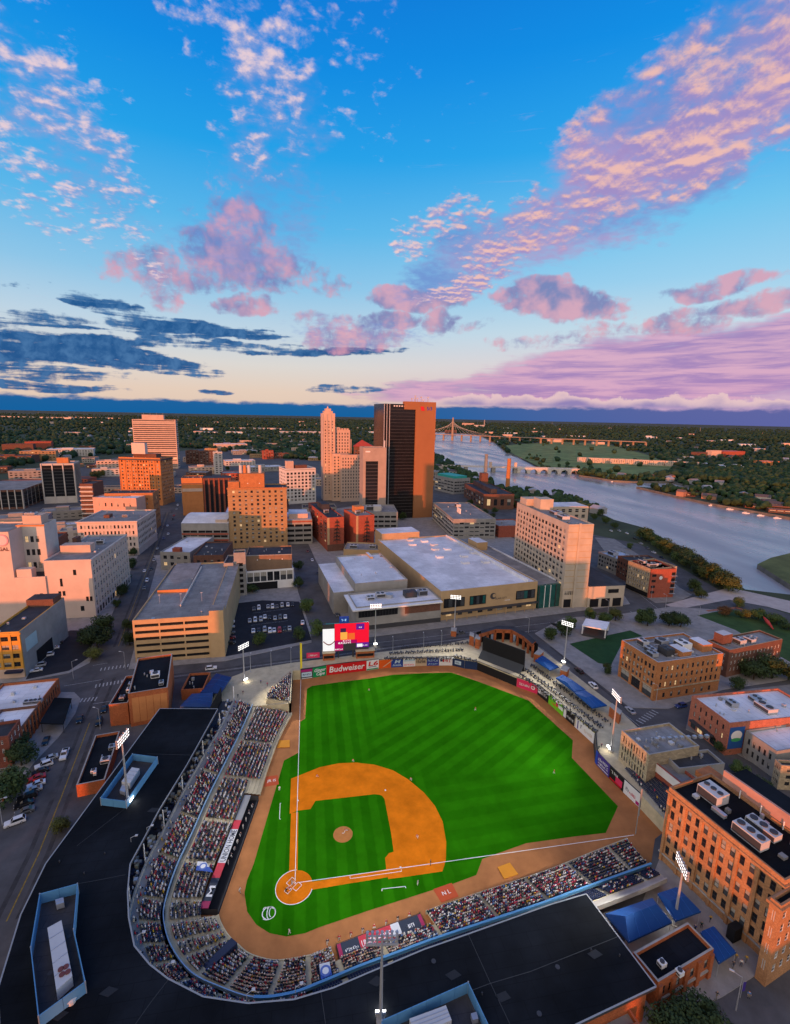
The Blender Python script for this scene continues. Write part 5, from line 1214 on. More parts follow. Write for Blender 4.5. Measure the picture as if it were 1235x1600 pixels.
# low grey office right of it
r = building('low_office', 'long low grey office with ribbed bands right of the orange tower slab', (677, 785), (709, 811), (755, 798), 24, B_GREY, K_ROOFG, S_=[(12, 4, 2, 17, .6, .6, .8, .45, 'd')], E_=[(8, 4, 2, 17, .6, .6, .8, .45, 'd')])
for k in range(6): b = MB(); b.box(r.w*.55+2*k, r.w*.55+1.2+2*k, 14, 15, r.zr, r.h+4, K_WHITE); b.build('roof_fin', r.o)
unit(r, r.w*.2, 20, 7, 5, 3); vents(r, 8, 18)
for k in range(5): b = MB(); b.box(.3, r.w-.3, -.2, -.003, 1+3.8*k, 1.9+3.8*k, B_PALE); b.build('spandrel_band', r.o)
r = building('office_building', 'round edged grey building with a teal roof band near the arched bridge', (680, 742), (710, 748), (726, 743), 28, B_GREY, K_ROOFG, S_=[(6, 4, 2, 20, 1, 1, .85, .4, 'strip')], E_=[(6, 4, 2, 20, 1, 1, .85, .4, 'strip')], depth=30)
b = MB(); b.box(3, r.w-3, 3, 26, r.zr, r.h+3, flat('teal_copper', (.03, .34, .28), .6)); b.build('teal_band', r.o)
# two brick towers carrying tree-like metal ornaments
for i, (A, B, C, h, lab) in enumerate((((486.7, 785), (512, 809), (537.7, 807.5), 33.5, 'left one of two red brick hotel blocks with a dark tree shaped ornament'), ((529.5, 796), (557.3, 806), (585.3, 804), 35.3, 'right one of two red brick hotel blocks with a dark tree shaped ornament'))):
    p0, p1 = at(*B, h), at(*C, h); L = (p1-p0).length
    u_ = (p1-p0).normalized(); v_ = Vector((-u_.y, u_.x, 0))
    dep = (at(*A, h)-p0).dot(v_)
    r = building('hotel_block', lab, B, C, A, h, B_RED, K_ROOFD if not i else K_ROOFG, W_=[(5, 7, 6, 27, 1, 1, .3, .5, 'd')] if not i else (), depth=max(18, dep))
    b = MB(); b.box(-.3, 1.6, -.25, 0, 0, r.h-.1, B_TAN); b.build('corner_strip', r.o)
    K_ORN = flat('ornament_dark_metal', (.025, .03, .028), .6); x = r.w*.55
    b = MB(); b.cyl((x, -.9, 7), (x, -.9, r.h-1.6), .22, .22, K_ORN, 6); b.build('ornament_stem', r.o)
    for k in range(6):
        z = 9.5+3.0*k; s = 3.4-.28*k
        for sd in (-1, 1):
            b = MB(); b.cyl((x, -.9, z+1.0), (x+sd*s, -.9, z-.6), .42, .2, K_ORN, 6); b.cyl((x+sd*s*.5, -.9, z+.2), (x+sd*s*.8, -.9, z+1.2), .25, .15, K_ORN, 5); b.build('ornament_branch', r.o)
    block(r, 'base_band', -.32, r.w+.1, -.3, -.255, 0, 6.0, B_BRN)
    unit(r, r.w*.2, r.d*.3, 4, 3, 3); block(r, 'penthouse', r.w*.3, r.w*.8, r.d*.5, r.d*.75, r.zr, r.h+4.5, B_TERRA if i else K_ROOFD); vents(r, 5, 20+i)
r = building('low_building', 'tan stepped low block linking the two red brick hotel blocks to the convention roof', (537, 858), (602, 860), (598, 842), 15, B_TAN, K_ROOFG, depth=22); unit(r, 4, 6, 6, 4, 2.4); unit(r, r.w*.6, 8, 5, 4, 2.2); vents(r, 5, 24)
r = building('office_building', 'low grey slotted deck behind the two red brick hotel blocks', (560, 800), (622, 800), (618, 780), 27, B_GREY, K_ROOFG, S_=[(6, 4, 2, 20, 1, 1, .85, .45, 'slot')], depth=40); unit(r, 8, 12, 8, 6, 4); vents(r, 9, 25); block(r, 'drum_house', r.w*.4, r.w*.6, 8, 18, r.zr, r.h+4, B_PALE)
# convention centre
r = building('convention_center', 'huge convention hall with a flat pale roof and a tan front wall facing the ballpark', (689.6, 924), (841, 908), (705, 835.7), 21.9, B_TAN, K_ROOFW, S_=[(9, 1, 2.0, 4.2, 2, 2, .55, .95, 'd')], coping=B_PALE)
cc = r
for (x0, x1) in ((.03, .235), (.285, .45), (.77, .975)):
    b = MB(); xa, xb = r.w*x0, r.w*x1; b.box(xa, xb, -.3, -.003, 7.2, 12.6, K_BLACK); b.build('window_frame', r.o)
    n_ = 5
    for k in range(n_): b = MB(); b.box(xa+.3+(xb-xa-.6)*k/n_+.1, xa+.3+(xb-xa-.6)*(k+1)/n_-.1, -.36, -.303, 7.6, 12.2, random.choice((K_GLASS2, K_GLASS, K_TINT))); b.build('window_pane', r.o)
b = MB(); b.cyl((r.w*.525, -.003, 11.2), (r.w*.525, -.25, 11.2), 1.9, 1.9, K_DKMET, 20); b.cyl((r.w*.535, -.251, 11.4), (r.w*.535, -.3, 11.4), 1.1, 1.1, B_TAN, 16); b.build('round_logo', r.o)
text('lettering', 'GLASS CITY', 1.5, K_DKMET, r.o, (r.w*.61, -.06, 9.3), (R(90), 0, 0), bold=.02); text('lettering', 'CENTER', 1.0, K_WHITE, r.o, (r.w*.68, -.06, 7.6), (R(90), 0, 0), bold=.02)
b = MB(); b.box(0, r.w, -2.4, -.31, 4.4, 5.0, K_DKMET); b.build('canopy', r.o)
for k in range(10): b = MB(); x = r.w*(.05+.1*k); b.cyl((x, -2.2, .1), (x, -2.2, 4.4), .2, .2, B_TAN, 6); b.build('canopy_post', r.o)
for (fx, fy) in ((.35, .93), (.5, .88), (.30, .82), (.55, .78), (.48, .68), (.62, .66), (.40, .52), (.68, .5), (.58, .38), (.80, .36), (.85, .55)):
    block(r, 'skylight', r.w*fx, r.w*fx+5, r.d*fy, r.d*fy+4, r.zr, r.zr+1.2, K_ROOFW)
b = MB(); b.box(r.w-6, r.w-5.4, 2, r.d-2, r.zr, r.h+.9, K_ROOFW); b.build('roof_rib', r.o)
b = MB(); b.box(r.w+.02, r.w+18, 1.4, r.d*.98, 0, r.h-3.4, B_TAN, K_ROOFG); b.box(r.w+17.4, r.w+18, 1.4, r.d*.98, r.h-3.39, r.h-2.4, K_ROOFW); b.build('side_hall', r.o)
b = MB(); b.box(r.w+.5, r.w+17.5, -.6, 1.39, .1, r.h-3.0, K_TINT); b.build('glass_lobby', r.o)
for k in range(5): b = MB(); x = r.w+.8+4*k; b.box(x, x+.35, -1.0, -.61, .1, r.h-3, K_WHITE if k in (1, 2) else K_DKMET); b.build('lobby_mullion', r.o)
b = MB(); b.box(r.w*.05, r.w*.55, r.d+.02, r.d+18, 0, r.h+4.4, B_TAN, K_ROOFW); b.build('rear_hall', r.o)
b = MB(); b.box(r.w+3, r.w+12, r.d*.68, r.d*.8, r.h-3.39, r.h+2.8, B_TAN, K_ROOFW); b.box(r.w*.0-20, r.w*.03-20, r.d*.6, r.d*.7, r.h-5, r.h+1, B_TAN, K_ROOFW); b.build('stair_head', r.o)
# its left hall and glazed terrace
r = building('exhibition_hall', 'grey walled left hall of the convention centre with its own pale roof', (555, 912), (637, 905), (596, 869.5), 22.5, B_GREY, K_ROOFW, W_=[(3, 1, 1.5, 8, 3, 3, .5, .8, 'd')], depth=58)
vents(r, 6, 30)
b = MB(); b.box(-12, -.02, 2, r.d, 0, r.h-5, B_GREY, K_ROOFW); b.build('side_hall', r.o)
r = building('terrace_wing', 'glazed lower wing with a white overhanging roof at the convention centre corner', (557, 949), (690, 936), (640, 910), 18, B_GREY, K_ROOFW, S_=[(1, 1, 7.2, 11.0, 1, 25, .98, .95, 'strip')], depth=21)
b = MB(); b.box(r.w*.56, r.w-.5, -.12, -.003, 7, 12, B_BRN); b.build('brown_panel', r.o)
b = MB(); b.box(-2.4, r.w-.2, -2.6, -.01, 12.2, 12.9, K_WHITE); b.box(-2.4, -.01, -.009, r.d, 12.2, 12.9, K_WHITE); b.build('roof_overhang', r.o)
b = MB(); b.box(0, r.w, -.1, -.003, 0, 2.6, K_DKMET); b.build('plinth', r.o)
unit(r, r.w*.62, 8, 7, 5, 3.2, K_DKMET); unit(r, r.w*.8, 9, 5, 4, 3.0, K_STEEL); unit(r, r.w*.3, 12, 5, 4, 2.2); unit(r, r.w*.18, 10, 4, 4, 1.6); b = MB(); b.cyl((r.w*.45, 12, r.zr), (r.w*.45, 12, r.zr+2), 2.2, 2.2, K_STEEL, 14); b.build('tank', r.o)
# peach hotel on the right with its podium
HT = mat('hotel_peach_concrete', (.47, .40, .31), .9, .14, .12)
r = building('hotel', 'tall peach concrete hotel with a long wall of scattered windows by the river', (808.6, 785), (889.8, 819.5), (934.5, 821), 56.6, HT, K_ROOFG, S_=[(15, 12, 5, 49, 2.2, 2.2, .6, .58, 'd')], E_=[(5, 1, 8, 11, 1, 9, .6, .8, 'd')])
hot = r
b = MB(); b.box(r.w+.003, r.w+.8, r.d*.40, r.d*.48, 0, r.h+.6, HT); b.build('pilaster', r.o)
for k in range(13): b = MB(); b.box(.5, r.w-.5, -.1, -.003, 4.85+3.66*k, 5.1+3.66*k, HT); b.build('floor_band', r.o)
for k in range(16): b = MB(); x = .6+(r.w-1.6)*k/15; b.box(x, x+.3, -.12, -.003, 5, r.h-3.4, HT); b.build('pier', r.o)
for k in range(11): b = MB(); b.box(r.w+.003, r.w+.1, .2, r.d*.39, 12+3.9*k, 12.25+3.9*k, B_TAN); b.box(r.w+.003, r.w+.1, r.d*.49, r.d, 12+3.9*k, 12.25+3.9*k, B_TAN); b.build('floor_band', r.o)
unit(r, r.w*.7, r.d*.25, 7, 5, 2.4); unit(r, r.w*.5, r.d*.4, 7, 6, 2.2, K_STEEL); vents(r, 6, 33)
block(r, 'penthouse', r.w*.02, r.w*.16, r.d*.1, r.d*.9, r.zr, r.h+4.5, HT); block(r, 'penthouse', r.w*.2, r.w*.34, r.d*.35, r.d*.95, r.zr, r.h+6.5, HT)
b = MB(); b.box(-6, 12, r.d+.02, r.d+34, 0, r.h-1.2, HT, K_ROOFW); b.build('rear_wing', r.o)
hs = []; mb = MB(); facade(mb, Vector((12.35, r.d+.1, 0)), Vector((0, 1, 0)), Vector((1, 0, 0)), 33.8, 0, r.h-1.5, [(6, 11, 4, 50, 1, 1, .5, .55, 'd')], HT, hs); mb.build('rear_wing_front', r.o); rest_windows(r.o, hs)
b = MB(); b.box(r.w*.3, r.w+1.5, r.d+.02, r.d+24, 0, 13.5, HT, K_ROOFD); b.build('podium', r.o)
for k in range(3): b = MB(); y = r.d+1.5+7.6*k; b.box(r.w+1.503, r.w+1.62, y, y+5.6, .4, 5.6, K_BLACK); b.build('garage_door', r.o)
b = MB(); b.box(r.w+1.503, r.w+1.62, r.d+13, r.d+20, 9, 11.4, K_BLACK); b.build('window_strip', r.o); b = MB(); b.box(r.w+.003, r.w+.12, 1, 5.6, .4, 5.5, K_BLACK); b.build('garage_door', r.o)
# riverside row
r = building('riverside_building', 'tan four storey riverside block with rows of dark windows next to the red brick end', (982.5, 876), (1017.5, 889), (1040, 884), 24, B_STONE, K_ROOFD, S_=[(9, 4, 3.5, 17, .6, .6, .45, .58, 'a')], depth=22); vents(r, 8, 35); unit(r, 3, 6, 4, 3, 2); unit(r, r.w*.5, 9, 4, 3, 2)
b = MB(); b.box(.3, r.w-.3, -.1, -.003, .2, 3.2, K_BLACK); b.build('shop_front', r.o)
r = building('riverside_building', 'red brick corner block with balconies at the end of the riverside row', (1018.5, 889.5), (1057.7, 888.5), (1062, 880), 24, B_RED, K_ROOFD, S_=[(1, 4, 2, 17, .5, r.w*0+13, .7, .45, 'd'), ], W_=[(5, 4, 3, 17, 1, 1, .4, .5, 'd')], depth=20); vents(r, 7, 36); unit(r, 3, 6, 5, 3, 2.2)
for k in range(4): b = MB(); b.box(r.w*.84, r.w*.99, -.1, -.003, 3+4*k, 5+4*k, K_GLASS); b.build('window', r.o); b = MB(); b.box(r.w*.8, r.w+.4, -1.2, -.11, 2.7+4*k, 2.9+4*k, K_STEEL); b.build('balcony', r.o)
b = MB(); b.cyl((r.w*.42, -.003, 13.5), (r.w*.42, -.06, 13.5), 1.2, 1.2, K_WHITE, 16); b.build('round_sign', r.o)
r = building('riverside_building', 'grey riverside block with a pale blue glazed roof behind the hotel podium', (936, 862), (967, 874), (985, 868), 17, B_GREY, mat('roof_pale_blue', (.36, .44, .54), .5, .2, .2), S_=[(7, 3, 1.5, 11, .5, .5, .6, .55, 'd')], depth=20); unit(r, 4, 5, 6, 5, 2.5, K_STEEL); vents(r, 5, 37)
r = building('riverside_building', 'low dark roofed terrace with long skylights between the podium and the tan block', (966, 868), (984, 877), (1003, 868), 20, B_BRN, K_ROOFD, S_=[(4, 3, 2, 13, .5, .5, .5, .5, 'd')], depth=24); vents(r, 6, 38)
# orange corner building and its brown neighbour
r = building('corner_building', 'orange brick corner building with a crowded roof across from the right field tents', (972.6, 1000), (1029, 1035), (1122, 1016), 21.8, B_ORNG, K_ROOFG, S_=[(9, 3, 5.4, 15.4, .8, .8, .52, .62, 'd'), (3, 1, .3, 4.8, .8, .8, .78, .92, 'd')], E_=[(12, 3, 5.2, 15.6, 1.2, 1.2, .36, .6, 'd'), (7, 1, .6, 3.6, 3, 3, .3, .7, 'd')], coping=K_LTMET)
piers(r, 'S', 4, 1.0, .3, 0, r.h-.1, B_ORNG, inset=.6); cornice(r, 4.9, .4, .25, B_STONE, 'belt_course')
unit(r, 3, r.d*.15, 4, 3, 2.6); unit(r, 9, r.d*.10, 4, 3, 2.2, K_STEEL); unit(r, r.w*.55, r.d*.25, 5, 4, 3, K_DKMET); unit(r, r.w*.45, r.d*.55, 5, 5, 3.4, K_WHITE); unit(r, r.w*.2, r.d*.4, 4, 4, 2.5, K_STEEL, fans=1); unit(r, r.w*.6, r.d*.05, 3.5, 3, 2, K_STEEL)
block(r, 'penthouse', r.w*.55, r.w*.9, r.d*.42, r.d*.56, r.zr, r.h+1.6, B_ORNG, K_ROOFW); block(r, 'penthouse', r.w*.45, r.w*.8, r.d*.80, r.d*.95, r.zr, r.h+2.4, B_ORNG, K_ROOFW); vents(r, 14, 40)
b = MB()
for k in range(6): b.cyl((4+3*k, r.d*.3, r.zr+.6), (4+3*k, r.d*.6, r.zr+.6), .25, .25, K_STEEL, 6)
b.build('duct', r.o)
r = building('brick_building', 'wide brown brick building with a grey gravel roof behind the orange corner building', (1106, 1000), (1141, 1016), (1227, 1000), 17.8, B_BRN, K_ROOFG, S_=[(4, 3, 2, 11.6, 1, 1, .3, .5, 'a')], E_=[(14, 3, 2, 11.6, 1, 1, .3, .5, 'a')], depth=None, coping=B_TAN); unit(r, 4, r.d*.3, 4, 4, 2.4); unit(r, r.w*.4, r.d*.5, 4, 3, 2); vents(r, 12, 41); block(r, 'stair_head', .6, 5, 3, 9, r.zr, r.h+4, B_BRN, K_LTMET)
b = MB(); b.box(.02, r.w+.02, -22, -.02, 0, r.h-.4, B_BRN, K_ROOFG) if False else None
# right-hand white roofed brick block with emblem, and its neighbour
r = building('brick_building', 'red brick block with a large white roof and rooftop ducts at the right picture edge', (1081.7, 1087), (1141, 1130.5), (1262, 1102), 16.8, B_ORNG if False else mat('brick_salmon', (.44, .15, .09), .9, .15, .3, kind='brick'), K_ROOFW, S_=[(6, 2, 4.4, 11.2, 1, 1, .28, .55, 'd'), (5, 1, .2, 3.6, 1, 1, .8, .9, 'd')])
unit(r, r.w*.3, r.d*.25, 3, 3, 1.8, K_STEEL); unit(r, r.w*.45, r.d*.5, 6, 4, 2, K_LTMET); unit(r, r.w*.2, r.d*.55, 4, 4, 1.6, K_STEEL); vents(r, 10, 42)
b = MB(); b.box(2, r.w*.7, -1.6, -.01, 3.4, 3.9, K_DKMET); b.build('awning', r.o)
b = MB(); b.box(r.w+.02, r.w+.1, .5, 6.4, 2.4, 10.6, flat('mural_blue', (.02, .09, .30))); b.build('mural', r.o)
b = MB()
for k in range(16):
    a0, a1 = 2*math.pi*k/16, 2*math.pi*(k+1)/16; cz, cy_ = 7.4, 3.4
    b.face([(r.w+.13, cy_, cz), (r.w+.13, cy_+2.2*math.cos(a0), cz+1.9*math.sin(a0)), (r.w+.13, cy_+2.2*math.cos(a1), cz+1.9*math.sin(a1))], K_WHITE)
    b.face([(r.w+.15, cy_, cz-1.2), (r.w+.15, cy_+2.0*math.cos(a0), cz-1.6+.7*math.sin(a0)), (r.w+.15, cy_+2.0*math.cos(a1), cz-1.6+.7*math.sin(a1))], flat('mural_green', (.05, .34, .12)))
b.build('emblem', r.o)
r = building('brick_building', 'lower white roofed annex at the right picture edge below the emblem wall', (1166, 1141), (1214.6, 1174), (1290, 1148), 14, B_GREY, K_ROOFW, S_=[(5, 2, 1, 8, .8, .8, .4, .6, 'd')], depth=26); unit(r, 8, 10, 4, 4, 1.4); vents(r, 4, 43)
r = building('stone_building', 'grey stone block with small windows at the right edge below the white annex', (1212, 1186), (1222, 1196), (1300, 1176), 13, B_STONE, K_ROOFD, S_=[(3, 3, 1, 8, .4, .4, .5, .5, 'd')], E_=[(8, 3, 1, 8, .8, .8, .4, .5, 'd')], depth=30)
# buff stone block behind the right field wall and the dark roofed addition
r = building('stone_building', 'buff stone warehouse with a pale roof touching the right field wall', (972, 1141), (1015, 1179.5), (1080, 1155), 15.6, B_STONE, K_ROOFG, S_=[(9, 3, 1.2, 10.4, .8, .8, .42, .72, 'd')], coping=K_CONC); vents(r, 14, 44)
b = MB()
for k in range(9): b.box(r.w*.45+.3*k, r.w*.45+.9+.3*k, 8+2.2*k, 9.2+2.2*k, r.zr, r.zr+.9, K_STEEL)
b.build('exhaust_fans', r.o, kind='stuff')
r = building('brick_annex', 'small black roofed annex with brick side walls next to the buff stone warehouse', (1038, 1178), (1062, 1201), (1113, 1178), 13.0, B_GREY, K_ROOFD, depth=16); vents(r, 4, 45)
r = building('brick_annex', 'brick wall with a long white sign panel above the right field seats', (1017, 1185), (1066, 1224), (1080, 1214), 12.0, B_RED, K_ROOFG, depth=6)
b = MB(); b.box(.5, r.w-.5, -.2, -.003, r.h-2.8, r.h-.3, K_WHITE); b.build('sign_panel', r.o);
# the long brick mill at lower right
r = building('brick_mill', 'long orange brick mill with arched window bays and black roof along right field', (1046.5, 1229.5), (1228, 1376), (1330, 1330), 25.9, B_MILL, K_ROOFB, S_=[(12, 5, 2.4, 19.8, .8, .8, .50, .64, 'd')], E_=[(8, 4, 2.6, 19.6, 1.4, 1.4, .42, .62, 'a')], depth=15)
mill = r
piers(r, 'S', 7, .7, .3, 0, r.h-1.8, B_MILL, inset=.5); cornice(r, r.h-1.6, .5, .45, B_MILL); cornice(r, 2.1, .35, .3, K_CONC, 'belt_course')
b = MB(); b.box(r.w*.74, r.w*.8, -3, -.36, .2, 3.6, K_BLACK); b.build('porch', r.o)
unit(r, r.w*.12, 5.5, 5.2, 4.2, 2.9, K_LTMET, fans=3); unit(r, r.w*.52, 2.6, 6.5, 2.8, 2.6, K_LTMET, fans=3); unit(r, r.w*.50, 8, 6.5, 2.6, 1.8, K_LTMET, fans=3)
b = MB(); b.box(r.w*.30, r.w*.42, 4.2, 5.2, r.zr, r.zr+.9, K_STEEL); b.build('duct', r.o); vents(r, 7, 46)
b = MB(); b.box(3, r.w, 15.02, 15.6, 0, r.h+3.0, mat('brick_pink', (.46, .26, .20), .9, .15, .2)); b.build('rear_wall', r.o)
b = MB(); b.box(3, r.w, 15.61, 24, 0, r.h+1.0, B_MILL, K_ROOFB); b.build('rear_range', r.o)
for k in range(4): b = MB(); x = 8+5*k; b.cyl((x, 14.4, r.zr), (x, 14.4, r.h+1.2), .14, .14, K_WHITE, 6); b.build('vent_pipe', r.o)
b = MB(); b.box(-4.4, 1.4, 17, 21, 0, r.h-5, K_BRICK); b.box(-5, 2.0, 16.4, 21.6, r.h-4.99, r.h-3.4, mat('rust_orange', (.40, .14, .05), .8, .3, .5)); b.build('stair_tower', r.o)
# corner pavilion of the mill down to the street
r = building('mill_pavilion', 'projecting brick corner pavilion of the long mill at the right picture edge', (1205, 1402), (1222, 1416), (1330, 1368), 24.5, B_MILL, K_ROOFB, S_=[(2, 4, 2.6, 18.6, .6, .6, .45, .6, 'a')], E_=[(5, 5, 2.2, 18.8, .6, .6, .44, .58, 'a')], depth=14)
cornice(r, r.h-1.2, .6, .45, B_MILL)
# brick block with black roof by the left field corner
r = building('brick_building', 'orange brick block with a black roof beside the left end of the grandstand', (199.8, 1084), (262, 1074), (270.6, 1021), 17.7, B_ORNG if False else K_BRICK, K_ROOFB, coping=K_CONC)
for k in range(5): b = MB(); b.box(r.w*(.08+.18*k), r.w*(.08+.18*k)+2.2, -.1, -.003, 1.5, r.h-2, B_TERRA); b.build('brick_panel', r.o)
unit(r, r.w*.5, r.d*.35, 3, 2.6, 1.8, K_WHITE, fans=1); unit(r, r.w*.75, r.d*.12, 1.6, 2.2, 1.4, K_STEEL, fans=1); vents(r, 5, 47)
r = building('brick_building', 'low wing with rooftop machines on the street side of the black roofed brick block', (170, 1101), (199.5, 1098), (212, 1034), 13.2, K_BRICK, K_ROOFB, depth=20, coping=K_CONC); unit(r, 3, 12, 2.4, 2, 1.6, K_STEEL, fans=1); unit(r, 3.4, 8, 2.2, 2, 1.5, K_WHITE, fans=1); unit(r, 2.4, 3, 1.6, 2, 1.4, K_STEEL, fans=1)
r = building('brick_building', 'low black roofed brick annex between the street and the grandstand roof', (119, 1227), (164, 1218), (229, 1135), 8.6, K_BRICK, K_ROOFB, depth=None, coping=K_CONC); unit(r, r.w*.6, r.d*.35, 2.6, 2.2, 1.4, K_LTMET, fans=1); unit(r, r.w*.35, r.d*.2, 1.4, 1.4, 1, K_WHITE, fans=1); unit(r, r.w*.75, r.d*.62, 3, 2, 1.3, K_STEEL); vents(r, 3, 48)
r = building('brick_building', 'small black roofed block with red parapet behind the left field plaza tents', (283, 1078), (318, 1076), (336, 1050), 9.0, K_BRICK, K_ROOFB, depth=None); vents(r, 4, 49)
# left street fronts
r = building('shop_building', 'white roofed brick shop row on the left street with a dark canopy', (-40, 1114), (58, 1103), (86.4, 1060), 11.1, K_BRICK, K_ROOFW, E_=[(9, 1, 1.4, 5.2, .8, .8, .4, .8, 'd')]); unit(r, r.w*.7, 3, 3, 1.8, 1.2, K_STEEL); unit(r, r.w*.85, 3, 3, 1.8, 1.2, K_STEEL); vents(r, 5, 50)
r = building('shop_building', 'brighter white roofed brick shop below the larger one on the left street', (-40, 1156), (25.5, 1147.5), (51, 1102.5), 12.0, B_BRN, K_ROOFW, E_=[(6, 2, 1.2, 6.6, .8, .8, .45, .7, 'd')]); vents(r, 3, 51); piers(r, 'E', 7, .6, .3, 0, r.h-.4, K_BRICK, inset=.5)
r = building('brick_building', 'dark red brick house cut by the left picture edge', (-40, 1158), (12.8, 1150), (14, 1138), 15.5, K_BRICKD, K_ROOFD, E_=[(3, 3, 1.5, 10.5, .6, .6, .4, .6, 'a')], S_=[(4, 3, 1.5, 10.5, 1, 1, .3, .5, 'a')], depth=9)
t = thing('canopy', 'flat black canopy on posts beside the white roofed shop row', 'canopy'); q = px_poly([(85, 1090), (112, 1091), (99, 1131), (62, 1130)], 8.6)
b = MB(); b.prism(q, 8.2, 8.6, K_ROOFB, bottom=True); b.build('canopy_roof', t)
for p in q: b = MB(); c = lerp(p, sum(q, Vector((0, 0)))/4, .08); b.cyl((c.x, c.y, S+.14), (c.x, c.y, 8.2), .12, .12, K_DKMET, 6); b.build('post', t)
# building closing the grandstand at lower right
r = building('brick_building', 'orange brick entrance building with a black roof at the lower right of the grandstand', (990, 1488), (1029, 1535), (1125, 1491.5), 11.5, K_BRICK, K_ROOFB, E_=[(7, 1, 2.6, 5.4, .8, .8, .5, .75, 'd')], coping=K_CONC); unit(r, 3, 3, 1.2, 1.4, 1.2, K_WHITE, fans=1); unit(r, 5.4, 5, 1.2, 1.2, 1.2, K_WHITE, fans=1); cornice(r, 2.0, .4, .3, K_CONC, 'belt_course', 'E'); piers(r, 'E', 5, 1.0, .4, 0, r.h-.9, K_BRICK, inset=.6)
r = building('brick_building', 'orange brick street front under the right end of the black roof', (905, 1640), (1000, 1600), (1027, 1560), 9.5, K_BRICK, K_ROOFG, E_=[(4, 1, 1, 4, .8, .8, .5, .75, 'd')], depth=7)

# ------------------------------------------------------------------ ballpark surroundings
outer = [at(x, y, S).to_2d() for x, y in ((322, 1108), (340, 1080), (352, 1062), (392, 1046), (455, 1036), (560, 1023), (690, 1008), (745, 996), (800, 986), (838, 1008), (900, 1056), (965, 1106), (1000, 1140), (1015, 1185), (1042, 1222))]+[Vector((112, -7))]
wb = [Vector(p) for p in wall_base]
sheet('concourse', outer+[Vector((104.5, -3))]+wb[::-1]+[Vector((-3.5, 98.2)), Vector((-3.5, 73)), Vector((-18, 73))], S+.03, K_TAN)
# outfield wall: each advertising board its own panel
K_WALLC = flat('wall_cap_dark', (.03, .03, .03), .8)
ow = thing('outfield_wall', 'outfield wall lined with coloured advertising boards', 'wall')
def seg_heights(i): return 5.0 if i < 5 else (4.3 if i < 12 else (4.3 if i < 14 else (3.6 if i < 19 else (4.8 if i < 21 else 4.0))))
bk = MB()
for i in range(len(wb)-1):
    a, b = wb[i], wb[i+1]; u = (b-a).normalized(); n = Vector((-u.y, u.x)); h = max(S+.05, seg_heights(i)); 
    bk.prism([a+n*.02, b+n*.02, b+n*.5, a+n*.5], 0, h, K_WALLC)
bk.build('wall_core', ow)
AD = {c: flat('board_'+c, v, .6) for c, v in dict(red=(.50, .008, .012), green=(.0, .22, .07), white=(.66, .66, .66), orange=(.62, .09, .01), blue=(.015, .05, .26), sky=(.42, .55, .66), tan=(.48, .36, .24), navy=(.012, .03, .09), dark=(.02, .022, .03), lime=(.16, .52, .02), pink=(.62, .03, .10), purple=(.05, .03, .22), black=(.01, .01, .012), royal=(.01, .06, .40), magenta=(.35, .01, .14)).items()}
def board(p, q, z0, z1, m, words=(), extra=(), name='advert_board'):
    """board on the field side of the wall from p to q; words: (text, size, rel x, rel z, material, shear, bold, maxw)"""
    p, q = Vector(p), Vector(q); u = (q-p); L = u.length; u.normalize(); n = Vector((-u.y, u.x))
    b = MB(); g = .04
    b.prism([p+u*g-n*.12, q-u*g-n*.12, q-u*g-n*.01, p+u*g-n*.01], z0, z1, m)
    o = b.build(name, ow)
    rz = math.atan2(u.y, u.x); H = z1-z0; ext = []
    for (x0, x1, y0, y1, mm) in extra:
        e = MB(); e.prism([p+u*L*x0-n*.15, p+u*L*x1-n*.15, p+u*L*x1-n*.125, p+u*L*x0-n*.125], z0+H*y0, z0+H*y1, mm); e.build('print', o)
    for (w, sz, fx, fz, mm, sh, bo, mw) in words:
        c = p+u*L*fx-n*.17
        text('lettering', w, sz, mm, o, (c.x, c.y, z0+H*fz), (R(90), 0, rz), shear=sh, bold=bo, maxw=mw*L, sx=2)
    return o
w_ = [tuple(v) for v in wall_base]
board(w_[0], w_[1], .1, 4.9, AD['dark'], [('~6', 1.0, .5, .45, AD['navy'], 0, .02, .75)], [(.05, .95, .7, .95, AD['magenta']), (.08, .92, .2, .66, AD['sky']), (.08, .95, .03, .09, AD['white'])])
board(w_[1], w_[2], .1, 4.9, AD['green'], [('Ginger', 2.1, .5, .68, AD['white'], .3, .05, .85), ('Cape', 2.1, .54, .30, AD['white'], .3, .05, .62)])
board(w_[2], w_[4], .1, 5.0, AD['red'], [('Budweiser', 4.0, .5, .5, AD['white'], .12, .07, .88)])
board(w_[4], w_[5], .1, 4.9, AD['white'], [('L6', 3.0, .52, .62, AD['red'], .1, .09, .8)], [(.03, .97, .02, .14, AD['green']), (.2, .8, .28, .34, AD['navy'])])
board(w_[5], w_[6], .1, 4.3, AD['orange'], [('/', 4.5, .5, .5, AD['tan'], .6, .05, .9)])
board(w_[6], w_[7], .1, 4.3, AD['blue'], [('~8', .8, .5, .3, AD['sky'], 0, .02, .8), ('M', 2.4, .5, .66, AD['sky'], .2, .05, .5)], [(.12, .88, .16, .2, AD['sky'])])
board(w_[7], w_[8], .1, 4.3, AD['white'], [('~10', 1.0, .5, .22, AD['pink'], 0, .01, .85)], [(.06, .94, .62, .86, AD['sky']), (.06, .94, .42, .46, AD['sky'])])
board(w_[8], w_[9], .1, 4.2, AD['tan'], [('~6', 1.7, .5, .58, AD['dark'], .3, .03, .8)], [(.08, .92, .36, .40, AD['dark'])])
board(w_[9], w_[10], .1, 4.2, AD['blue'], [('~6', 1.4, .5, .68, AD['sky'], 0, .04, .85), ('~8', 1.0, .5, .24, AD['sky'], 0, .03, .85)], [(.04, .96, .42, .5, AD['purple'])])
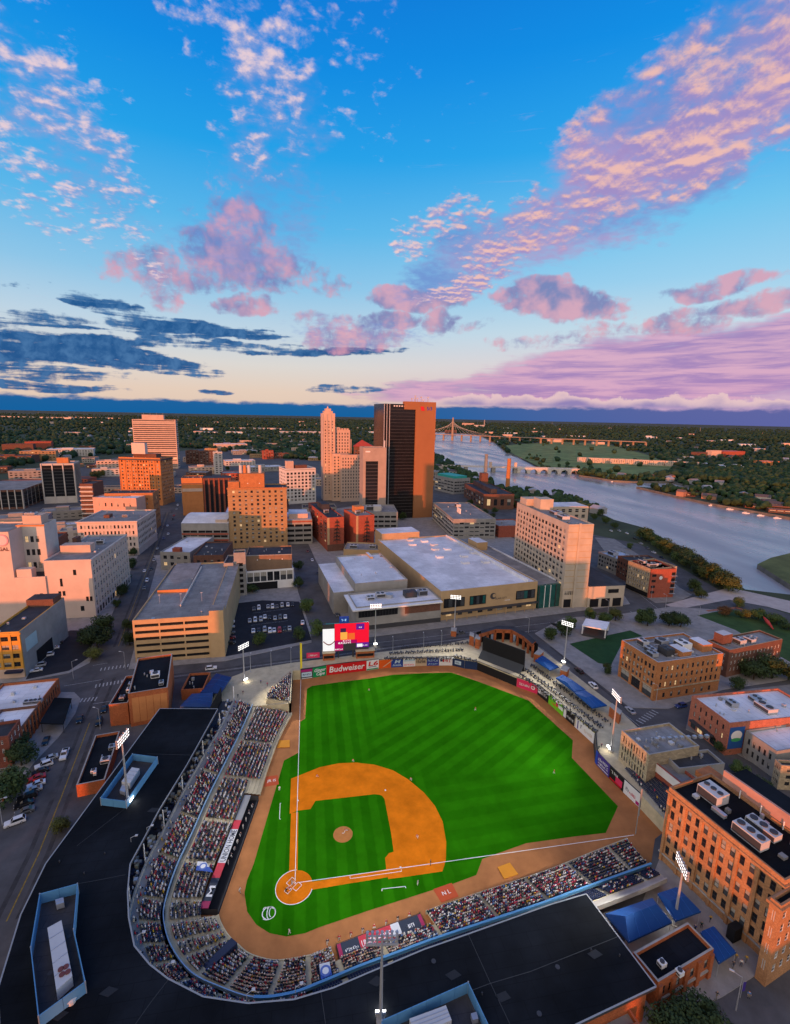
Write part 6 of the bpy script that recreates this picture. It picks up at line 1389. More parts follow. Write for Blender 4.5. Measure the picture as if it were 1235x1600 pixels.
board(w_[10], w_[11], .1, 4.2, AD['white'], [('~4', 2.0, .58, .62, AD['red'], .25, .06, .6)], [(.08, .26, .5, .78, AD['navy'])])
board(w_[11], w_[12], .1, 4.2, AD['navy'], [('~4', 1.0, .45, .5, AD['navy'], .1, .03, .5)], [(.2, .72, .28, .74, AD['sky'])]); board(w_[12], w_[13], .1, 4.2, AD['navy'])
board(w_[13], w_[14], .1, 4.0, AD['black'], name='padding')
board(w_[14], w_[15], .1, 4.3, AD['pink'], [('~8', 1.5, .38, .5, AD['white'], 0, .02, .5), ('O', 2.2, .78, .5, AD['white'], 0, .1, .2)])
board(w_[15], w_[16], .1, 4.3, AD['black'], [('~5', 1.8, .62, .5, AD['white'], .1, .04, .5)], [(.06, .3, .3, .76, AD['white'])])
board(w_[16], w_[17], .1, 4.3, AD['lime'], [('~5', 1.4, .45, .4, AD['orange'], .1, .04, .5)], [(.5, .66, .5, .95, AD['pink']), (.68, .96, .45, .8, AD['white'])])
board(w_[17], w_[18], .1, 4.3, AD['black'], [('~8', 1.2, .62, .42, AD['white'], 0, .03, .62)], [(.03, .26, .06, .94, AD['white'])])
board(w_[18], w_[19], .1, 4.3, AD['white'], [('~1', 2.0, .36, .55, AD['navy'], 0, .06, .1), ('~9', 1.6, .7, .5, AD['tan'], 0, .02, .4)], [(.02, .06, .05, .95, AD['tan']), (.15, .2, .1, .9, AD['purple'])])
board(w_[19], w_[20], .1, 4.2, AD['dark'], name='padding')
board(w_[20], w_[21], .1, 4.9, AD['royal']); board(w_[21], w_[22], .1, 4.9, AD['purple'], [('~7', 1.5, .5, .66, AD['white'], 0, .04, .8), ('~11', 1.0, .5, .36, AD['white'], 0, .02, .8)], [(.08, .92, .1, .15, AD['white'])])
board(w_[22], w_[23], .1, 4.6, AD['black'], [('~5', 1.2, .35, .74, AD['white'], 0, .05, .5)], [(.45, .9, .2, .68, AD['pink']), (.06, .84, .06, .18, AD['red'])])
board(w_[23], w_[24], .1, 4.6, AD['white'], [('~3', 1.6, .24, .5, AD['navy'], 0, .06, .2), ('~6', 1.3, .58, .44, AD['pink'], 0, .03, .4)], [(.78, .98, .04, .3, AD['magenta'])])
b = MB(); strip(b, [w_[i] for i in range(16, 20)], .16, 4.62, flat('wall_top_yellow', (.55, .52, .05))); b.build('yellow_top_line', ow)
# foul poles
for (x, y), z0, z1, lab in (((0, 98.6), 4.9, 17.5, 'thick yellow foul pole at the left field corner'), ((96.2, .3), 0, 15, 'thin pale foul pole at the right field corner')):
    t = thing('foul_pole', lab, 'foul pole', (x, y, 0)); b = MB(); m = K_YEL if x < 5 else K_STEEL
    b.cyl((0, 0, 0), (0, 0, z1), .2 if x < 5 else .12, .2 if x < 5 else .12, m, 10); b.build('pole', t)
    b = MB(); b.box(.1, .7 if x < 5 else .4, -.05, .05, z0+.4, z1-.2, m) if x < 5 else b.box(.1, .4, -.03, .03, 6, z1-.2, m); b.build('screen', t)
# batter's eye
t = thing('batters_eye', 'big black batters eye screen standing behind the centre field wall', 'batter screen')
p, q = Vector((82.5, 97.8)), Vector((96.3, 81.0)); u = (q-p).normalized(); n = Vector((-u.y, u.x)); 
if n.y < 0: n = -n
b = MB(); pp, qq = p+n*4, q+n*4; b.prism([pp, qq, qq+n*.6, pp+n*.6], S+.04, 14.4, K_BLACK); b.build('screen', t)
b = MB(); b.face([(*(p+n*.4), 4.4), (*(q+n*.4), 4.4), (*(q+n*3.95), 7.6), (*(p+n*3.95), 7.6)], flat('eye_slope_grey', (.045, .05, .055), .9)); b.face([(*(p+n*.4), 0), (*(q+n*.4), 0), (*(q+n*.4), 4.4), (*(p+n*.4), 4.4)], K_BLACK); b.build('sloping_apron', t)
for k in range(5): b = MB(); c = lerp(pp, qq, (k+.5)/5)+n*.62; b.cyl((*c, S+.04), (*c, 14), .18, .18, K_DKMET, 6); b.cyl((*(c+n*3), S+.04), (*c, 10), .14, .14, K_DKMET, 6); b.build('brace', t)
# scoreboard
t = thing('scoreboard', 'large video scoreboard with a red screen and white side panel above the left field wall', 'scoreboard')
c = at(540, 1030, S); a = at(504.7, 981, 20.4); 
def facing(px0, px1, y_w, zt):
    """plan line through y = y_w seen between two columns of the photograph"""
    out = []
    for px_ in (px0, px1):
        d = ray(px_, 995); k = (y_w-CAM.y)/d.y; out.append((CAM+d*k).to_2d())
    return out
P0, P1 = facing(504.5, 576.5, 107.0, 0); 
du = (P1-P0); LW = du.length; du.normalize(); dn = Vector((-du.y, du.x)); rzb = math.atan2(du.y, du.x)
def sc_panel(f0, f1, z0, z1, m, name, d=0.0, par=None):
    b = MB(); x0, x1 = P0+du*LW*f0, P0+du*LW*f1
    b.prism([x0-dn*(.3+d), x1-dn*(.3+d), x1-dn*(.2+d), x0-dn*(.2+d)], z0, z1, m); return b.build(name, par or t)
def screen_mat(nm, c, s): return flat(nm, [x*.3 for x in c], .4, emit=c, estr=s)
SR = screen_mat('screen_red', (.80, .005, .03), 1.0); SM = screen_mat('screen_magenta', (.42, .0, .10), .8); SWt = screen_mat('screen_white', (.82, .82, .82), 1.0); SD = screen_mat('screen_dark', (.05, .01, .05), 1.0); SY = screen_mat('screen_food_yellow', (.8, .36, .06), 1.0); SO = screen_mat('screen_food_orange', (.75, .12, .02), 1.0); SB = screen_mat('screen_indigo', (.10, .01, .22), 1.0)
b = MB(); b.prism([P0-dn*.18, P1-dn*.18, P1+dn*1.4, P0+dn*1.4], 8.2, 21.8, K_DKMET); b.build('cabinet', t)
sc_panel(.0, .25, 8.6, 19.6, SWt, 'white_screen'); sc_panel(.255, 1.0, 12.0, 21.9, SR, 'red_screen'); sc_panel(.255, .44, 8.4, 11.95, SM, 'lower_screen'); sc_panel(.72, 1.0, 9.6, 11.95, SB, 'line_score_screen')
sc_panel(.255, .74, 12.0, 13.6, SM, 'caption_band', .11); sc_panel(.38, .53, 14.0, 17.6, SY, 'food_picture', .11); sc_panel(.55, .69, 13.9, 17.0, SO, 'food_picture', .11); sc_panel(.38, .50, 17.7, 19.6, SD, 'drink_picture', .11); sc_panel(.72, .90, 18.6, 21.5, SB, 'corner_panel', .11); sc_panel(.74, .86, 9.9, 11.4, SWt, 'score_box', .11)
b = MB()
for k in range(12):
    tt = k/11; x0 = P0+du*LW*(.01+.23*tt)-dn*.45; z_ = 13.4-1.6*math.sin(math.pi*tt); b.cyl((*x0, z_), (*(x0+du*.5), z_), .28, .28, flat('print_brown_red', (.25, .04, .03)), 5)
b.build('swoosh_print', t, kind='stuff')
for (w, sz, f, z, m) in (('~6', 1.0, .52, 13.4, SWt), ('~9', 1.1, .47, 12.4, SWt), ('~8', .8, .35, 9.3, SWt), ('~3', .9, .81, 19.9, SWt), ('~6', .7, .92, 10.7, SWt)):
    x0 = P0+du*LW*f-dn*.55; text('lettering', w, sz, m, t, (x0.x, x0.y, z), (R(90), 0, rzb), bold=.02)
x0 = P0+du*LW*.46; b = MB(); b.prism([x0-du*2.2-dn*.2, x0+du*2.2-dn*.2, x0+du*2.2+dn*.3, x0-du*2.2+dn*.3], 22.1, 25.2, AD['royal']); b.build('top_sign', t)
xt = x0-dn*.24; text('lettering', '~3', 1.5, screen_mat('sign_pale_blue', (.35, .6, .9), .8), t, (xt.x, xt.y, 23.6), (R(90), 0, rzb), bold=.04)
b = MB(); b.prism([P0-dn*.1+du*1.5, P1-dn*.1-du*1.5, P1+dn*.2-du*1.5, P0+dn*.2+du*1.5], 21.95, 22.1, flat('teal_trim', (.03, .30, .30))); b.build('top_rail', t)
for f in (.12, .34, .66, .9): x0 = P0+du*LW*f+dn*.8; b = MB(); b.cyl((*x0, S), (*x0, 8.4), .4, .4, K_DKMET, 8); b.build('post', t)
for f0, f1, lab in ((.0, .25, 'brick kiosk under the left end of the scoreboard'), (.72, 1.12, 'brick kiosk under the right end of the scoreboard')):
    x0, x1 = P0+du*LW*f0-dn*1.6, P0+du*LW*f1-dn*1.6; k = thing('kiosk', lab, 'kiosk'); b = MB(); b.prism([x0, x1, x1+dn*3, x0+dn*3], S+.04, S+3.6, K_BRICK, K_TAN); b.build('kiosk_wall', k)
    b = MB(); b.prism([x0-dn*.02+du*.4, x1-dn*.02-du*.4, x1-dn*.1-du*.4, x0-dn*.1+du*.4], S+1.1, S+2.4, K_BLACK); b.build('hatch', k)
    b = MB(); b.prism([x0-dn*.4-du*.3, x1-dn*.4+du*.3, x1+dn*3.2+du*.3, x0+dn*3.2-du*.3], S+3.62, S+3.9, K_TAN); b.build('kiosk_roof', k)
b = MB(); p0 = at(489.5, 1027, 6); b.box(-3, 3, -.1, .1, 0, 2.6, AD['pink']); o = b.build('sign_board', None, (p0.x, p0.y, S+1.2), rzb, label='small red sign board left of the scoreboard kiosks', cat='sign'); text('lettering', '~7', 1.0, K_WHITE, o, (0, -.13, 1.3), (R(90), 0, 0), bold=.02)
for sx in (-2.6, 2.6): b = MB(); b.cyl((sx, 0, -1.2), (sx, 0, 0), .08, .08, K_DKMET, 5); b.build('post', o)

# flood-light poles -----------------------------------------------------------
def floodpole(base, topz, basez, label, aim, rows=3, cols=7, glow=True, gz=None, energy=48000, offs=(0, 0)):
    c = at(base[0], base[1], basez); t = thing('floodlight_pole', label, 'floodlight pole', (c.x, c.y, basez))
    H = topz-basez; b = MB(); b.cyl((0, 0, 0), (0, 0, H*.5), .34, .27, K_STEEL, 10); b.cyl((0, 0, H*.5), (0, 0, H), .27, .18, K_STEEL, 10); b.cyl((0, 0, 0), (0, 0, .5), .8, .8, K_CONC, 10); b.build('pole', t)
    d = Vector((aim[0]-c.x, aim[1]-c.y)); rz = math.atan2(d.y, d.x)+math.pi/2
    hd = MB(); hd.box(-2.7, 2.7, -.2, .2, 0, .2, K_STEEL); 
    for k in range(rows): hd.box(-2.7, 2.7, -.1, .1, .2+.8*k, .3+.8*k, K_STEEL)
    for sx in (-2.6, -.9, .9, 2.6): hd.box(sx-.07, sx+.07, -.1, .1, .2, .8*rows, K_STEEL)
    ho = hd.build('lamp_rack', t, (0, 0, H-.8*rows+.2), rz)
    lm = MB(); lm.cyl((0, .12, 0), (0, -.26, -.08), .16, .30, K_STEEL, 8); lm.cyl((0, -.262, -.081), (0, -.28, -.085), .27, .27, K_LAMP, 8)
    me = lm.mesh('lamp')
    for k in range(rows):
        for j in range(cols): link('lamp', me, ho, (-2.45+4.9*j/(cols-1), -.2, .58+.8*k))
    if glow:
        z = gz if gz is not None else 4.4
        g = MB(); g.box(-.9, .9, -.2, .2, 0, .5, K_GLOW); g.box(-.9, .9, .21, .4, -.1, .6, K_STEEL); go = g.build('low_floodlight', t, (0, 0, z), rz)
        for o2 in (go,): o2.location += Vector((math.sin(rz)*.9, -math.cos(rz)*.9, 0))
        pl = bpy.data.lights.new('low_flood', 'POINT'); pl.energy = 130; pl.color = (1, .93, .82); pl.shadow_soft_size = .5
        po = bpy.data.objects.new('low_flood', pl); COL.objects.link(po); po.parent = t; po.location = Vector((math.sin(rz)*1.8, -math.cos(rz)*1.8, z+.3))
    sp = bpy.data.lights.new('flood', 'SPOT'); sp.energy = energy; sp.color = (1, .95, .86); sp.spot_size = R(96); sp.spot_blend = .8; sp.shadow_soft_size = .8
    so = bpy.data.objects.new('flood', sp); COL.objects.link(so); so.parent = t
    v = Vector((aim[0]-c.x, aim[1]-c.y, -topz)); so.rotation_euler = (-v).to_track_quat('Z', 'Y').to_euler(); so.location = (math.sin(rz)*3.0, -math.cos(rz)*3.0, H+.6)
    return t
floodpole((200, 1253), 34, 14, 'tall floodlight pole rising from the left wing of the black roof', (20, 8), gz=.6)
floodpole((382, 1062), 20.5+10, S, 'tall floodlight pole on the plaza at the left field corner', (25, 50)) if False else floodpole((382, 1064), 21.5, S, 'floodlight pole on the plaza at the left field corner', (25, 50), gz=.8)
floodpole((586.5, 1009), 26.5, S, 'floodlight pole just right of the scoreboard', (35, 40), gz=1.2)
floodpole((710, 987), 25, S, 'floodlight pole left of the black batters eye', (50, 45), gz=.8)
floodpole((881.7, 1037), 25.5, S, 'floodlight pole between the two rows of blue tents in right centre field', (60, 40), gz=1.2)
floodpole((954.7, 1174), 26.6, S, 'floodlight pole beside the buff stone warehouse in right field', (55, 35), gz=1.4)
floodpole((1053.5, 1446), 21.5, S, 'floodlight pole among the large blue tents at lower right', (20, -5), gz=3.0)
floodpole((595, 1597), 32.6, 14, 'tall floodlight pole at the bottom edge rising from the black roof', (25, 30), gz=.5)

# tents, canopies, brick pavilions --------------------------------------------
def tent(pxs, z, label, ridge=1.6, m=None, legs=True, seams=3):
    """sloped canvas canopy over four corners at eaves height z, on poles"""
    q = [at(x, y, z) for x, y in pxs]; c = sum(q, Vector((0, 0, 0)))/4
    t = thing('tent', label, 'tent', (c.x, c.y, S)); b = MB(); m = m or K_TENT
    L = [p-Vector((c.x, c.y, S)) for p in q]
    m0, m1 = (L[0]+L[3])/2, (L[1]+L[2])/2; r0, r1 = lerp(m0, m1, .16)+Vector((0, 0, ridge)), lerp(m0, m1, .84)+Vector((0, 0, ridge))
    fs = ([L[0], L[1], r1, r0], [L[2], L[3], r0, r1], [L[1], L[2], r1], [L[3], L[0], r0])
    for f in fs: b.face(f, m)
    for i in range(4): a, e = L[i], L[(i+1) % 4]; b.face([a-Vector((0, 0, .45)), e-Vector((0, 0, .45)), e, a], m)
    b.build('canvas', t)
    for i in range(4): p = lerp(L[i], Vector((0, 0, L[i].z)), .05); s = MB(); s.cyl((p.x, p.y, .04), (p.x, p.y, p.z+.1), .07, .07, K_STEEL, 5); s.build('tent_pole', t)
    k = MB(); a, e = L[0], L[1]
    for j in range(1, seams): v0, v1 = lerp(L[0], L[1], j/seams), lerp(r0, r1, j/seams); k.cyl(v0+Vector((0, 0, .03)), v1+Vector((0, 0, .03)), .035, .035, flat('canvas_seam', (.03, .13, .42)), 4); v0, v1 = lerp(L[3], L[2], j/seams), lerp(r0, r1, j/seams); k.cyl(v0+Vector((0, 0, .03)), v1+Vector((0, 0, .03)), .035, .035, MATS['canvas_seam'], 4)
    k.build('seam_cord', t, kind='stuff'); return t
tent([(836, 1032), (848, 1024), (874, 1042), (860, 1047)], S+3.4, 'small blue tent beside the brick pavilion in centre field', .8)
tent([(869, 1059), (880, 1054), (915, 1077), (898, 1081)], S+3.4, 'blue tent nearest the centre field pole in the row along the right field street', .9)
tent([(898, 1082), (914, 1078), (949, 1102), (926, 1106)], S+3.4, 'blue tent at the right end of the row along the right field street', .9)
tent([(946, 1428), (1020, 1403), (1051, 1441), (983, 1472)], S+4.2, 'biggest blue tent at lower right between the black roof and the lamp pole', 2.2, seams=4)
tent([(1028, 1396), (1058, 1386), (1096, 1424), (1056, 1439)], S+4.0, 'blue tent behind the biggest one beside the lamp pole', 1.2)
tent([(1095, 1456), (1116, 1447), (1151, 1488), (1124, 1505)], S+4.0, 'flat blue canopy next to the brick mill at lower right', .4)
tent([(313, 1082), (338, 1052), (362, 1058), (345, 1083)], S+4.0, 'dark blue canopy over the left field plaza by the grandstand roof', .8, flat('slate_blue_canvas', (.01, .035, .13), .7))
tent([(281, 1104), (300, 1084), (333, 1082), (330, 1105)], S+4.5, 'blue netted canopy at the top end of the black grandstand roof', .8, flat('dull_blue_canvas', (.02, .06, .18), .7))
def pavilion(pts, z, label, name='pavilion', roofm=None):
    t = thing(name, label, 'pavilion'); q = px_poly(pts, z); b = MB(); b.prism(q, S+.04, z, K_BRICK, roofm or K_TAN); b.build('brick_wall', t)
    c = sum(q, Vector((0, 0)))/len(q); b = MB(); b.prism([c+(p-c)*1.07 for p in q], z+.004, z+.3, K_CONC, roofm or K_CONC); b.build('coping', t); return t
pavilion([(734, 993), (741, 996), (741, 990), (735, 988)], S+5, 'left one of two brick gate pillars near the batters eye', 'gate_pillar'); pavilion([(743, 998), (750, 1000), (751, 994), (744, 992)], S+5, 'right one of two brick gate pillars near the batters eye', 'gate_pillar')
pavilion([(835, 1022), (844, 1024), (850, 1018), (842, 1015)], S+4, 'brick pillar at the top of the small blue centre field tent', 'gate_pillar'); pavilion([(876, 1047), (886, 1050), (890, 1044), (880, 1040)], S+3.6, 'brick hut with a lamp between the blue tents', 'gate_pillar')
pavilion([(953, 1104), (969, 1117), (972, 1112), (957, 1100)], S+4, 'orange brick kiosk at the right end of the blue tents', 'kiosk'); pavilion([(705, 986), (713, 987), (714, 982), (706, 981)], S+3, 'small brick booth at the foot of the lamp pole left of the batters eye', 'kiosk')
# curved brick restaurant terrace behind the batter's eye: arched wall and dark roof ring
t = thing('brick_arcade', 'curved orange brick arcade with a dark ring roof behind the batters eye', 'arcade')
ring = [(752, 990), (775, 983), (800, 984), (818, 994), (832, 1006)]
oz = S+7; inn = [at(x, y, oz).to_2d() for x, y in ring]; outp = [at(x, y, oz).to_2d() for x, y in ((752, 985), (778, 978), (804, 979), (822, 988), (838, 1002))]
b = MB(); b.prism(inn+outp[::-1], oz-.5, oz, K_BRICK, K_ROOFD, bottom=True); b.build('ring_roof', t)
for i in range(len(inn)-1):
    a, e = inn[i], inn[i+1]; u = (e-a).normalized(); n = Vector((-u.y, u.x)); L = (e-a).length; k = max(2, int(L/4))
    for j in range(k+1): c = a+u*L*j/k+n*.5; b = MB(); b.prism([c-u*.5-n*.4, c+u*.5-n*.4, c+u*.5+n*.4, c-u*.5+n*.4], S+.04, oz-.51, K_BRICK); b.build('brick_pier', t)
    b = MB(); b.prism([a+n*.1, e+n*.1, e+n*.5, a+n*.5], oz-2, oz-.52, K_BRICK); b.prism([a+n*3, e+n*3, e+n*3.3, a+n*3.3], S+.04, oz-.51, K_BLACK); b.build('arch_wall', t)
# stage house on the green beyond the street
t = thing('stage', 'small white roofed open stage at the edge of the green beyond right field', 'stage'); q = px_poly([(910, 977), (948, 984), (953, 972), (916, 966)], S+6)
b = MB(); b.prism(q, S+5.4, S+6, K_WHITE, K_ROOFW, bottom=True); b.build('stage_roof', t); c0 = sum(q, Vector((0, 0)))/4
b = MB(); b.prism([lerp(q[2], c0, .05), lerp(q[3], c0, .05), lerp(q[3], c0, .12), lerp(q[2], c0, .12)], S+.15, S+5.39, K_WHITE); b.build('rear_wall', t); b = MB(); b.prism([lerp(p, c0, .04) for p in q], S+.15, S+1.2, K_DKMET); b.build('stage_floor', t)
for p in q: c = lerp(p, c0, .06); b = MB(); b.cyl((*c, S+1.2), (*c, S+5.39), .35, .35, K_WHITE, 8); b.build('column', t)
sheet('park_lawn', px_poly([(890, 1006), (985, 985), (1005, 994), (975, 1000), (955, 1040), (935, 1036)], S+.15), S+.16, mat('lawn_dark_green', (.018, .062, .018), 1, .25, .2))
sheet('park_lawn', px_poly([(1090, 962), (1140, 952), (1235, 975), (1330, 1010), (1330, 1100), (1235, 1035), (1150, 985)], S+.02), S+.15, mat('lawn_olive', (.035, .075, .02), 1, .3, .15))
b = MB(); strip(b, px_poly([(1105, 955), (1150, 950), (1200, 962), (1260, 985)]), 2.0, S+.18, mat('red_path', (.33, .13, .08), .9, .2, .3)); b.build('path', kind='structure')
t = thing('sculpture', 'long red abstract sculpture lying on the grass near the right edge', 'sculpture'); a, e = at(1190, 970), at(1208, 986)
b = MB(); b.cyl(a+Vector((0, 0, 3.4)), lerp(a, e, .5)+Vector((0, 0, 2.4)), .2, 1.0, flat('sculpture_red', (.55, .06, .04)), 8); b.cyl(lerp(a, e, .5)+Vector((0, 0, 2.4)), e+Vector((0, 0, 1.2)), 1.0, .3, MATS['sculpture_red'], 8); b.build('beam', t)
for f in (.3, .7): b = MB(); p = lerp(a, e, f); b.cyl(p, p+Vector((0, 0, 2.2)), .2, .2, K_DKMET, 6); b.build('leg', t)
# terrace tables and chairs on the outfield concourse
tb_ = MB(); tb_.cyl((0, 0, .7), (0, 0, .76), .62, .62, K_DKMET, 10); TABT = tb_.mesh('table_top'); tb_ = MB(); tb_.cyl((0, 0, 0), (0, 0, .7), .07, .07, K_DKMET, 6); TABL = tb_.mesh('leg')
ch = MB(); ch.box(-.22, .22, -.22, .22, .42, .46, K_DKMET); ch.box(-.22, .22, .18, .22, .46, .85, K_DKMET); ch.box(-.2, -.16, -.2, .2, 0, .42, K_DKMET); ch.box(.16, .2, -.2, .2, 0, .42, K_DKMET); CHM = ch.mesh('chair')
def patio(x, y, z, lab, grp, rn):
    t = thing('patio_table', lab, 'patio table', (x, y, z), rn.uniform(0, 1.5), grp); link('table_top', TABT, t); link('leg', TABL, t)
    for k in range(4): a = k*math.pi/2; link('chair', CHM, t, (.95*math.cos(a), .95*math.sin(a), 0), a-math.pi/2)
rn = random.Random(21)
rows = [((605, 1030), (708, 1030), 16, 'front row behind left centre field wall'), ((612, 1022), (722, 1016), 15, 'middle row behind left centre field wall'), ((630, 1013), (738, 1005), 14, 'back row behind left centre field wall'), ((712, 1026), (742, 1034), 6, 'group behind the navy curved wall'),
        ((815, 1056), (930, 1143), 20, 'front row of right field terrace'), ((823, 1048), (938, 1136), 20, 'second row of right field terrace'), ((832, 1041), (945, 1126), 18, 'third row of right field terrace')]
for a, e, k, lab in rows:
    A_, E_ = at(*a), at(*e)
    for j in range(k):
        p = lerp(A_, E_, (j+rn.uniform(-.15, .15))/(k-1)); patio(p.x, p.y, S+.04, 'dark table with chairs, %s in the %s' % (ORD[j], lab), 'patio tables on the outfield terraces', rn)

# ------------------------------------------------------------------ unseen blocks added behind the viewpoint to cast the evening shade
SA, CA = math.sin(SUN_AZ), math.cos(SUN_AZ)
for (p0, p1, hh, lab) in ((-575, -470, 64, 'tall office slab far to the left of the viewpoint, outside the picture'), (-465, -312, 31, 'long office block left of the viewpoint, outside the picture'), (-308, -236, 34, 'brick block behind the viewpoint on the left, outside the picture'), (-233, -181, 25.5, 'low brick block behind the viewpoint left of the slim tower, outside the picture'), (-178, -92, 26, 'grey block behind the viewpoint next to the slim tower, outside the picture'), (-89, -73, 87, 'slim tower behind the viewpoint, outside the picture'),
                          (-70, -20, 36, 'pale block behind the viewpoint right of the slim tower, outside the picture'), (-18, 75, 48, 'wide tall block behind the viewpoint on the right, outside the picture'), (77, 165, 21, 'low warehouse behind the viewpoint on the right, outside the picture'), (168, 300, 26, 'long warehouse far right behind the viewpoint, outside the picture')):
    q = 222; o = Vector((-CA*p1+SA*q, SA*p1+CA*q))
    nf = max(2, int((hh-6)/4.2)); nc = max(3, int((p1-p0)/5))
    building('shade_block', lab, (0, 1500), (10, 1500), (10, 1400), hh, random.choice((B_GREY, B_BRN, B_PALE, B_BUFF)), K_ROOFG, S_=[(nc, nf, 4, hh-8, 1, 1, .5, .5, 'd')], world=(o.x, o.y, p1-p0, 24, math.degrees(math.atan2(-SA, CA))))

# ------------------------------------------------------------------ trees
K_BARK = mat('bark', (.055, .042, .03), .95, .3, 2)
K_LEAF = [mat('leaf_%s' % nm, c, .8, .35, .5, kind='leaf') for nm, c in (('deep_green', (.034, .058, .018)), ('mid_green', (.055, .088, .022)), ('olive', (.085, .098, .022)), ('autumn', (.14, .065, .022)))]
def crown_mesh(seed, n, lobes, leaf):
    rn = random.Random(seed); v, f = [], []
    L = [(Vector((rn.uniform(-.38, .38), rn.uniform(-.38, .38), rn.uniform(.38, 1.02))), rn.uniform(.2, .4)) for _ in range(lobes)]
    for _ in range(n):
        c, r = rn.choice(L)
        while True:
            d = Vector((rn.uniform(-1, 1), rn.uniform(-1, 1), rn.uniform(-1, 1)))
            if .2 < d.length < 1: break
        d.normalize(); p = c+d*r*(rn.random()**.33)*Vector((1, 1, .8)).length/1.62
        nn = (d+Vector((rn.uniform(-.8, .8), rn.uniform(-.8, .8), rn.uniform(-.2, .9)))).normalized(); t = nn.orthogonal().normalized(); s = nn.cross(t)
        a = rn.uniform(0, 6.28); t, s = t*math.cos(a)+s*math.sin(a), s*math.cos(a)-t*math.sin(a); z = leaf*rn.uniform(.6, 1.4); i = len(v)
        v += [p-t*z-s*z*.5, p+t*z*.2-s*z*.8, p+t*z+s*z*.3, p-t*z*.1+s*z*.8]; f.append((i, i+1, i+2, i+3))
    me = bpy.data.meshes.new('crown'); me.from_pydata([tuple(x) for x in v], [], f); me.update(); return me
CROWN = []
for k in range(4):
    base_ = crown_mesh(50+k, 2600, 13, .042)
    for j, m in enumerate(K_LEAF):
        me = base_.copy(); me.materials.append(m); CROWN.append((k, j, me))
def trunk_mesh():
    b = MB(); b.cyl((0, 0, -.02), (0, 0, .4), .05, .035, K_BARK, 6)
    for a in range(4): t = a*1.57+.4; b.cyl((0, 0, .3), (.3*math.cos(t), .3*math.sin(t), .65), .025, .01, K_BARK, 5)
    return b.mesh('trunk')
TRUNK = trunk_mesh()
rt = random.Random(9)
def tree(px, py, h, label, kind=0, group=None, w=1.0, z=S+.14, pos=None):
    c = pos or at(px, py, z); t = thing('tree', label, 'tree', (c.x, c.y, z), rt.uniform(0, 6.28), group)
    s = h/1.32; o = link('trunk', TRUNK, t); o.scale = (s, s, s)
    cr = link('crown', rt.choice([m for k, j, m in CROWN if j == kind]), t); cr.scale = (s*w, s*w, s)
    return t
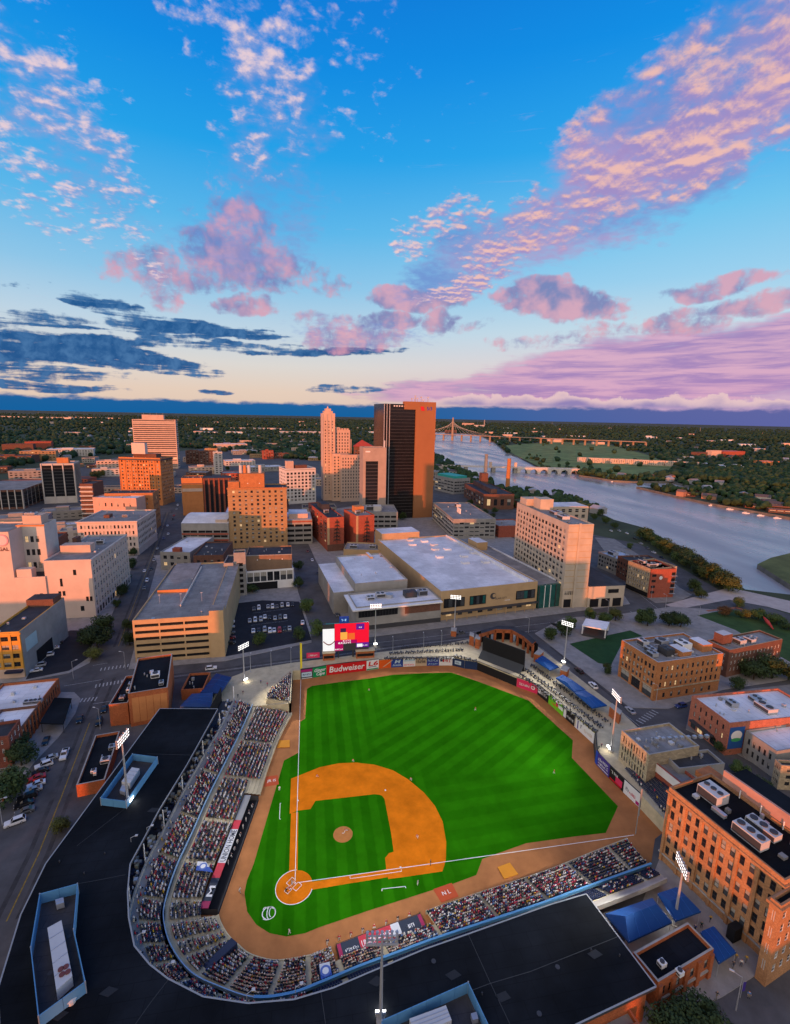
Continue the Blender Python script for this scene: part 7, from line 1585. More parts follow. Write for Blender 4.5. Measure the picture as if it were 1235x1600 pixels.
for (x, y, h, lab, k, w) in (
    (152, 1012, 11, 'dark leafy tree nearest the street on the car park corner below the white store', 0, 1.2), (166, 992, 11, 'broad dark tree in front of the white store corner', 0, 1.2), (138, 1002, 9, 'dark tree against the blank lower wall of the white store', 0, 1.2), (146, 1030, 6, 'small olive shrub like tree at the tip of the corner planting', 2, 1.3),
    (190, 930, 8, 'street tree nearest the white store on the left street pavement', 0, 1), (197, 908, 8, 'second street tree along the white store pavement', 0, 1), (206, 888, 8, 'third street tree along the white store pavement', 0, 1), (210, 868, 7, 'street tree farthest up the white store pavement', 0, 1), (183, 948, 5, 'low street tree beside the parked cars of the white store', 1, 1),
    (203, 1008, 7, 'dark tree at the left corner of the slotted parking garage', 0, 1), (199, 985, 6, 'second dark tree along the garage side', 0, 1),
    (482, 955, 9, 'round green tree on the street corner right of the car park', 1, 1.1), (500, 992, 9, 'green tree beside the left end of the scoreboard', 1, 1.1), (405, 1006, 7, 'green tree at the lower edge of the car park', 1, 1), (466, 1000, 7, 'green tree at the lower right corner of the car park', 0, 1), (468, 918, 8, 'tree in the street shade right of the white framed block', 0, 1), (466, 890, 8, 'tree farther up the street beside the hotel podium', 0, 1), (380, 925, 6, 'dark tree in front of the white framed bays', 0, 1.4), (395, 926, 6, 'second dark tree in front of the white framed bays', 0, 1.4),
    (34, 1196, 8.5, 'large dark tree on the pavement beside the dark red house', 0, 1.1), (6, 1252, 11, 'largest dark tree at the left picture edge above the parked cars', 0, 1.1), (30, 1170, 7, 'tree behind the larger one beside the dark red house', 0, 1), (96, 1300, 4, 'small olive shrub by the grandstand wall on the left street', 2, 1.3),
    (862, 1000, 8, 'green tree at the left corner of the green by the stage', 1, 1), (878, 993, 9, 'tall green tree left of the stage', 0, 1), (893, 985, 8, 'green tree behind the left side of the stage', 1, 1), (921, 968, 7, 'green tree behind the stage roof', 1, 1), (947, 976, 8, 'green tree right of the stage', 1, 1.1), (962, 970, 8, 'pale green tree between the stage and the orange corner building', 2, 1), (1012, 978, 11, 'tall dark tree behind the orange corner building roof', 0, 1), (1000, 972, 8, 'smaller green tree left of the tall dark one behind the corner building', 1, 1), (1046, 978, 9, 'dark round tree near the crossing behind the corner building', 0, 1.2), (1064, 980, 9, 'second dark round tree near the crossing', 0, 1.2),
    (947, 1052, 5, 'small tree on the lawn beside the orange corner building', 0, 1), (1178, 1062, 10, 'big dark tree in front of the wide brown brick building', 0, 1.2), (1206, 1060, 11, 'second big dark tree in front of the wide brown brick building', 0, 1.3), (1150, 1075, 6, 'small tree between the corner building and the white roofed brick block', 0, 1.1), (1232, 1062, 8, 'tree cut by the right picture edge below the brown brick building', 1, 1.2),
    (1085, 925, 9, 'green tree at the end of the red brick riverside block', 1, 1.1), (1096, 935, 7, 'lower green tree on the river bank corner', 2, 1.2), (1130, 960, 6, 'leafless brownish bush beside the curving path', 3, 1.3), (1152, 948, 7, 'olive tree beside the promenade', 2, 1.1), (1160, 965, 6, 'olive bush in the park by the promenade', 2, 1.4), (1185, 968, 7, 'dark bush in the middle of the park edge', 1, 1.4), (1214, 976, 7, 'dark green bush near the right edge of the park', 1, 1.5), (1232, 985, 6, 'bush at the right picture edge of the park', 0, 1.4),
    (1075, 1618, 7, 'dark tree at the bottom edge by the brick street front', 0, 1.2), (1100, 1612, 6.5, 'dark tree right of the other one at the bottom edge', 0, 1.2), (1050, 1632, 7, 'dark tree half cut by the bottom edge', 0, 1.2),
    (1155, 1212, 5, 'small green tree below the emblem wall', 1, 1.1), (1194, 1240, 5, 'tree beside the black mill annex at the right edge', 0, 1.2), (1124, 1172, 4, 'shrub under the emblem wall awning', 1, 1.4)):
    tree(x, y, h, lab, k, None, w)
# the belt along the river bank
a0 = [(1003, 842), (1040, 862), (1080, 888), (1118, 912), (1150, 926)]
k = 0
for (p, q) in zip(a0[:-1], a0[1:]):
    for j in range(7):
        f = (j+rt.uniform(-.2, .2))/7; x, y = p[0]+(q[0]-p[0])*f, p[1]+(q[1]-p[1])*f
        tree(x+rt.uniform(-3, 3), y+rt.uniform(-2, 3), rt.uniform(10, 14), '%s tree from the far end of the belt on the near river bank' % ORD[k], rt.choice((0, 1, 1, 2)), 'trees along the near river bank', 1.15); k += 1
k = 0
for (x, y, h) in ((735, 790, 9), (746, 800, 9), (757, 806, 9), (768, 812, 8), (774, 802, 8), (745, 770, 8), (938, 806, 9), (947, 818, 9), (960, 826, 8), (985, 858, 6), (928, 812, 8), (775, 770, 8), (785, 775, 8), (585, 780, 7), (630, 812, 9), (636, 806, 9), (482, 758, 14), (487, 768, 12), (474, 752, 12), (170, 742, 14), (158, 746, 14), (150, 750, 14), (146, 745, 12), (332, 765, 8), (336, 740, 9), (344, 712, 12), (356, 735, 9), (270, 742, 9), (296, 700, 13), (405, 735, 9)):
    tree(x, y, h, '%s tree of the scattered dark green ones between downtown blocks' % ORD[k], rt.choice((0, 0, 1)), 'trees between downtown blocks', 1.1); k += 1

# ------------------------------------------------------------------ vehicles
def car_meshes(kind):
    """side profile drawn out across the width, cabin narrower than the body; returns body maker and window mesh"""
    L, Wd = (4.7, 1.86) if kind == 'car' else ((4.95, 1.95) if kind == 'suv' else (5.6, 2.0))
    lo = .28; belt = .86 if kind == 'car' else 1.02; top = 1.46 if kind == 'car' else 1.78
    if kind == 'car': prof = [(-2.3, .62), (-2.25, .82), (-1.45, .88), (1.75, .94), (2.3, .86), (2.33, .55)]; cab = [(-.95, belt), (-.25, top-.03), (.95, top), (1.75, belt+.06)]
    elif kind == 'suv': prof = [(-2.42, .65), (-2.38, .95), (-1.4, 1.04), (2.3, 1.08), (2.42, .95), (2.42, .5)]; cab = [(-.95, belt), (-.35, top-.05), (1.75, top), (2.3, belt+.04)]
    else: prof = [(-2.75, .65), (-2.7, .98), (-1.6, 1.08), (2.7, 1.1), (2.76, 1.0), (2.76, .5)]; cab = [(-1.2, belt), (-.55, 1.74), (.55, 1.78), (.75, belt+.04)]
    def body(m):
        b = MB(); x = Wd/2
        ring = [(prof[0][0], lo)]+prof+[(prof[-1][0], lo)]
        n = len(ring)
        for s in (-1, 1):
            pts = [(p[0], s*x*(.94 if p[1] > .9 or p[1] < .4 else 1), p[1]) for p in ring]; b.face(pts if s < 0 else pts[::-1], m)
        for i in range(n):
            p, q = ring[i], ring[(i+1) % n]; wp, wq = (x*(.94 if t[1] > .9 or t[1] < .4 else 1) for t in (p, q))
            b.face([(p[0], wp, p[1]), (q[0], wq, q[1]), (q[0], -wq, q[1]), (p[0], -wp, p[1])], m)
        y = x*.72; b.face([(cab[1][0], -y, cab[1][1]), (cab[2][0], -y, cab[2][1]), (cab[2][0], y, cab[2][1]), (cab[1][0], y, cab[1][1])], m)
        for s in (-1, 1):
            for t in (0, 1): p, q = cab[0 if t == 0 else 3], cab[1 if t == 0 else 2]; b.cyl((p[0], s*x*.86, p[1]), (q[0], s*y, q[1]), .06, .05, m, 4)
        if kind == 'pickup': b.box(.95, 2.6, -.78, .78, 1.05, 1.12, K_BLACK)
        return b.mesh('body')
    b = MB(); y, x = Wd*.36, Wd*.43
    q = [(cab[0][0], -x, cab[0][1]), (cab[3][0], -x, cab[3][1]), (cab[2][0], -y, cab[2][1]-.01), (cab[1][0], -y, cab[1][1]-.01)]; p = [(a, -b_, c) for a, b_, c in q]
    b.face(q, K_GLASS); b.face(p[::-1], K_GLASS); b.face([q[0], q[3], p[3], p[0]], K_GLASS); b.face([q[1], p[1], p[2], q[2]], K_GLASS)
    return body, b.mesh('windows'), L
CARK = {k: car_meshes(k) for k in ('car', 'suv', 'pickup')}
b = MB(); b.cyl((0, -.11, 0), (0, .11, 0), .33, .33, flat('tyre_rubber', (.012, .012, .012), .9), 10); b.cyl((0, -.118, 0), (0, .118, 0), .2, .2, K_STEEL, 8); WHEEL = b.mesh('wheel')
b = MB(); b.box(-.04, .04, -.18, .18, -.07, .07, flat('headlight_glass', (.7, .7, .68), .2)); HL = b.mesh('headlight')
b = MB(); b.box(-.04, .04, -.18, .18, -.07, .07, flat('tail_light_red', (.4, .01, .01), .3)); TL = b.mesh('tail_light')
PAINT = {n: flat('car_paint_'+n.replace(' ', '_'), c, .3, spec=.5) for n, c in dict(white=(.70, .70, .70), silver=(.38, .39, .40), black=(.012, .012, .014), grey=(.11, .115, .12), red=(.42, .02, .02), blue=(.02, .05, .18), maroon=(.14, .015, .02)).items()}
BODY = {}
def car(px, py, to, col, kind, label, grp=None, z=S, zs=None):
    c = at(px, py, z); d = at(to[0], to[1], z)-c; a = math.atan2(-d.y, -d.x)
    t = thing('parked_car' if grp else ('pickup_truck' if kind == 'pickup' else 'car'), label, 'car' if kind != 'pickup' else 'pickup', (c.x, c.y, z+.01), a, grp)
    mk_, wn_, L = CARK[kind]
    if (kind, col) not in BODY: BODY[(kind, col)] = mk_(PAINT[col])
    link('body', BODY[(kind, col)], t); link('windows', wn_, t)
    hw = .82 if kind == 'car' else .88
    for sx in (-L*.30, L*.29):
        for sy in (-hw, hw): link('wheel', WHEEL, t, (sx, sy, .33))
    for sy in (-.62, .62): link('headlight', HL, t, (-L*.495, sy, .7)); link('tail_light', TL, t, (L*.495, sy, .78))
    return t
sheet('car_park', px_poly([(352, 1026), (487, 1000), (468, 940), (410, 938), (350, 945)], S+.15), S+.16, mat('car_park_asphalt', (.022, .023, .028), .9, .25, .2))
sheet('car_park', px_poly([(40, 1062), (108, 1048), (138, 1028), (150, 985), (110, 985), (75, 1000)], S+.15), S+.16, MATS['car_park_asphalt'])
pk = MB()
for l in ([(392, 977), (450, 970)], [(395, 993), (456, 986)], [(396, 958), (452, 951)]): strip(pk, px_poly(l, S+.17), .15, S+.175, K_RMW)
pk.build('bay_markings', kind='structure')
lot = [('white', 'suv', 404.7, 951), ('grey', 'car', 397, 952.5), ('silver', 'car', 419, 949), ('white', 'suv', 426, 949), ('grey', 'car', 433, 949), ('silver', 'suv', 441, 947), ('white', 'car', 450, 946), ('black', 'car', 457, 946),
       ('silver', 'car', 390.5, 971), ('white', 'suv', 399, 970), ('silver', 'suv', 407.8, 969), ('white', 'car', 414, 965), ('black', 'car', 421, 966), ('silver', 'car', 430, 967), ('grey', 'suv', 438, 966), ('white', 'car', 446, 965),
       ('white', 'car', 396, 987), ('black', 'car', 404.5, 986), ('silver', 'suv', 413.8, 985), ('white', 'suv', 422, 987), ('white', 'car', 428.6, 986), ('red', 'suv', 437, 986), ('black', 'car', 445, 984), ('silver', 'car', 452.7, 983), ('white', 'car', 473, 974)]
rwn = ['back', 'middle', 'front']; cnt = {}
for (c_, k_, x, y) in lot:
    rr = 0 if y < 956 else (1 if y < 975 else 2)
    if x > 470: lab = 'white car alone on the right side of the downtown car park'
    else: cnt[rr] = cnt.get(rr, 0)+1; lab = '%s %s, %s from the left in the %s row of the car park' % (c_, 'suv' if k_ == 'suv' else 'car', ORD[cnt[rr]-1], rwn[rr])
    car(x, y, (x+.5, y+10), c_, k_, lab, 'cars in the car park by the garage', S+.16)
for j, (c_, k_, y) in enumerate((('white', 'car', 951), ('grey', 'car', 962), ('white', 'suv', 973), ('silver', 'car', 981), ('grey', 'car', 990), ('maroon', 'suv', 998), ('black', 'car', 1006))):
    car(359+j*.3, y, (369, y-1), c_, k_, '%s vehicle, %s from the top along the garage wall of the car park' % (c_, ORD[j]), 'cars in the car park by the garage', S+.16)
for j, (c_, k_, x, y) in enumerate((('white', 'car', 84, 1014), ('white', 'suv', 75, 1025), ('silver', 'suv', 62, 1041), ('white', 'car', 57, 1049), ('black', 'car', 90, 1006))):
    car(x, y, (x-12, y+2), c_, k_, '%s vehicle, %s in the row beside the ochre shop side wall' % (c_, ['second', 'third', 'fourth', 'nearest', 'farthest'][j]), 'cars beside the ochre shop', S+.16)
for j, (c_, k_, x, y) in enumerate((('silver', 'car', 78, 1187), ('white', 'suv', 69, 1198), ('black', 'car', 63, 1208), ('red', 'car', 57.5, 1218), ('white', 'car', 57, 1228), ('silver', 'car', 52, 1237), ('black', 'suv', 43, 1248), ('black', 'car', 38, 1259), ('grey', 'car', 39, 1270), ('white', 'suv', 24, 1287))):
    car(x, y, (x-14, y+5), c_, k_, '%s %s, %s from the top of the slanted row on the left street' % (c_, 'suv' if k_ == 'suv' else 'car', ORD[j]), 'cars parked at a slant on the left street')
car(101, 1181, (94, 1200), 'white', 'pickup', 'white pickup driving on the left street beside the slanted parking row')
car(124.7, 1126, (119, 1145), 'black', 'car', 'black car with headlights on the left street near the black canopy')
car(155, 1130, (150, 1150), 'black', 'suv', 'dark car parked by the brick block on the ballpark side of the left street'); car(163, 1110, (158, 1128), 'black', 'car', 'dark car behind another at the brick block on the left street')
car(72, 1160, (64, 1180), 'black', 'car', 'black car parked on the pavement below the black canopy')
car(226, 893, (220, 910), 'white', 'car', 'white car driving up the left street past the garage'); car(205, 877, (196, 879), 'white', 'car', 'white car parked across from the small windowed white block'); car(246, 858, (240, 872), 'silver', 'car', 'silver car on the left street behind the garage'); car(262, 822, (258, 834), 'white', 'car', 'white car far up the left street'); car(253, 826, (249, 838), 'grey', 'car', 'grey car far up the left street'); car(268, 800, (265, 808), 'grey', 'car', 'distant grey car where the left street narrows')
car(927, 1073, (917, 1063), 'white', 'suv', 'white suv on the street behind the right field tents'); car(1064, 1105, (1050, 1108), 'blue', 'suv', 'dark blue suv parked beside the orange corner building')
car(503, 912, (507, 925), 'black', 'suv', 'black suv on the street left of the convention hall'); car(520, 945, (524, 960), 'white', 'suv', 'white van like vehicle beside the convention hall corner'); car(514, 930, (518, 942), 'grey', 'car', 'grey car on the street left of the convention hall'); car(497, 897, (500, 908), 'black', 'car', 'black car farther up the convention hall street')
car(868, 978, (857, 972), 'black', 'car', 'black car near the hotel corner by the green'); car(1068, 968, (1060, 960), 'maroon', 'car', 'maroon car at the crossing near the riverside row'); car(1040, 962, (1030, 957), 'silver', 'car', 'silver car at the crossing near the riverside row')
car(1013, 955, (1000, 953), 'grey', 'car', 'grey car on the street between the hotel podium and the park')
for j, (c_, x, y) in enumerate((('silver', 968, 830), ('white', 980, 834), ('black', 992, 842), ('silver', 1002, 850), ('white', 955, 830), ('grey', 1012, 857), ('white', 1022, 864), ('black', 1034, 872))):
    car(x, y, (x+6, y+3), c_, 'car', '%s car, %s from the left in the riverside car park' % (c_, ORD[j]), 'cars in the riverside car park')
ln = [('grey', 'car', 226, 920), ('white', 'suv', 230, 908), ('black', 'car', 236, 890), ('silver', 'car', 241, 876), ('blue', 'car', 256, 842), ('white', 'car', 263, 835), ('black', 'suv', 270, 812), ('red', 'car', 272, 806), ('silver', 'car', 276, 796), ('white', 'suv', 278, 790)]
for j, (c_, k_, x, y) in enumerate(ln): car(x, y, (x-3, y+9), c_, k_, '%s car, %s from the near end along the right kerb of the left street' % (c_, ORD[j]), 'cars along the right kerb of the left street')
for j, (c_, k_, x, y, tx, ty) in enumerate((('white', 'car', 488, 876, 491, 888), ('silver', 'suv', 508, 915, 513, 927), ('grey', 'car', 527, 962, 531, 972), ('maroon', 'car', 481, 862, 483, 872), ('white', 'car', 474, 845, 476, 852))): car(x, y, (tx, ty), c_, k_, '%s vehicle on the street left of the convention hall, number %s from the far end' % (c_, ['third', 'fourth', 'fifth', 'second', 'first'][j]), 'cars on the convention hall street')
for j, (c_, k_, x, y, tx, ty) in enumerate((('silver', 'car', 985, 1112, 972, 1100), ('black', 'suv', 905, 1050, 895, 1042), ('grey', 'car', 720, 990, 700, 993), ('white', 'suv', 330, 1046, 350, 1043))): car(x, y, (tx, ty), c_, k_, ['silver car at the crossing below the orange corner building', 'black suv on the street beside the middle blue tent', 'grey car on the street in front of the convention hall', 'white suv on the street below the slotted garage'][j])
# street lamps
b = MB(); b.cyl((0, 0, 0), (0, 0, 8.2), .12, .07, K_STEEL, 6); SLP = b.mesh('pole'); b = MB(); b.cyl((0, 0, 8.1), (1.6, 0, 8.5), .05, .04, K_STEEL, 5); SLA = b.mesh('arm'); b = MB(); b.box(1.3, 2.1, -.16, .16, 8.4, 8.56, K_LTMET); SLH = b.mesh('lamp_head')
for (x, y, a, lab) in ((424, 1047, 1.5, 'street lamp left of the yellow foul pole on the street edge'), (392, 1051, 1.5, 'street lamp near the left field plaza pole'), (455, 1042, 1.5, 'street lamp just behind the yellow foul pole'), (614, 1023, 1.5, 'street lamp right of the scoreboard pole'), (662, 1016, 1.5, 'street lamp between the scoreboard and the batters eye'), (690, 1013, 1.5, 'street lamp left of the batters eye lamp pole'), (826, 989, 2.5, 'street lamp behind the curved brick arcade'), (115, 1062, .5, 'street lamp on the corner by the ochre shop car park'), (196, 1046, 3, 'street lamp at the lower left garage corner'), (157, 1140, 2.8, 'street lamp by the dark cars at the brick block'),
                       (1040, 950, 2, 'street lamp in front of the red brick riverside block'), (1092, 968, 2, 'street lamp by the park crossing'), (1018, 935, 2, 'street lamp between the tan and red riverside blocks'), (1150, 1580, 2.4, 'street lamp on the pavement at the lower right corner'), (4, 1290, 0, 'street lamp by the slanted parking row at the left edge'), (75, 1430, 0, 'street lamp on the left street at the lower left'), (950, 960, 2, 'street lamp between the hotel podium and the stage'), (1025, 1100, 2.4, 'street lamp at the foot of the orange corner building')):
    c = at(x, y); t = thing('street_lamp', lab, 'street lamp', (c.x, c.y, S+.1), a, 'street lamps'); link('pole', SLP, t); link('arm', SLA, t); link('lamp_head', SLH, t)
t = thing('feather_banner', 'small purple banner on the pale pole at the lower right pavement', 'banner', tuple(at(1157, 1560)+Vector((0, 0, .1)))); b = MB(); b.cyl((0, 0, 0), (0, 0, 4), .06, .05, K_STEEL, 5); b.build('pole', t); b = MB(); b.box(.05, .75, -.02, .02, 1.6, 3.8, AD['purple']); b.build('flag', t)

# ------------------------------------------------------------------ people on the field
FIG = {}
def figure(pose):
    """standing body grown as one skin over a posed skeleton (about 1.85 m)"""
    if pose in FIG: return FIG[pose]
    J = dict(pel=(0, 0, .98), ch=(0, .0, 1.35), nk=(0, .0, 1.55), hd=(0, -.03, 1.66), tp=(0, -.02, 1.82), lh=(-.12, 0, .92), lk=(-.15, -.04, .5), la=(-.16, .02, .07), lt=(-.17, -.17, .03), rh=(.12, 0, .92), rk=(.15, -.04, .5), ra=(.16, .02, .07), rt=(.17, -.17, .03), ls=(-.21, 0, 1.46), le=(-.30, .02, 1.2), lw=(-.29, -.12, .98), lf=(-.28, -.18, .90), rs=(.21, 0, 1.46), re=(.30, .02, 1.2), rw=(.29, -.12, .98), rf=(.28, -.18, .90))
    if pose == 'ready': J.update(pel=(0, .18, .76), ch=(0, -.08, 1.06), nk=(0, -.2, 1.2), hd=(0, -.27, 1.29), tp=(0, -.3, 1.44), lh=(-.13, .16, .72), lk=(-.3, -.12, .46), la=(-.32, .05, .07), lt=(-.36, -.14, .03), rh=(.13, .16, .72), rk=(.3, -.12, .46), ra=(.32, .05, .07), rt=(.36, -.14, .03), ls=(-.21, -.12, 1.13), le=(-.3, -.25, .88), lw=(-.22, -.42, .68), lf=(-.2, -.48, .6), rs=(.21, -.12, 1.13), re=(.3, -.25, .88), rw=(.22, -.42, .68), rf=(.2, -.48, .6))
    if pose == 'pitch': J.update(pel=(0, .0, .84), ch=(0, -.25, 1.15), nk=(0, -.38, 1.3), hd=(0, -.48, 1.36), tp=(0, -.58, 1.48), lk=(-.15, -.5, .55), la=(-.15, -.62, .07), lt=(-.15, -.8, .03), rk=(.15, .35, .5), ra=(.18, .75, .35), rt=(.2, .85, .2), ls=(-.2, -.3, 1.26), le=(-.4, -.5, 1.1), lw=(-.35, -.3, 1.0), lf=(-.32, -.22, 1.0), rs=(.2, -.3, 1.28), re=(.42, -.55, 1.15), rw=(.3, -.8, .85), rf=(.27, -.88, .78))
    if pose == 'bat': J.update(pel=(0, .05, .88), ls=(-.2, -.05, 1.42), le=(-.36, -.25, 1.3), lw=(-.1, -.36, 1.42), lf=(-.03, -.38, 1.46), rs=(.2, .0, 1.42), re=(.38, -.1, 1.3), rw=(.12, -.32, 1.46), rf=(.05, -.36, 1.5), lk=(-.3, -.1, .48), la=(-.36, .02, .07), lt=(-.4, -.16, .03), rk=(.3, -.1, .48), ra=(.36, .02, .07), rt=(.4, -.16, .03))
    if pose == 'squat': J.update(pel=(0, .15, .38), ch=(0, -.05, .72), nk=(0, -.12, .9), hd=(0, -.16, 1.0), tp=(0, -.16, 1.15), lh=(-.14, .1, .38), lk=(-.36, -.28, .5), la=(-.28, .08, .07), lt=(-.34, -.1, .03), rh=(.14, .1, .38), rk=(.36, -.28, .5), ra=(.28, .08, .07), rt=(.34, -.1, .03), ls=(-.2, -.08, .82), le=(-.3, -.32, .66), lw=(-.12, -.55, .62), lf=(-.1, -.63, .62), rs=(.2, -.08, .82), re=(.32, -.2, .62), rw=(.24, -.36, .46), rf=(.22, -.42, .4))
    if pose == 'walk': J.update(lk=(-.13, -.22, .52), la=(-.13, -.2, .09), lt=(-.13, -.38, .06), rk=(.13, .1, .5), ra=(.13, .38, .14), rt=(.13, .3, .03), le=(-.28, .14, 1.2), lw=(-.27, .2, .96), lf=(-.27, .22, .88), re=(.28, -.1, 1.2), rw=(.27, -.28, 1.05), rf=(.26, -.34, 1.0))
    rad = dict(pel=.155, ch=.17, nk=.06, hd=.10, tp=.075, lh=.10, lk=.07, la=.05, lt=.045, rh=.10, rk=.07, ra=.05, rt=.045, ls=.075, le=.05, lw=.037, lf=.042, rs=.075, re=.05, rw=.037, rf=.042)
    E_ = 'pel-ch ch-nk nk-hd hd-tp pel-lh lh-lk lk-la la-lt pel-rh rh-rk rk-ra ra-rt ch-ls ls-le le-lw lw-lf ch-rs rs-re re-rw rw-rf'.split()
    names = list(J); me = bpy.data.meshes.new('skel'); me.from_pydata([J[n] for n in names], [tuple(names.index(x) for x in e.split('-')) for e in E_], [])
    o = bpy.data.objects.new('skel', me); COL.objects.link(o); md = o.modifiers.new('s', 'SKIN')
    for n, sv in zip(names, me.skin_vertices[0].data): r_ = rad[n]; sv.radius = (r_*1.15 if n in ('ch', 'pel') else r_, r_*.8 if n in ('ch', 'pel') else r_); sv.use_root = n == 'pel'
    o.modifiers.new('d', 'SUBSURF').levels = 1
    out = bpy.data.meshes.new_from_object(o.evaluated_get(bpy.context.evaluated_depsgraph_get())); bpy.data.objects.remove(o)
    P = [(Vector(J[n]), n) for n in names]; g = []
    for p in out.polygons:
        c = p.center; n = min(P, key=lambda t: (t[0]-c).length)[1]
        g.append(2 if n in ('nk', 'hd', 'lf', 'rf', 'lw', 'rw') else (3 if n == 'tp' else (1 if n in ('lh', 'rh', 'lk', 'rk', 'pel') else (4 if n in ('la', 'ra', 'lt', 'rt') else 0))))
    FIG[pose] = (out, g); return FIG[pose]
def player(px, py, face, pose, top, leg, cap, label, z=.03):
    me, g = figure(pose); me = me.copy(); me.name = 'person'; me.materials.clear()
    for m in (top, leg, skm[0], cap, K_BLACK): me.materials.append(m)
    me.polygons.foreach_set('material_index', g); me.update(); me.shade_smooth()
    c = at(px, py, z); f = (at(face[0], face[1], z)-c); return link('person', me, None, (c.x, c.y, z), math.atan2(f.y, f.x)+math.pi/2, label, 'person')
HOME = (460, 1380); U_W = flat('uniform_white', (.72, .70, .66), .9); U_G = flat('uniform_grey', (.34, .34, .35), .9); U_R = flat('uniform_red', (.45, .02, .03), .9); U_N = flat('uniform_navy', (.015, .02, .06), .9); U_B = flat('umpire_black', (.015, .015, .018), .9)
player(577, 1080, HOME, 'ready', U_R, U_W, U_R, 'left fielder in red top and white trousers near the left field wall')
player(743, 1111, HOME, 'walk', U_R, U_W, U_R, 'centre fielder in red top standing in the middle of the outfield'); player(866, 1210, HOME, 'walk', U_R, U_W, U_R, 'right fielder in red top on the outfield grass to the right')
player(552, 1191, HOME, 'ready', U_R, U_W, U_R, 'shortstop at the back edge of the clay left of second base'); player(642.5, 1220, HOME, 'ready', U_R, U_W, U_R, 'second baseman at the curved back edge of the clay')
player(496, 1215, HOME, 'ready', U_R, U_W, U_R, 'third baseman crouching on the clay behind third base'); player(652.5, 1310, HOME, 'ready', U_R, U_W, U_R, 'player in red and white leaning forward on the clay between first and second base')
player(541, 1301, HOME, 'pitch', U_R, U_W, U_R, 'pitcher in white trousers following through on the mound'); player(673, 1352, HOME, 'stand', U_B, U_B, U_B, 'umpire in black standing on the foul line behind first base')
player(653, 1384, (620, 1370), 'stand', U_G, U_W, U_N, 'first base coach in white standing on the grass by his box'); player(437, 1236, (460, 1300), 'stand', U_W, U_W, U_N, 'third base coach in white standing left of the third base line')
player(456.5, 1384, (535, 1305), 'bat', U_G, U_G, U_N, 'batter in grey standing beside home plate'); player(452.5, 1391, (535, 1305), 'squat', U_R, U_W, U_R, 'catcher squatting behind home plate'); player(447.5, 1395, (535, 1305), 'ready', U_B, U_B, U_B, 'umpire in black bending behind the catcher')
player(375, 1396, (400, 1400), 'walk', U_W, U_G, U_N, 'person in white on the clay track near the third base dugout end'); player(452.5, 1461, (470, 1440), 'walk', U_W, U_W, U_N, 'person in white swinging on the grass edge behind home plate')
b = MB(); c = at(456.5, 1384, 0); b.cyl((c.x, c.y-.1, 1.5), (c.x+.3, c.y-.5, 2.2), .02, .035, flat('bat_wood', (.4, .22, .09)), 6); b.build('baseball_bat', label='wooden bat held up by the batter in grey', cat='bat')
for j in range(9):
    x, y = lerp(Vector((397, 1262)), Vector((360, 1352)), j/8); player(x-3, y, (x+40, y-6), rt.choice(('stand', 'walk', 'ready')), rt.choice((U_W, U_G, U_N)), U_W, U_N, 'player at the rail of the third base dugout, %s from its top end' % ORD[j], .08)
for j in range(8):
    x, y = lerp(Vector((512, 1477)), Vector((640, 1434)), j/7); player(x, y, (x-6, y-30), rt.choice(('stand', 'walk', 'ready')), rt.choice((U_R, U_N, U_B)), U_W, U_R, 'player at the rail of the first base dugout, %s from its left end' % ORD[j], .08)
for j, (x, y) in enumerate(((425, 1078), (432, 1082), (418, 1072), (440, 1070), (408, 1068), (372, 1090), (380, 1085), (976, 1195), (984, 1203), (992, 1212), (1000, 1220), (940, 1168), (936, 1172), (965, 1120), (960, 1128), (954, 1135))):
    player(x, y, (x+10, y+30), rt.choice(('stand', 'walk')), rt.choice(clm), rt.choice(trm), rt.choice(hrm), 'visitor on foot, %s of those on the %s' % (ORD[j if j < 7 else j-7], 'left field plaza' if j < 7 else 'right field walkway'), S+.05)
for j, (x, y) in enumerate(((1150, 1500), (1158, 1510), (1146, 1512), (1166, 1503), (1096, 1450), (1086, 1455), (1110, 1440), (1076, 1462), (1120, 1560), (1170, 1560))):
    player(x, y, (x+10, y+30), rt.choice(('stand', 'walk')), rt.choice(clm), rt.choice(trm), rt.choice(hrm), 'visitor on foot at lower right, %s counted from the mill pavilion' % ORD[j], S+.15)

# ------------------------------------------------------------------ beyond downtown: bridges, chimneys, far buildings, woods
def at_d(px, py, z=S): return at(px, py, z)
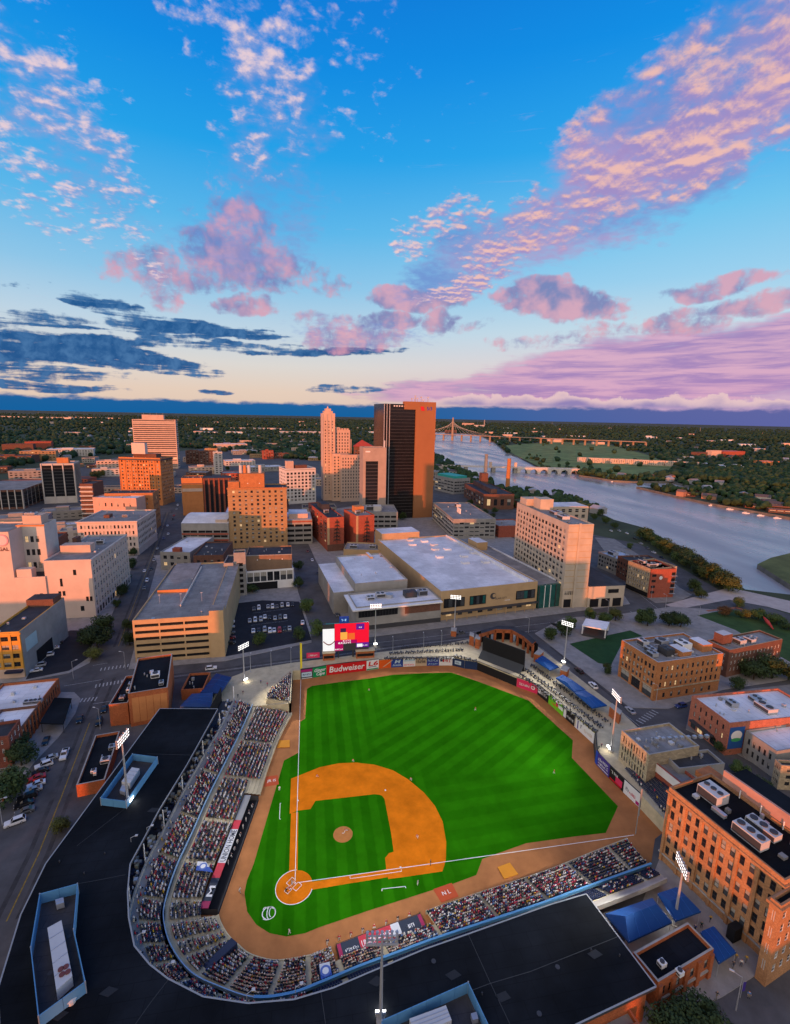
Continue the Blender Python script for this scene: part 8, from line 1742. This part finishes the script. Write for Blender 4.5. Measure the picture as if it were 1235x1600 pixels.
# arched bridge
t = thing('arched_bridge', 'long pale bridge with round arches and a bascule span across the river', 'bridge')
A_, E_ = at(690, 727.5, 12), at(905, 733, 12); u = (E_-A_).to_2d(); L = u.length; u.normalize(); n = Vector((-u.y, u.x)); a2 = A_.to_2d()
def brbox(s0, s1, d0, d1, z0, z1, m, nm): b = MB(); b.prism([a2+u*s0+n*d0, a2+u*s1+n*d0, a2+u*s1+n*d1, a2+u*s0+n*d1], z0, z1, m, bottom=True); return b.build(nm, t)
brbox(-60, L, -10, 10, 11.2, 12.4, B_PALE, 'deck'); 
for d in (-10, 9.6): brbox(-60, L, d, d+.4, 12.41, 13.4, B_PALE, 'parapet')
sp0 = L*.56; na = 6; aw = (L-sp0)/na
for k in range(na):
    b = MB(); N = 10; s0 = sp0+aw*k
    for j in range(N):
        x0, x1 = s0+3+(aw-6)*j/N, s0+3+(aw-6)*(j+1)/N; f = lambda x: .9+9.2*math.sqrt(max(0, 1-((x-s0-aw/2)/((aw-6)/2))**2))
        for d in (-10.02, 9.99): b.face([(*(a2+u*x0+n*d), f(x0)), (*(a2+u*x1+n*d), f(x1)), (*(a2+u*x1+n*d), 11.19), (*(a2+u*x0+n*d), 11.19)], B_PALE)
        b.face([(*(a2+u*x0-n*10.02), f(x0)), (*(a2+u*x0+n*10), f(x0)), (*(a2+u*x1+n*10), f(x1)), (*(a2+u*x1-n*10.02), f(x1))], B_PALE)
    b.build('arch', t); brbox(s0-3, s0+3, -11, 11, 0, 11.19, B_PALE, 'bridge_pier')
for s in (.02, .18, .38, .54): brbox(L*s-4, L*s+4, -9, 9, 0, 11.19, B_GREY, 'bridge_pier')
for s in (.36, .54): brbox(L*s-5, L*s+1, -13, -9.9, 11.19, 24, B_CREAM, 'tower_house')
# cable-stayed bridge
t = thing('cable_bridge', 'distant cable stayed bridge with one tall pale pylon and a long orange lit deck', 'bridge')
A_, E_ = at(640, 676.5, 30), at(1010, 690.5, 30); pb = at(709.8, 687.5, 1.0); a2 = A_.to_2d(); u = (E_-A_).to_2d(); L = u.length; u.normalize(); n = Vector((-u.y, u.x))
sp = (pb.to_2d()-a2).dot(u)
K_BRG = flat('bridge_concrete_warm', (.30, .23, .17), .8)
b = MB(); b.prism([a2-n*14, a2+u*L-n*14, a2+u*L+n*14, a2+n*14], 28, 31, K_BRG, bottom=True); b.build('deck', t)
pc = a2+u*sp; b = MB(); b.cyl((*pc, 0), (*pc, 60), 6.5, 5.5, K_BRG, 8); b.cyl((*pc, 60), (*pc, 118), 5.5, 4, K_BRG, 8); b.build('pylon', t)
b = MB()
for k in range(1, 9):
    for s in (-1, 1): q = pc+u*s*26*k; b.cyl((*pc, 114-5*k), (*q, 31), .3, .3, K_LTMET, 4, cap=False)
b.build('cables', t, kind='stuff')
for k in range(24): s = L*k/23; q = a2+u*s; b = MB(); b.cyl((*q, 0), (*q, 28), 5, 5, K_BRG, 6); b.build('bridge_pier', t)
# chimneys of the old power house, and the house itself
for (x, yb, yt_h, lab, m) in ((758, 754, 54, 'tall plain grey chimney of the old power house by the river', B_GREY), (793, 766, 54.5, 'tall chimney of the old power house glowing orange in the sun', B_ORNG)):  # orange of the second shaft is sunlight put into its brick colour
    c = at(x, yb); t = thing('chimney', lab, 'chimney', tuple(c)); b = MB(); b.cyl((0, 0, 0), (0, 0, yt_h-S), 3.6, 2.9, m, 14); b.build('shaft', t); b = MB(); b.cyl((0, 0, yt_h-S), (0, 0, yt_h-S+1.2), 3.3, 3.3, B_GREY, 14); b.build('rim', t)
r = building('power_house', 'long brown brick power house with a dark monitor roof beside the river chimneys', (726, 755), (757, 772), (795, 768), 24, B_BRN, K_ROOFD, S_=[(8, 2, 3, 15, 1, 1, .5, .6, 'd')], E_=[(4, 1, 4, 14, 2, 2, .5, .8, 'd')]); block(r, 'roof_monitor', r.w*.05, r.w*.9, r.d*.3, r.d*.5, r.zr, r.h+5, K_ROOFD); block(r, 'tower', 0, 12, r.d*.55, r.d*.8, r.zr, r.h+16, B_BRN)
r = building('low_building', 'low brick building with a curved front below the power house', (760, 812), (780, 822), (806, 815), 16, B_RED, K_ROOFG, S_=[(5, 2, 2, 9, 1, 1, .5, .5, 'd')], depth=30); vents(r, 5, 60)
r = building('low_building', 'dark flat building between the river and the power house chimney', (798, 780), (812, 784), (832, 780), 14, B_BRN, K_ROOFG, depth=20); vents(r, 4, 61)
# mid-distance buildings, each with its own look
MID = [(-20, 712, 26, 709, 20, B_BRN, K_ROOFD, 'brown block at the left edge on the skyline'), (30, 705, 68, 703, 26, B_BUFF, K_ROOFG, 'buff block with a stepped roof left of the dark glass office'), (72, 702, 124, 700, 22, B_PALE, K_ROOFW, 'pale wide building with a light roof behind the dark glass office'), (12, 736, 62, 733, 22, B_GREY, K_ROOFG, 'grey block above the low dark office'),
       (38, 690, 66, 689, 30, B_RED, K_ROOFD, 'red brick school like block among trees on the left'), (2, 694, 34, 693, 28, B_BRN, K_ROOFD, 'dark brown block at the far left among trees'), (150, 720, 182, 718, 24, B_CREAM, K_ROOFG, 'cream columned hall left of the orange office block'), (143, 733, 176, 731, 18, B_PALE, K_ROOFG, 'low pale hall in front of the columned one'), (95, 706, 130, 705, 14, B_WHT, K_ROOFW, 'white long roof behind trees on the left'),
       (-20, 812, 42, 808, 18, B_GREY, K_ROOFG, 'grey low deck above the pink sign wall'), (60, 800, 118, 792, 14, B_GREY, K_ROOFG, 'flat grey plaza deck below the dark glass office'), (92, 830, 118, 828, 20, B_PALE, K_ROOFG, 'low cream block left of the paired window block'), (-10, 845, 60, 842, 24, B_BRN, K_ROOFD, 'dark roofed block behind the pink sign wall'), (70, 822, 108, 818, 22, B_GREY, K_ROOFW, 'pale roofed block left of the street blocks'),
       (290, 704, 308, 703, 34, B_BRN, K_ROOFD, 'dark brown block right of the striped tower'), (311, 705, 333, 704, 34, B_BRN, K_ROOFD, 'second dark brown block right of the striped tower'), (334, 706, 346, 705, 46, B_PALE, K_ROOFG, 'thin pale slab tower right of the striped tower'), (296, 730, 334, 728, 18, B_CREAM, K_ROOFG, 'cream colonnaded building right of the orange office block'), (352, 720, 396, 718, 16, B_PALE, K_ROOFW, 'pale low building above the tan hotel'), (336, 694, 382, 692, 22, B_CREAM, K_ROOFW, 'cream building with an orange lit front beyond the tan hotel'), (384, 730, 440, 727, 14, B_GREY, K_ROOFW, 'long low white roof left of the gridded office'),
       (411, 704, 427, 703, 26, B_RED, K_TILE if False else B_TILE, 'small red gabled hall behind the gridded office'), (428, 708, 452, 707, 18, B_BRN, K_ROOFD, 'brown hall beside the small red gabled one'), (364, 704, 400, 702, 16, B_GREY, K_ROOFW, 'grey low hall with a bright roof'), (456, 690, 498, 688, 14, B_GREY, K_ROOFG, 'long grey car park deck left of the stepped tower'), (440, 674, 500, 672, 16, B_PALE, K_ROOFW, 'pale low warehouse far behind the stepped tower'), (360, 668, 430, 666, 14, B_WHT, K_ROOFW, 'white long warehouse in the trees far behind the tan hotel'), (470, 742, 500, 741, 14, B_GREY, K_ROOFG, 'grey flat block left of the stepped tower foot'), (556, 755, 590, 757, 16, B_GREY, K_ROOFG, 'low grey block at the foot of the red roofed tower'),
       (0, 650, 92, 652, 22, B_WHT, K_ROOFW, 'very long white warehouse near the horizon on the far left'), (96, 651, 180, 653, 20, B_WHT, K_ROOFW, 'second long white warehouse near the horizon on the left'), (560, 668, 598, 668, 16, B_PALE, K_ROOFW, 'pale low warehouses left of the black tower'), (700, 672, 716, 671, 30, B_BRN, K_ROOFD, 'dark port shed beyond the cable bridge'), (726, 661, 744, 661, 44, B_CREAM, K_ROOFG, 'cream grain elevator at the river mouth'), (745, 664, 760, 664, 30, B_PALE, K_ROOFG, 'pale port silo right of the grain elevator'),
       (1092, 707, 1112, 706, 24, B_BRN, K_ROOFD, 'brown hospital wing on the far bank'), (1113, 704, 1130, 704, 28, B_CREAM, K_ROOFG, 'cream hospital block on the far bank'), (1131, 705, 1168, 708, 26, B_RED, K_ROOFG, 'reddish long hospital block on the far bank'), (1076, 714, 1096, 714, 14, B_PALE, K_ROOFW, 'round pale hall left of the hospital'), (1194, 721, 1222, 724, 18, B_TERRA, K_ROOFG, 'orange block at the right edge beyond the far bank wood'), (1132, 728, 1180, 731, 12, B_PALE, K_ROOFW, 'long pale shed row behind the far bank wood'), (1182, 729, 1198, 730, 14, B_TERRA, K_ROOFG, 'orange shed behind the far bank wood'), (1200, 732, 1240, 734, 12, B_PALE, K_ROOFW, 'pale shed at the right edge behind the far bank wood')]
rm_ = random.Random(4)
for (x0, y0, x1, y1, h, m, rm2, lab) in MID:
    p = at(x0, y0+ (h*.0), h); 
    w_px = x1-x0; dist = (at((x0+x1)/2, (y0+y1)/2, h)-CAM).length; wd = w_px*dist/FPX*.97
    a, e = at(x0, y0, h), at(x1, y1, h); rz = math.degrees(math.atan2(e.y-a.y, e.x-a.x)); rz = max(-14, min(16, rz)) if abs(rz) < 60 else 4
    nf = max(1, int((h-6)/4)); nc = max(2, int(wd/6))
    dm = dist > 1500
    r = building('far_building' if dm else 'low_building', lab, (x0, y0), (x1, y1), (x1, y1-3), h, m, rm2, S_=() if dm else [(nc, nf, 1.5, h-S-1.5, .8, .8, .5, .5, 'd')], world=(a.x, a.y, wd, min(60, max(14, wd*.5)), rz))
    if not dm: vents(r, 3, int(x0)+77); block(r, 'roof_house', r.w*.3, r.w*.55, r.d*.35, r.d*.65, r.zr, r.h+rm_.uniform(1, 3.5), m)
# pale riverside apartments on the far bank
for k in range(15):
    x = 905+ k*12.3; y = 722+.9*k*.6; p = at(x, y, S)
    r = building('apartment_house', 'white apartment block, %s from the left in the row on the far bank' % ORD[k], (x, y), (x+9, y), (x+9, y-2), 17, B_WHT, K_ROOFG, S_=[(5, 3, 1, 11, .5, .5, .5, .55, 'd')], world=(p.x, p.y, 26+6*rm_.random(), 14, rm_.uniform(-25, 0)), group='white apartment blocks on the far bank')
# marina sheds and boats on the far bank spit
for k, (x, y, w_, m, lab) in enumerate(((1125, 781, 55, K_ROOFG, 'grey roofed long marina shed on the spit'), (1165, 788, 50, K_ROOFG, 'second grey roofed marina shed on the spit'), (1202, 795, 50, K_ROOFG, 'third grey roofed marina shed at the right edge of the spit'), (1062, 770, 22, B_TILE, 'small red roofed boat house on the spit'), (1085, 764, 26, B_TILE, 'red roofed marina house by the inner basin'))):
    p = at(x, y, 9); building('marina_shed', lab, (x, y), (x+9, y), (x+9, y-2), 9+k % 2, B_BRN, m, S_=[(6, 1, .5, 3.5, .5, .5, .8, .9, 'd')], world=(p.x, p.y, w_, 12, -32))
hb = MB(); hb.face([(-6, 0, .9), (-5, -1.6, 1.0), (5, -1.7, 1.0), (5, 1.7, 1.0), (-5, 1.6, 1.0)][::-1], K_WHITE); hb.face([(-7, 0, 2.4), (-5, -1.9, 2.2), (5, -1.9, 2.1), (5, 1.9, 2.1), (-5, 1.9, 2.2)], K_WHITE)
for a, e in (((-7, 0), (-5, -1.9)), ((-5, -1.9), (5, -1.9)), ((5, -1.9), (5, 1.9)), ((5, 1.9), (-5, 1.9)), ((-5, 1.9), (-7, 0))): hb.face([(*a, .9), (*e, .9), (*e, 2.15), (*a, 2.15)], K_WHITE)
HULL = hb.mesh('hull'); hb = MB(); hb.box(-2.4, 2.6, -1.2, 1.2, 2.2, 3.6, K_WHITE); hb.box(-2.5, 2.5, -1.25, 1.25, 2.7, 3.2, K_GLASS); CAB = hb.mesh('cabin')
for k, (x, y) in enumerate(((1140, 795), (1112, 789), (1165, 801), (1188, 805), (1080, 781), (1214, 809), (958, 752), (952, 748))):
    p = at(x, y+1, .9); t = thing('motor_boat', 'white cabin boat, %s' % ('%s from the left moored along the marina spit' % ['third', 'second', 'fourth', 'fifth', 'first', 'sixth'][k] if k < 6 else ['right one of two by the far bank landing', 'left one of two by the far bank landing'][k-6]), 'boat', (p.x, p.y, .3), rm_.uniform(2.3, 2.8), 'boats along the far bank'); t.scale = (.7, .7, .7); link('hull', HULL, t); link('cabin', CAB, t)
b = MB(); strip(b, px_poly([(1000, 762.5), (1060, 776.5), (1121, 789.5), (1240, 810)], 1.6), 3, 1.8, B_GREY); b.build('jetty', kind='structure')
# many low roofs between the downtown blocks
FILL = [(x, y, math.hypot(w, d)*.5) for (_, x, y, w, d, _, rz) in DIMS]
FILL = [(dm[1]+.5*(dm[3]*math.cos(R(dm[6]))-dm[4]*math.sin(R(dm[6]))), dm[2]+.5*(dm[3]*math.sin(R(dm[6]))+dm[4]*math.cos(R(dm[6]))), .46*math.hypot(dm[3], dm[4])) for dm in DIMS]
FC = [('grey', B_GREY), ('cream', B_CREAM), ('brown', B_BRN), ('red brick', B_RED), ('pale', B_PALE), ('buff', B_BUFF)]; FR = [('white', K_ROOFW), ('grey', K_ROOFG), ('dark', K_ROOFD), ('grey', K_ROOFG)]
zone = px_poly([(-20, 800), (-20, 712), (160, 700), (330, 694), (500, 694), (640, 706), (720, 770), (700, 800), (500, 800), (470, 850), (340, 840), (290, 800), (262, 800), (225, 780), (180, 800)])
rf_ = random.Random(12); nb = 0; tries = 0
while nb < 70 and tries < 6000:
    tries += 1; px_, py_ = rf_.uniform(-20, 720), 694+150*rf_.random()**1.7; c = at(px_, py_, S)
    if not in_poly(c.x, c.y, zone): continue
    w, d = rf_.uniform(16, 44), rf_.uniform(14, 36); rad_ = .46*math.hypot(w, d)
    if any(math.hypot(c.x-a, c.y-b) < r_+rad_ for a, b, r_ in FILL): continue
    FILL.append((c.x, c.y, rad_)); (cn, cm_), (rn_, rm3) = FC[nb % 6], rf_.choice(FR); hh = S+rf_.choice((6, 8, 9, 11, 14)); tz = rf_.choice((4, -8, 6)); ct, st2 = math.cos(R(tz)), math.sin(R(tz))
    r = building('low_building', 'low %s block with a %s flat roof, one of many between the downtown towers' % (cn, rn_), (0, 1500), (10, 1500), (10, 1400), hh, cm_, rm3, S_=[(max(2, int(w/5)), max(1, int((hh-S)/4)), 1, hh-S-1.4, .8, .8, .5, .5, 'd')], world=(c.x-.5*(w*ct-d*st2), c.y-.5*(w*st2+d*ct), w, d, tz), group='low %s blocks between the downtown towers' % cn)
    vents(r, 3, nb+300); nb += 1
# small houses among the trees
K_HW = [flat('house_wall_%d' % i, c, .9) for i, c in enumerate(((.5, .47, .43), (.38, .2, .13), (.42, .40, .37), (.3, .3, .3)))]; K_HR = [flat('house_roof_%d' % i, c, .95) for i, c in enumerate(((.09, .08, .08), (.14, .10, .09), (.22, .21, .21), (.32, .33, .36)))]
HM = []
for i in range(8):
    b = MB(); w, d, h = rm_.uniform(10, 22), rm_.uniform(8, 14), rm_.uniform(5, 8); b.box(-w/2, w/2, -d/2, d/2, 0, h, K_HW[i % 4]); W1 = b.mesh('wall')
    b = MB(); e = .6; z = h+3.2; q = [(-w/2-e, -d/2-e, h), (w/2+e, -d/2-e, h), (w/2+e, d/2+e, h), (-w/2-e, d/2+e, h)]; r0, r1 = (-w/2-e, 0, z), (w/2+e, 0, z)
    b.face([q[0], q[1], r1, r0], K_HR[i % 4]); b.face([q[2], q[3], r0, r1], K_HR[i % 4]); b.face([q[1], q[2], r1], K_HR[i % 4]); b.face([q[3], q[0], r0], K_HR[i % 4]); HM.append((W1, b.mesh('roof')))
down = px_poly([(-400, 1640), (-260, 1000), (-60, 748), (60, 722), (150, 712), (300, 700), (420, 715), (500, 720), (640, 722), (660, 730), (735, 770), (840, 805), (900, 835), (1000, 860), (1130, 935), (1500, 1100), (1500, 1700)])
mead = px_poly([(800, 708), (850, 733), (905, 738), (960, 747), (1030, 744), (1060, 730), (1010, 710), (950, 694), (870, 690), (785, 696)])
sheet('meadow', mead, S+.03, K_MEAD)
def wedge(rmin, rmax, rn, a0=-36, a1=56):
    a = R(rn.uniform(a0, a1)); r = math.exp(rn.uniform(math.log(rmin), math.log(rmax))); return CAM.x+r*math.sin(a), CAM.y+r*math.cos(a), r
rh = random.Random(77); nh = 0; HP = []
while nh < 240:
    x, y, r_ = wedge(620, 2600, rh)
    if in_poly(x, y, down) or in_poly(x, y, river) or in_poly(x, y, mead) or (x > 330 and y < 420): continue
    w, rf_ = HM[nh % 8]; wc = ('cream', 'brown', 'pale grey', 'grey')[nh % 4]; rcn = ('dark', 'brown', 'grey', 'light grey')[nh % 4]
    t = thing('house', 'small %s house with a %s gabled roof among the far trees' % (wc, rcn), 'house', (x, y, S), rh.uniform(0, 3.14), '%s houses among the far trees' % wc); link('wall', w, t); link('roof', rf_, t); HP.append((x, y)); nh += 1
# tiny pale buildings towards the horizon
b = MB(); b.box(-30, 30, -10, 10, 0, 11, K_WHITE, K_ROOFW); FB = b.mesh('far_building'); b = MB(); b.box(-22, 22, -10, 10, 0, 14, B_CREAM, K_ROOFW); FB2 = b.mesh('far_building')
for k in range(90):
    while True:
        x, y, r_ = wedge(2600, 8500, rh, -34, 54)
        if not in_poly(x, y, river): break
    link('far_building', FB if k % 2 else FB2, None, (x, y, S), rh.uniform(-.4, .4), 'tiny %s building specks scattered toward the horizon' % ('white' if k % 2 else 'cream'), 'building', 'tiny %s buildings near the horizon' % ('white' if k % 2 else 'cream')).scale = (rh.uniform(.5, 2.2), 1, rh.uniform(.6, 1.3))
for k, (x, yb, hh) in enumerate(((757, 667, 95), (725, 665, 60), (863, 664, 70), (1094, 676, 60), (60, 648, 60))):
    c = at(x, yb, S); t = thing('mast', ['thick dark smoke stack near the river mouth', 'thin stack left of the grain elevator', 'slim mast near the horizon right of the river', 'slim mast near the horizon on the far right', 'slim mast near the horizon on the far left'][k], 'chimney' if k < 2 else 'mast', tuple(c)); rr = 9 if k == 0 else 2.2
    b = MB(); b.cyl((0, 0, 0), (0, 0, hh), rr, rr*.7, B_GREY, 8); b.build('shaft', t)
# far woods: one mass of crowns, dense to the horizon
import numpy as np
def ico():
    g = (1+5**.5)/2; v = np.array([(-1, g, 0), (1, g, 0), (-1, -g, 0), (1, -g, 0), (0, -1, g), (0, 1, g), (0, -1, -g), (0, 1, -g), (g, 0, -1), (g, 0, 1), (-g, 0, -1), (-g, 0, 1)])/math.sqrt(1+g*g)
    f = [(0, 11, 5), (0, 5, 1), (0, 1, 7), (0, 7, 10), (0, 10, 11), (1, 5, 9), (5, 11, 4), (11, 10, 2), (10, 7, 6), (7, 1, 8), (3, 9, 4), (3, 4, 2), (3, 2, 6), (3, 6, 8), (3, 8, 9), (4, 9, 5), (2, 4, 11), (6, 2, 10), (8, 6, 7), (9, 8, 1)]
    return v, np.array(f)
def ico2():
    v, f = ico(); v = [tuple(p) for p in v]; cache = {}; out = []
    def mid(a, b):
        k = (min(a, b), max(a, b))
        if k not in cache: p = np.array(v[a])+np.array(v[b]); p /= np.linalg.norm(p); v.append(tuple(p)); cache[k] = len(v)-1
        return cache[k]
    for a, b, c in f:
        x, y, z = mid(a, b), mid(b, c), mid(c, a); out += [(a, x, z), (b, y, x), (c, z, y), (x, y, z)]
    return np.array(v), np.array(out)
def wood(name, pts, shape, m, label, seed):
    rg = np.random.default_rng(seed); V0, F0 = shape; n = len(pts); P = np.array(pts)
    s = P[:, 3:4]; V = V0[None]*(1+rg.uniform(-.28, .28, (n, len(V0), 1)))
    V = V*np.stack([s[:, 0], s[:, 0], s[:, 0]*rg.uniform(.8, 1.15, n)], 1)[:, None, :]+P[:, None, :3]
    F = F0[None]+(np.arange(n)*len(V0))[:, None, None]
    me = bpy.data.meshes.new(name); V = V.reshape(-1, 3); F = F.reshape(-1, 3)
    me.vertices.add(len(V)); me.vertices.foreach_set('co', V.ravel()); me.loops.add(F.size); me.loops.foreach_set('vertex_index', F.ravel().astype(np.int32)); me.polygons.add(len(F)); me.polygons.foreach_set('loop_start', np.arange(0, F.size, 3, dtype=np.int32)); me.polygons.foreach_set('loop_total', np.full(len(F), 3, dtype=np.int32))
    me.materials.append(m); me.update(calc_edges=True); me.validate(); return link(name, me, label=label, cat='wood', kind='stuff')
K_WOOD = mat('wood_foliage', (.020, .046, .022), .95, .55, .02); K_WOOD2 = mat('wood_foliage_near', (.028, .056, .021), .95, .55, .06)
pts = []; near_pts = []
rw = random.Random(31)
def clear(x, y): return not any(abs(x-a) < 14 and abs(y-b) < 14 for a, b in HP)
while len(pts) < 15000:
    x, y, r_ = wedge(1100, 14000, rw)
    if in_poly(x, y, down) or in_poly(x, y, river): continue
    if in_poly(x, y, mead) and rw.random() < .97: continue
    s = rw.uniform(6, 10)*(1 if r_ < 4000 else 1.6); pts.append((x, y, S+s*.75, s))
while len(near_pts) < 2600:
    x, y, r_ = wedge(560, 1300, rw)
    if in_poly(x, y, down) or in_poly(x, y, river) or (x > 300 and y < 430): continue
    if in_poly(x, y, mead) and rw.random() < .97: continue
    if r_ < 1300 and not clear(x, y): continue
    for q in range(rw.choice((2, 3))): s = rw.uniform(2.6, 5); near_pts.append((x+rw.uniform(-3, 3), y+rw.uniform(-3, 3), S+rw.uniform(3.5, 7.5), s))
wp = px_poly([(1073, 752), (1235, 772), (1330, 790), (1330, 742), (1235, 736), (1140, 736), (1078, 738)])
xs = [p.x for p in wp]; ys = [p.y for p in wp]; k = 0
while k < 700:
    x, y = rw.uniform(min(xs), max(xs)), rw.uniform(min(ys), max(ys))
    if in_poly(x, y, wp) and not in_poly(x, y, river):
        for q in range(3): s = rw.uniform(3, 5.5); near_pts.append((x+rw.uniform(-4, 4), y+rw.uniform(-4, 4), S+rw.uniform(5, 13), s))
        k += 1
bank = [(812, 713), (845, 734), (900, 738), (940, 748), (1000, 753), (1050, 754), (1075, 768)]
for (p, q) in zip(bank[:-1], bank[1:]):
    for j in range(26):
        c = at(p[0]+(q[0]-p[0])*rw.random(), p[1]+(q[1]-p[1])*rw.random()-rw.uniform(1.5, 5), S)
        if not in_poly(c.x, c.y, river): s = rw.uniform(2.5, 5); near_pts.append((c.x, c.y, S+s*.6, s))
wood('far_woods', pts, ico(), K_WOOD, 'dark mass of distant tree crowns reaching to the horizon', 1)
wood('near_woods', near_pts, ico2(), K_WOOD2, 'suburban tree crowns beyond downtown and the wood on the far river bank', 2)
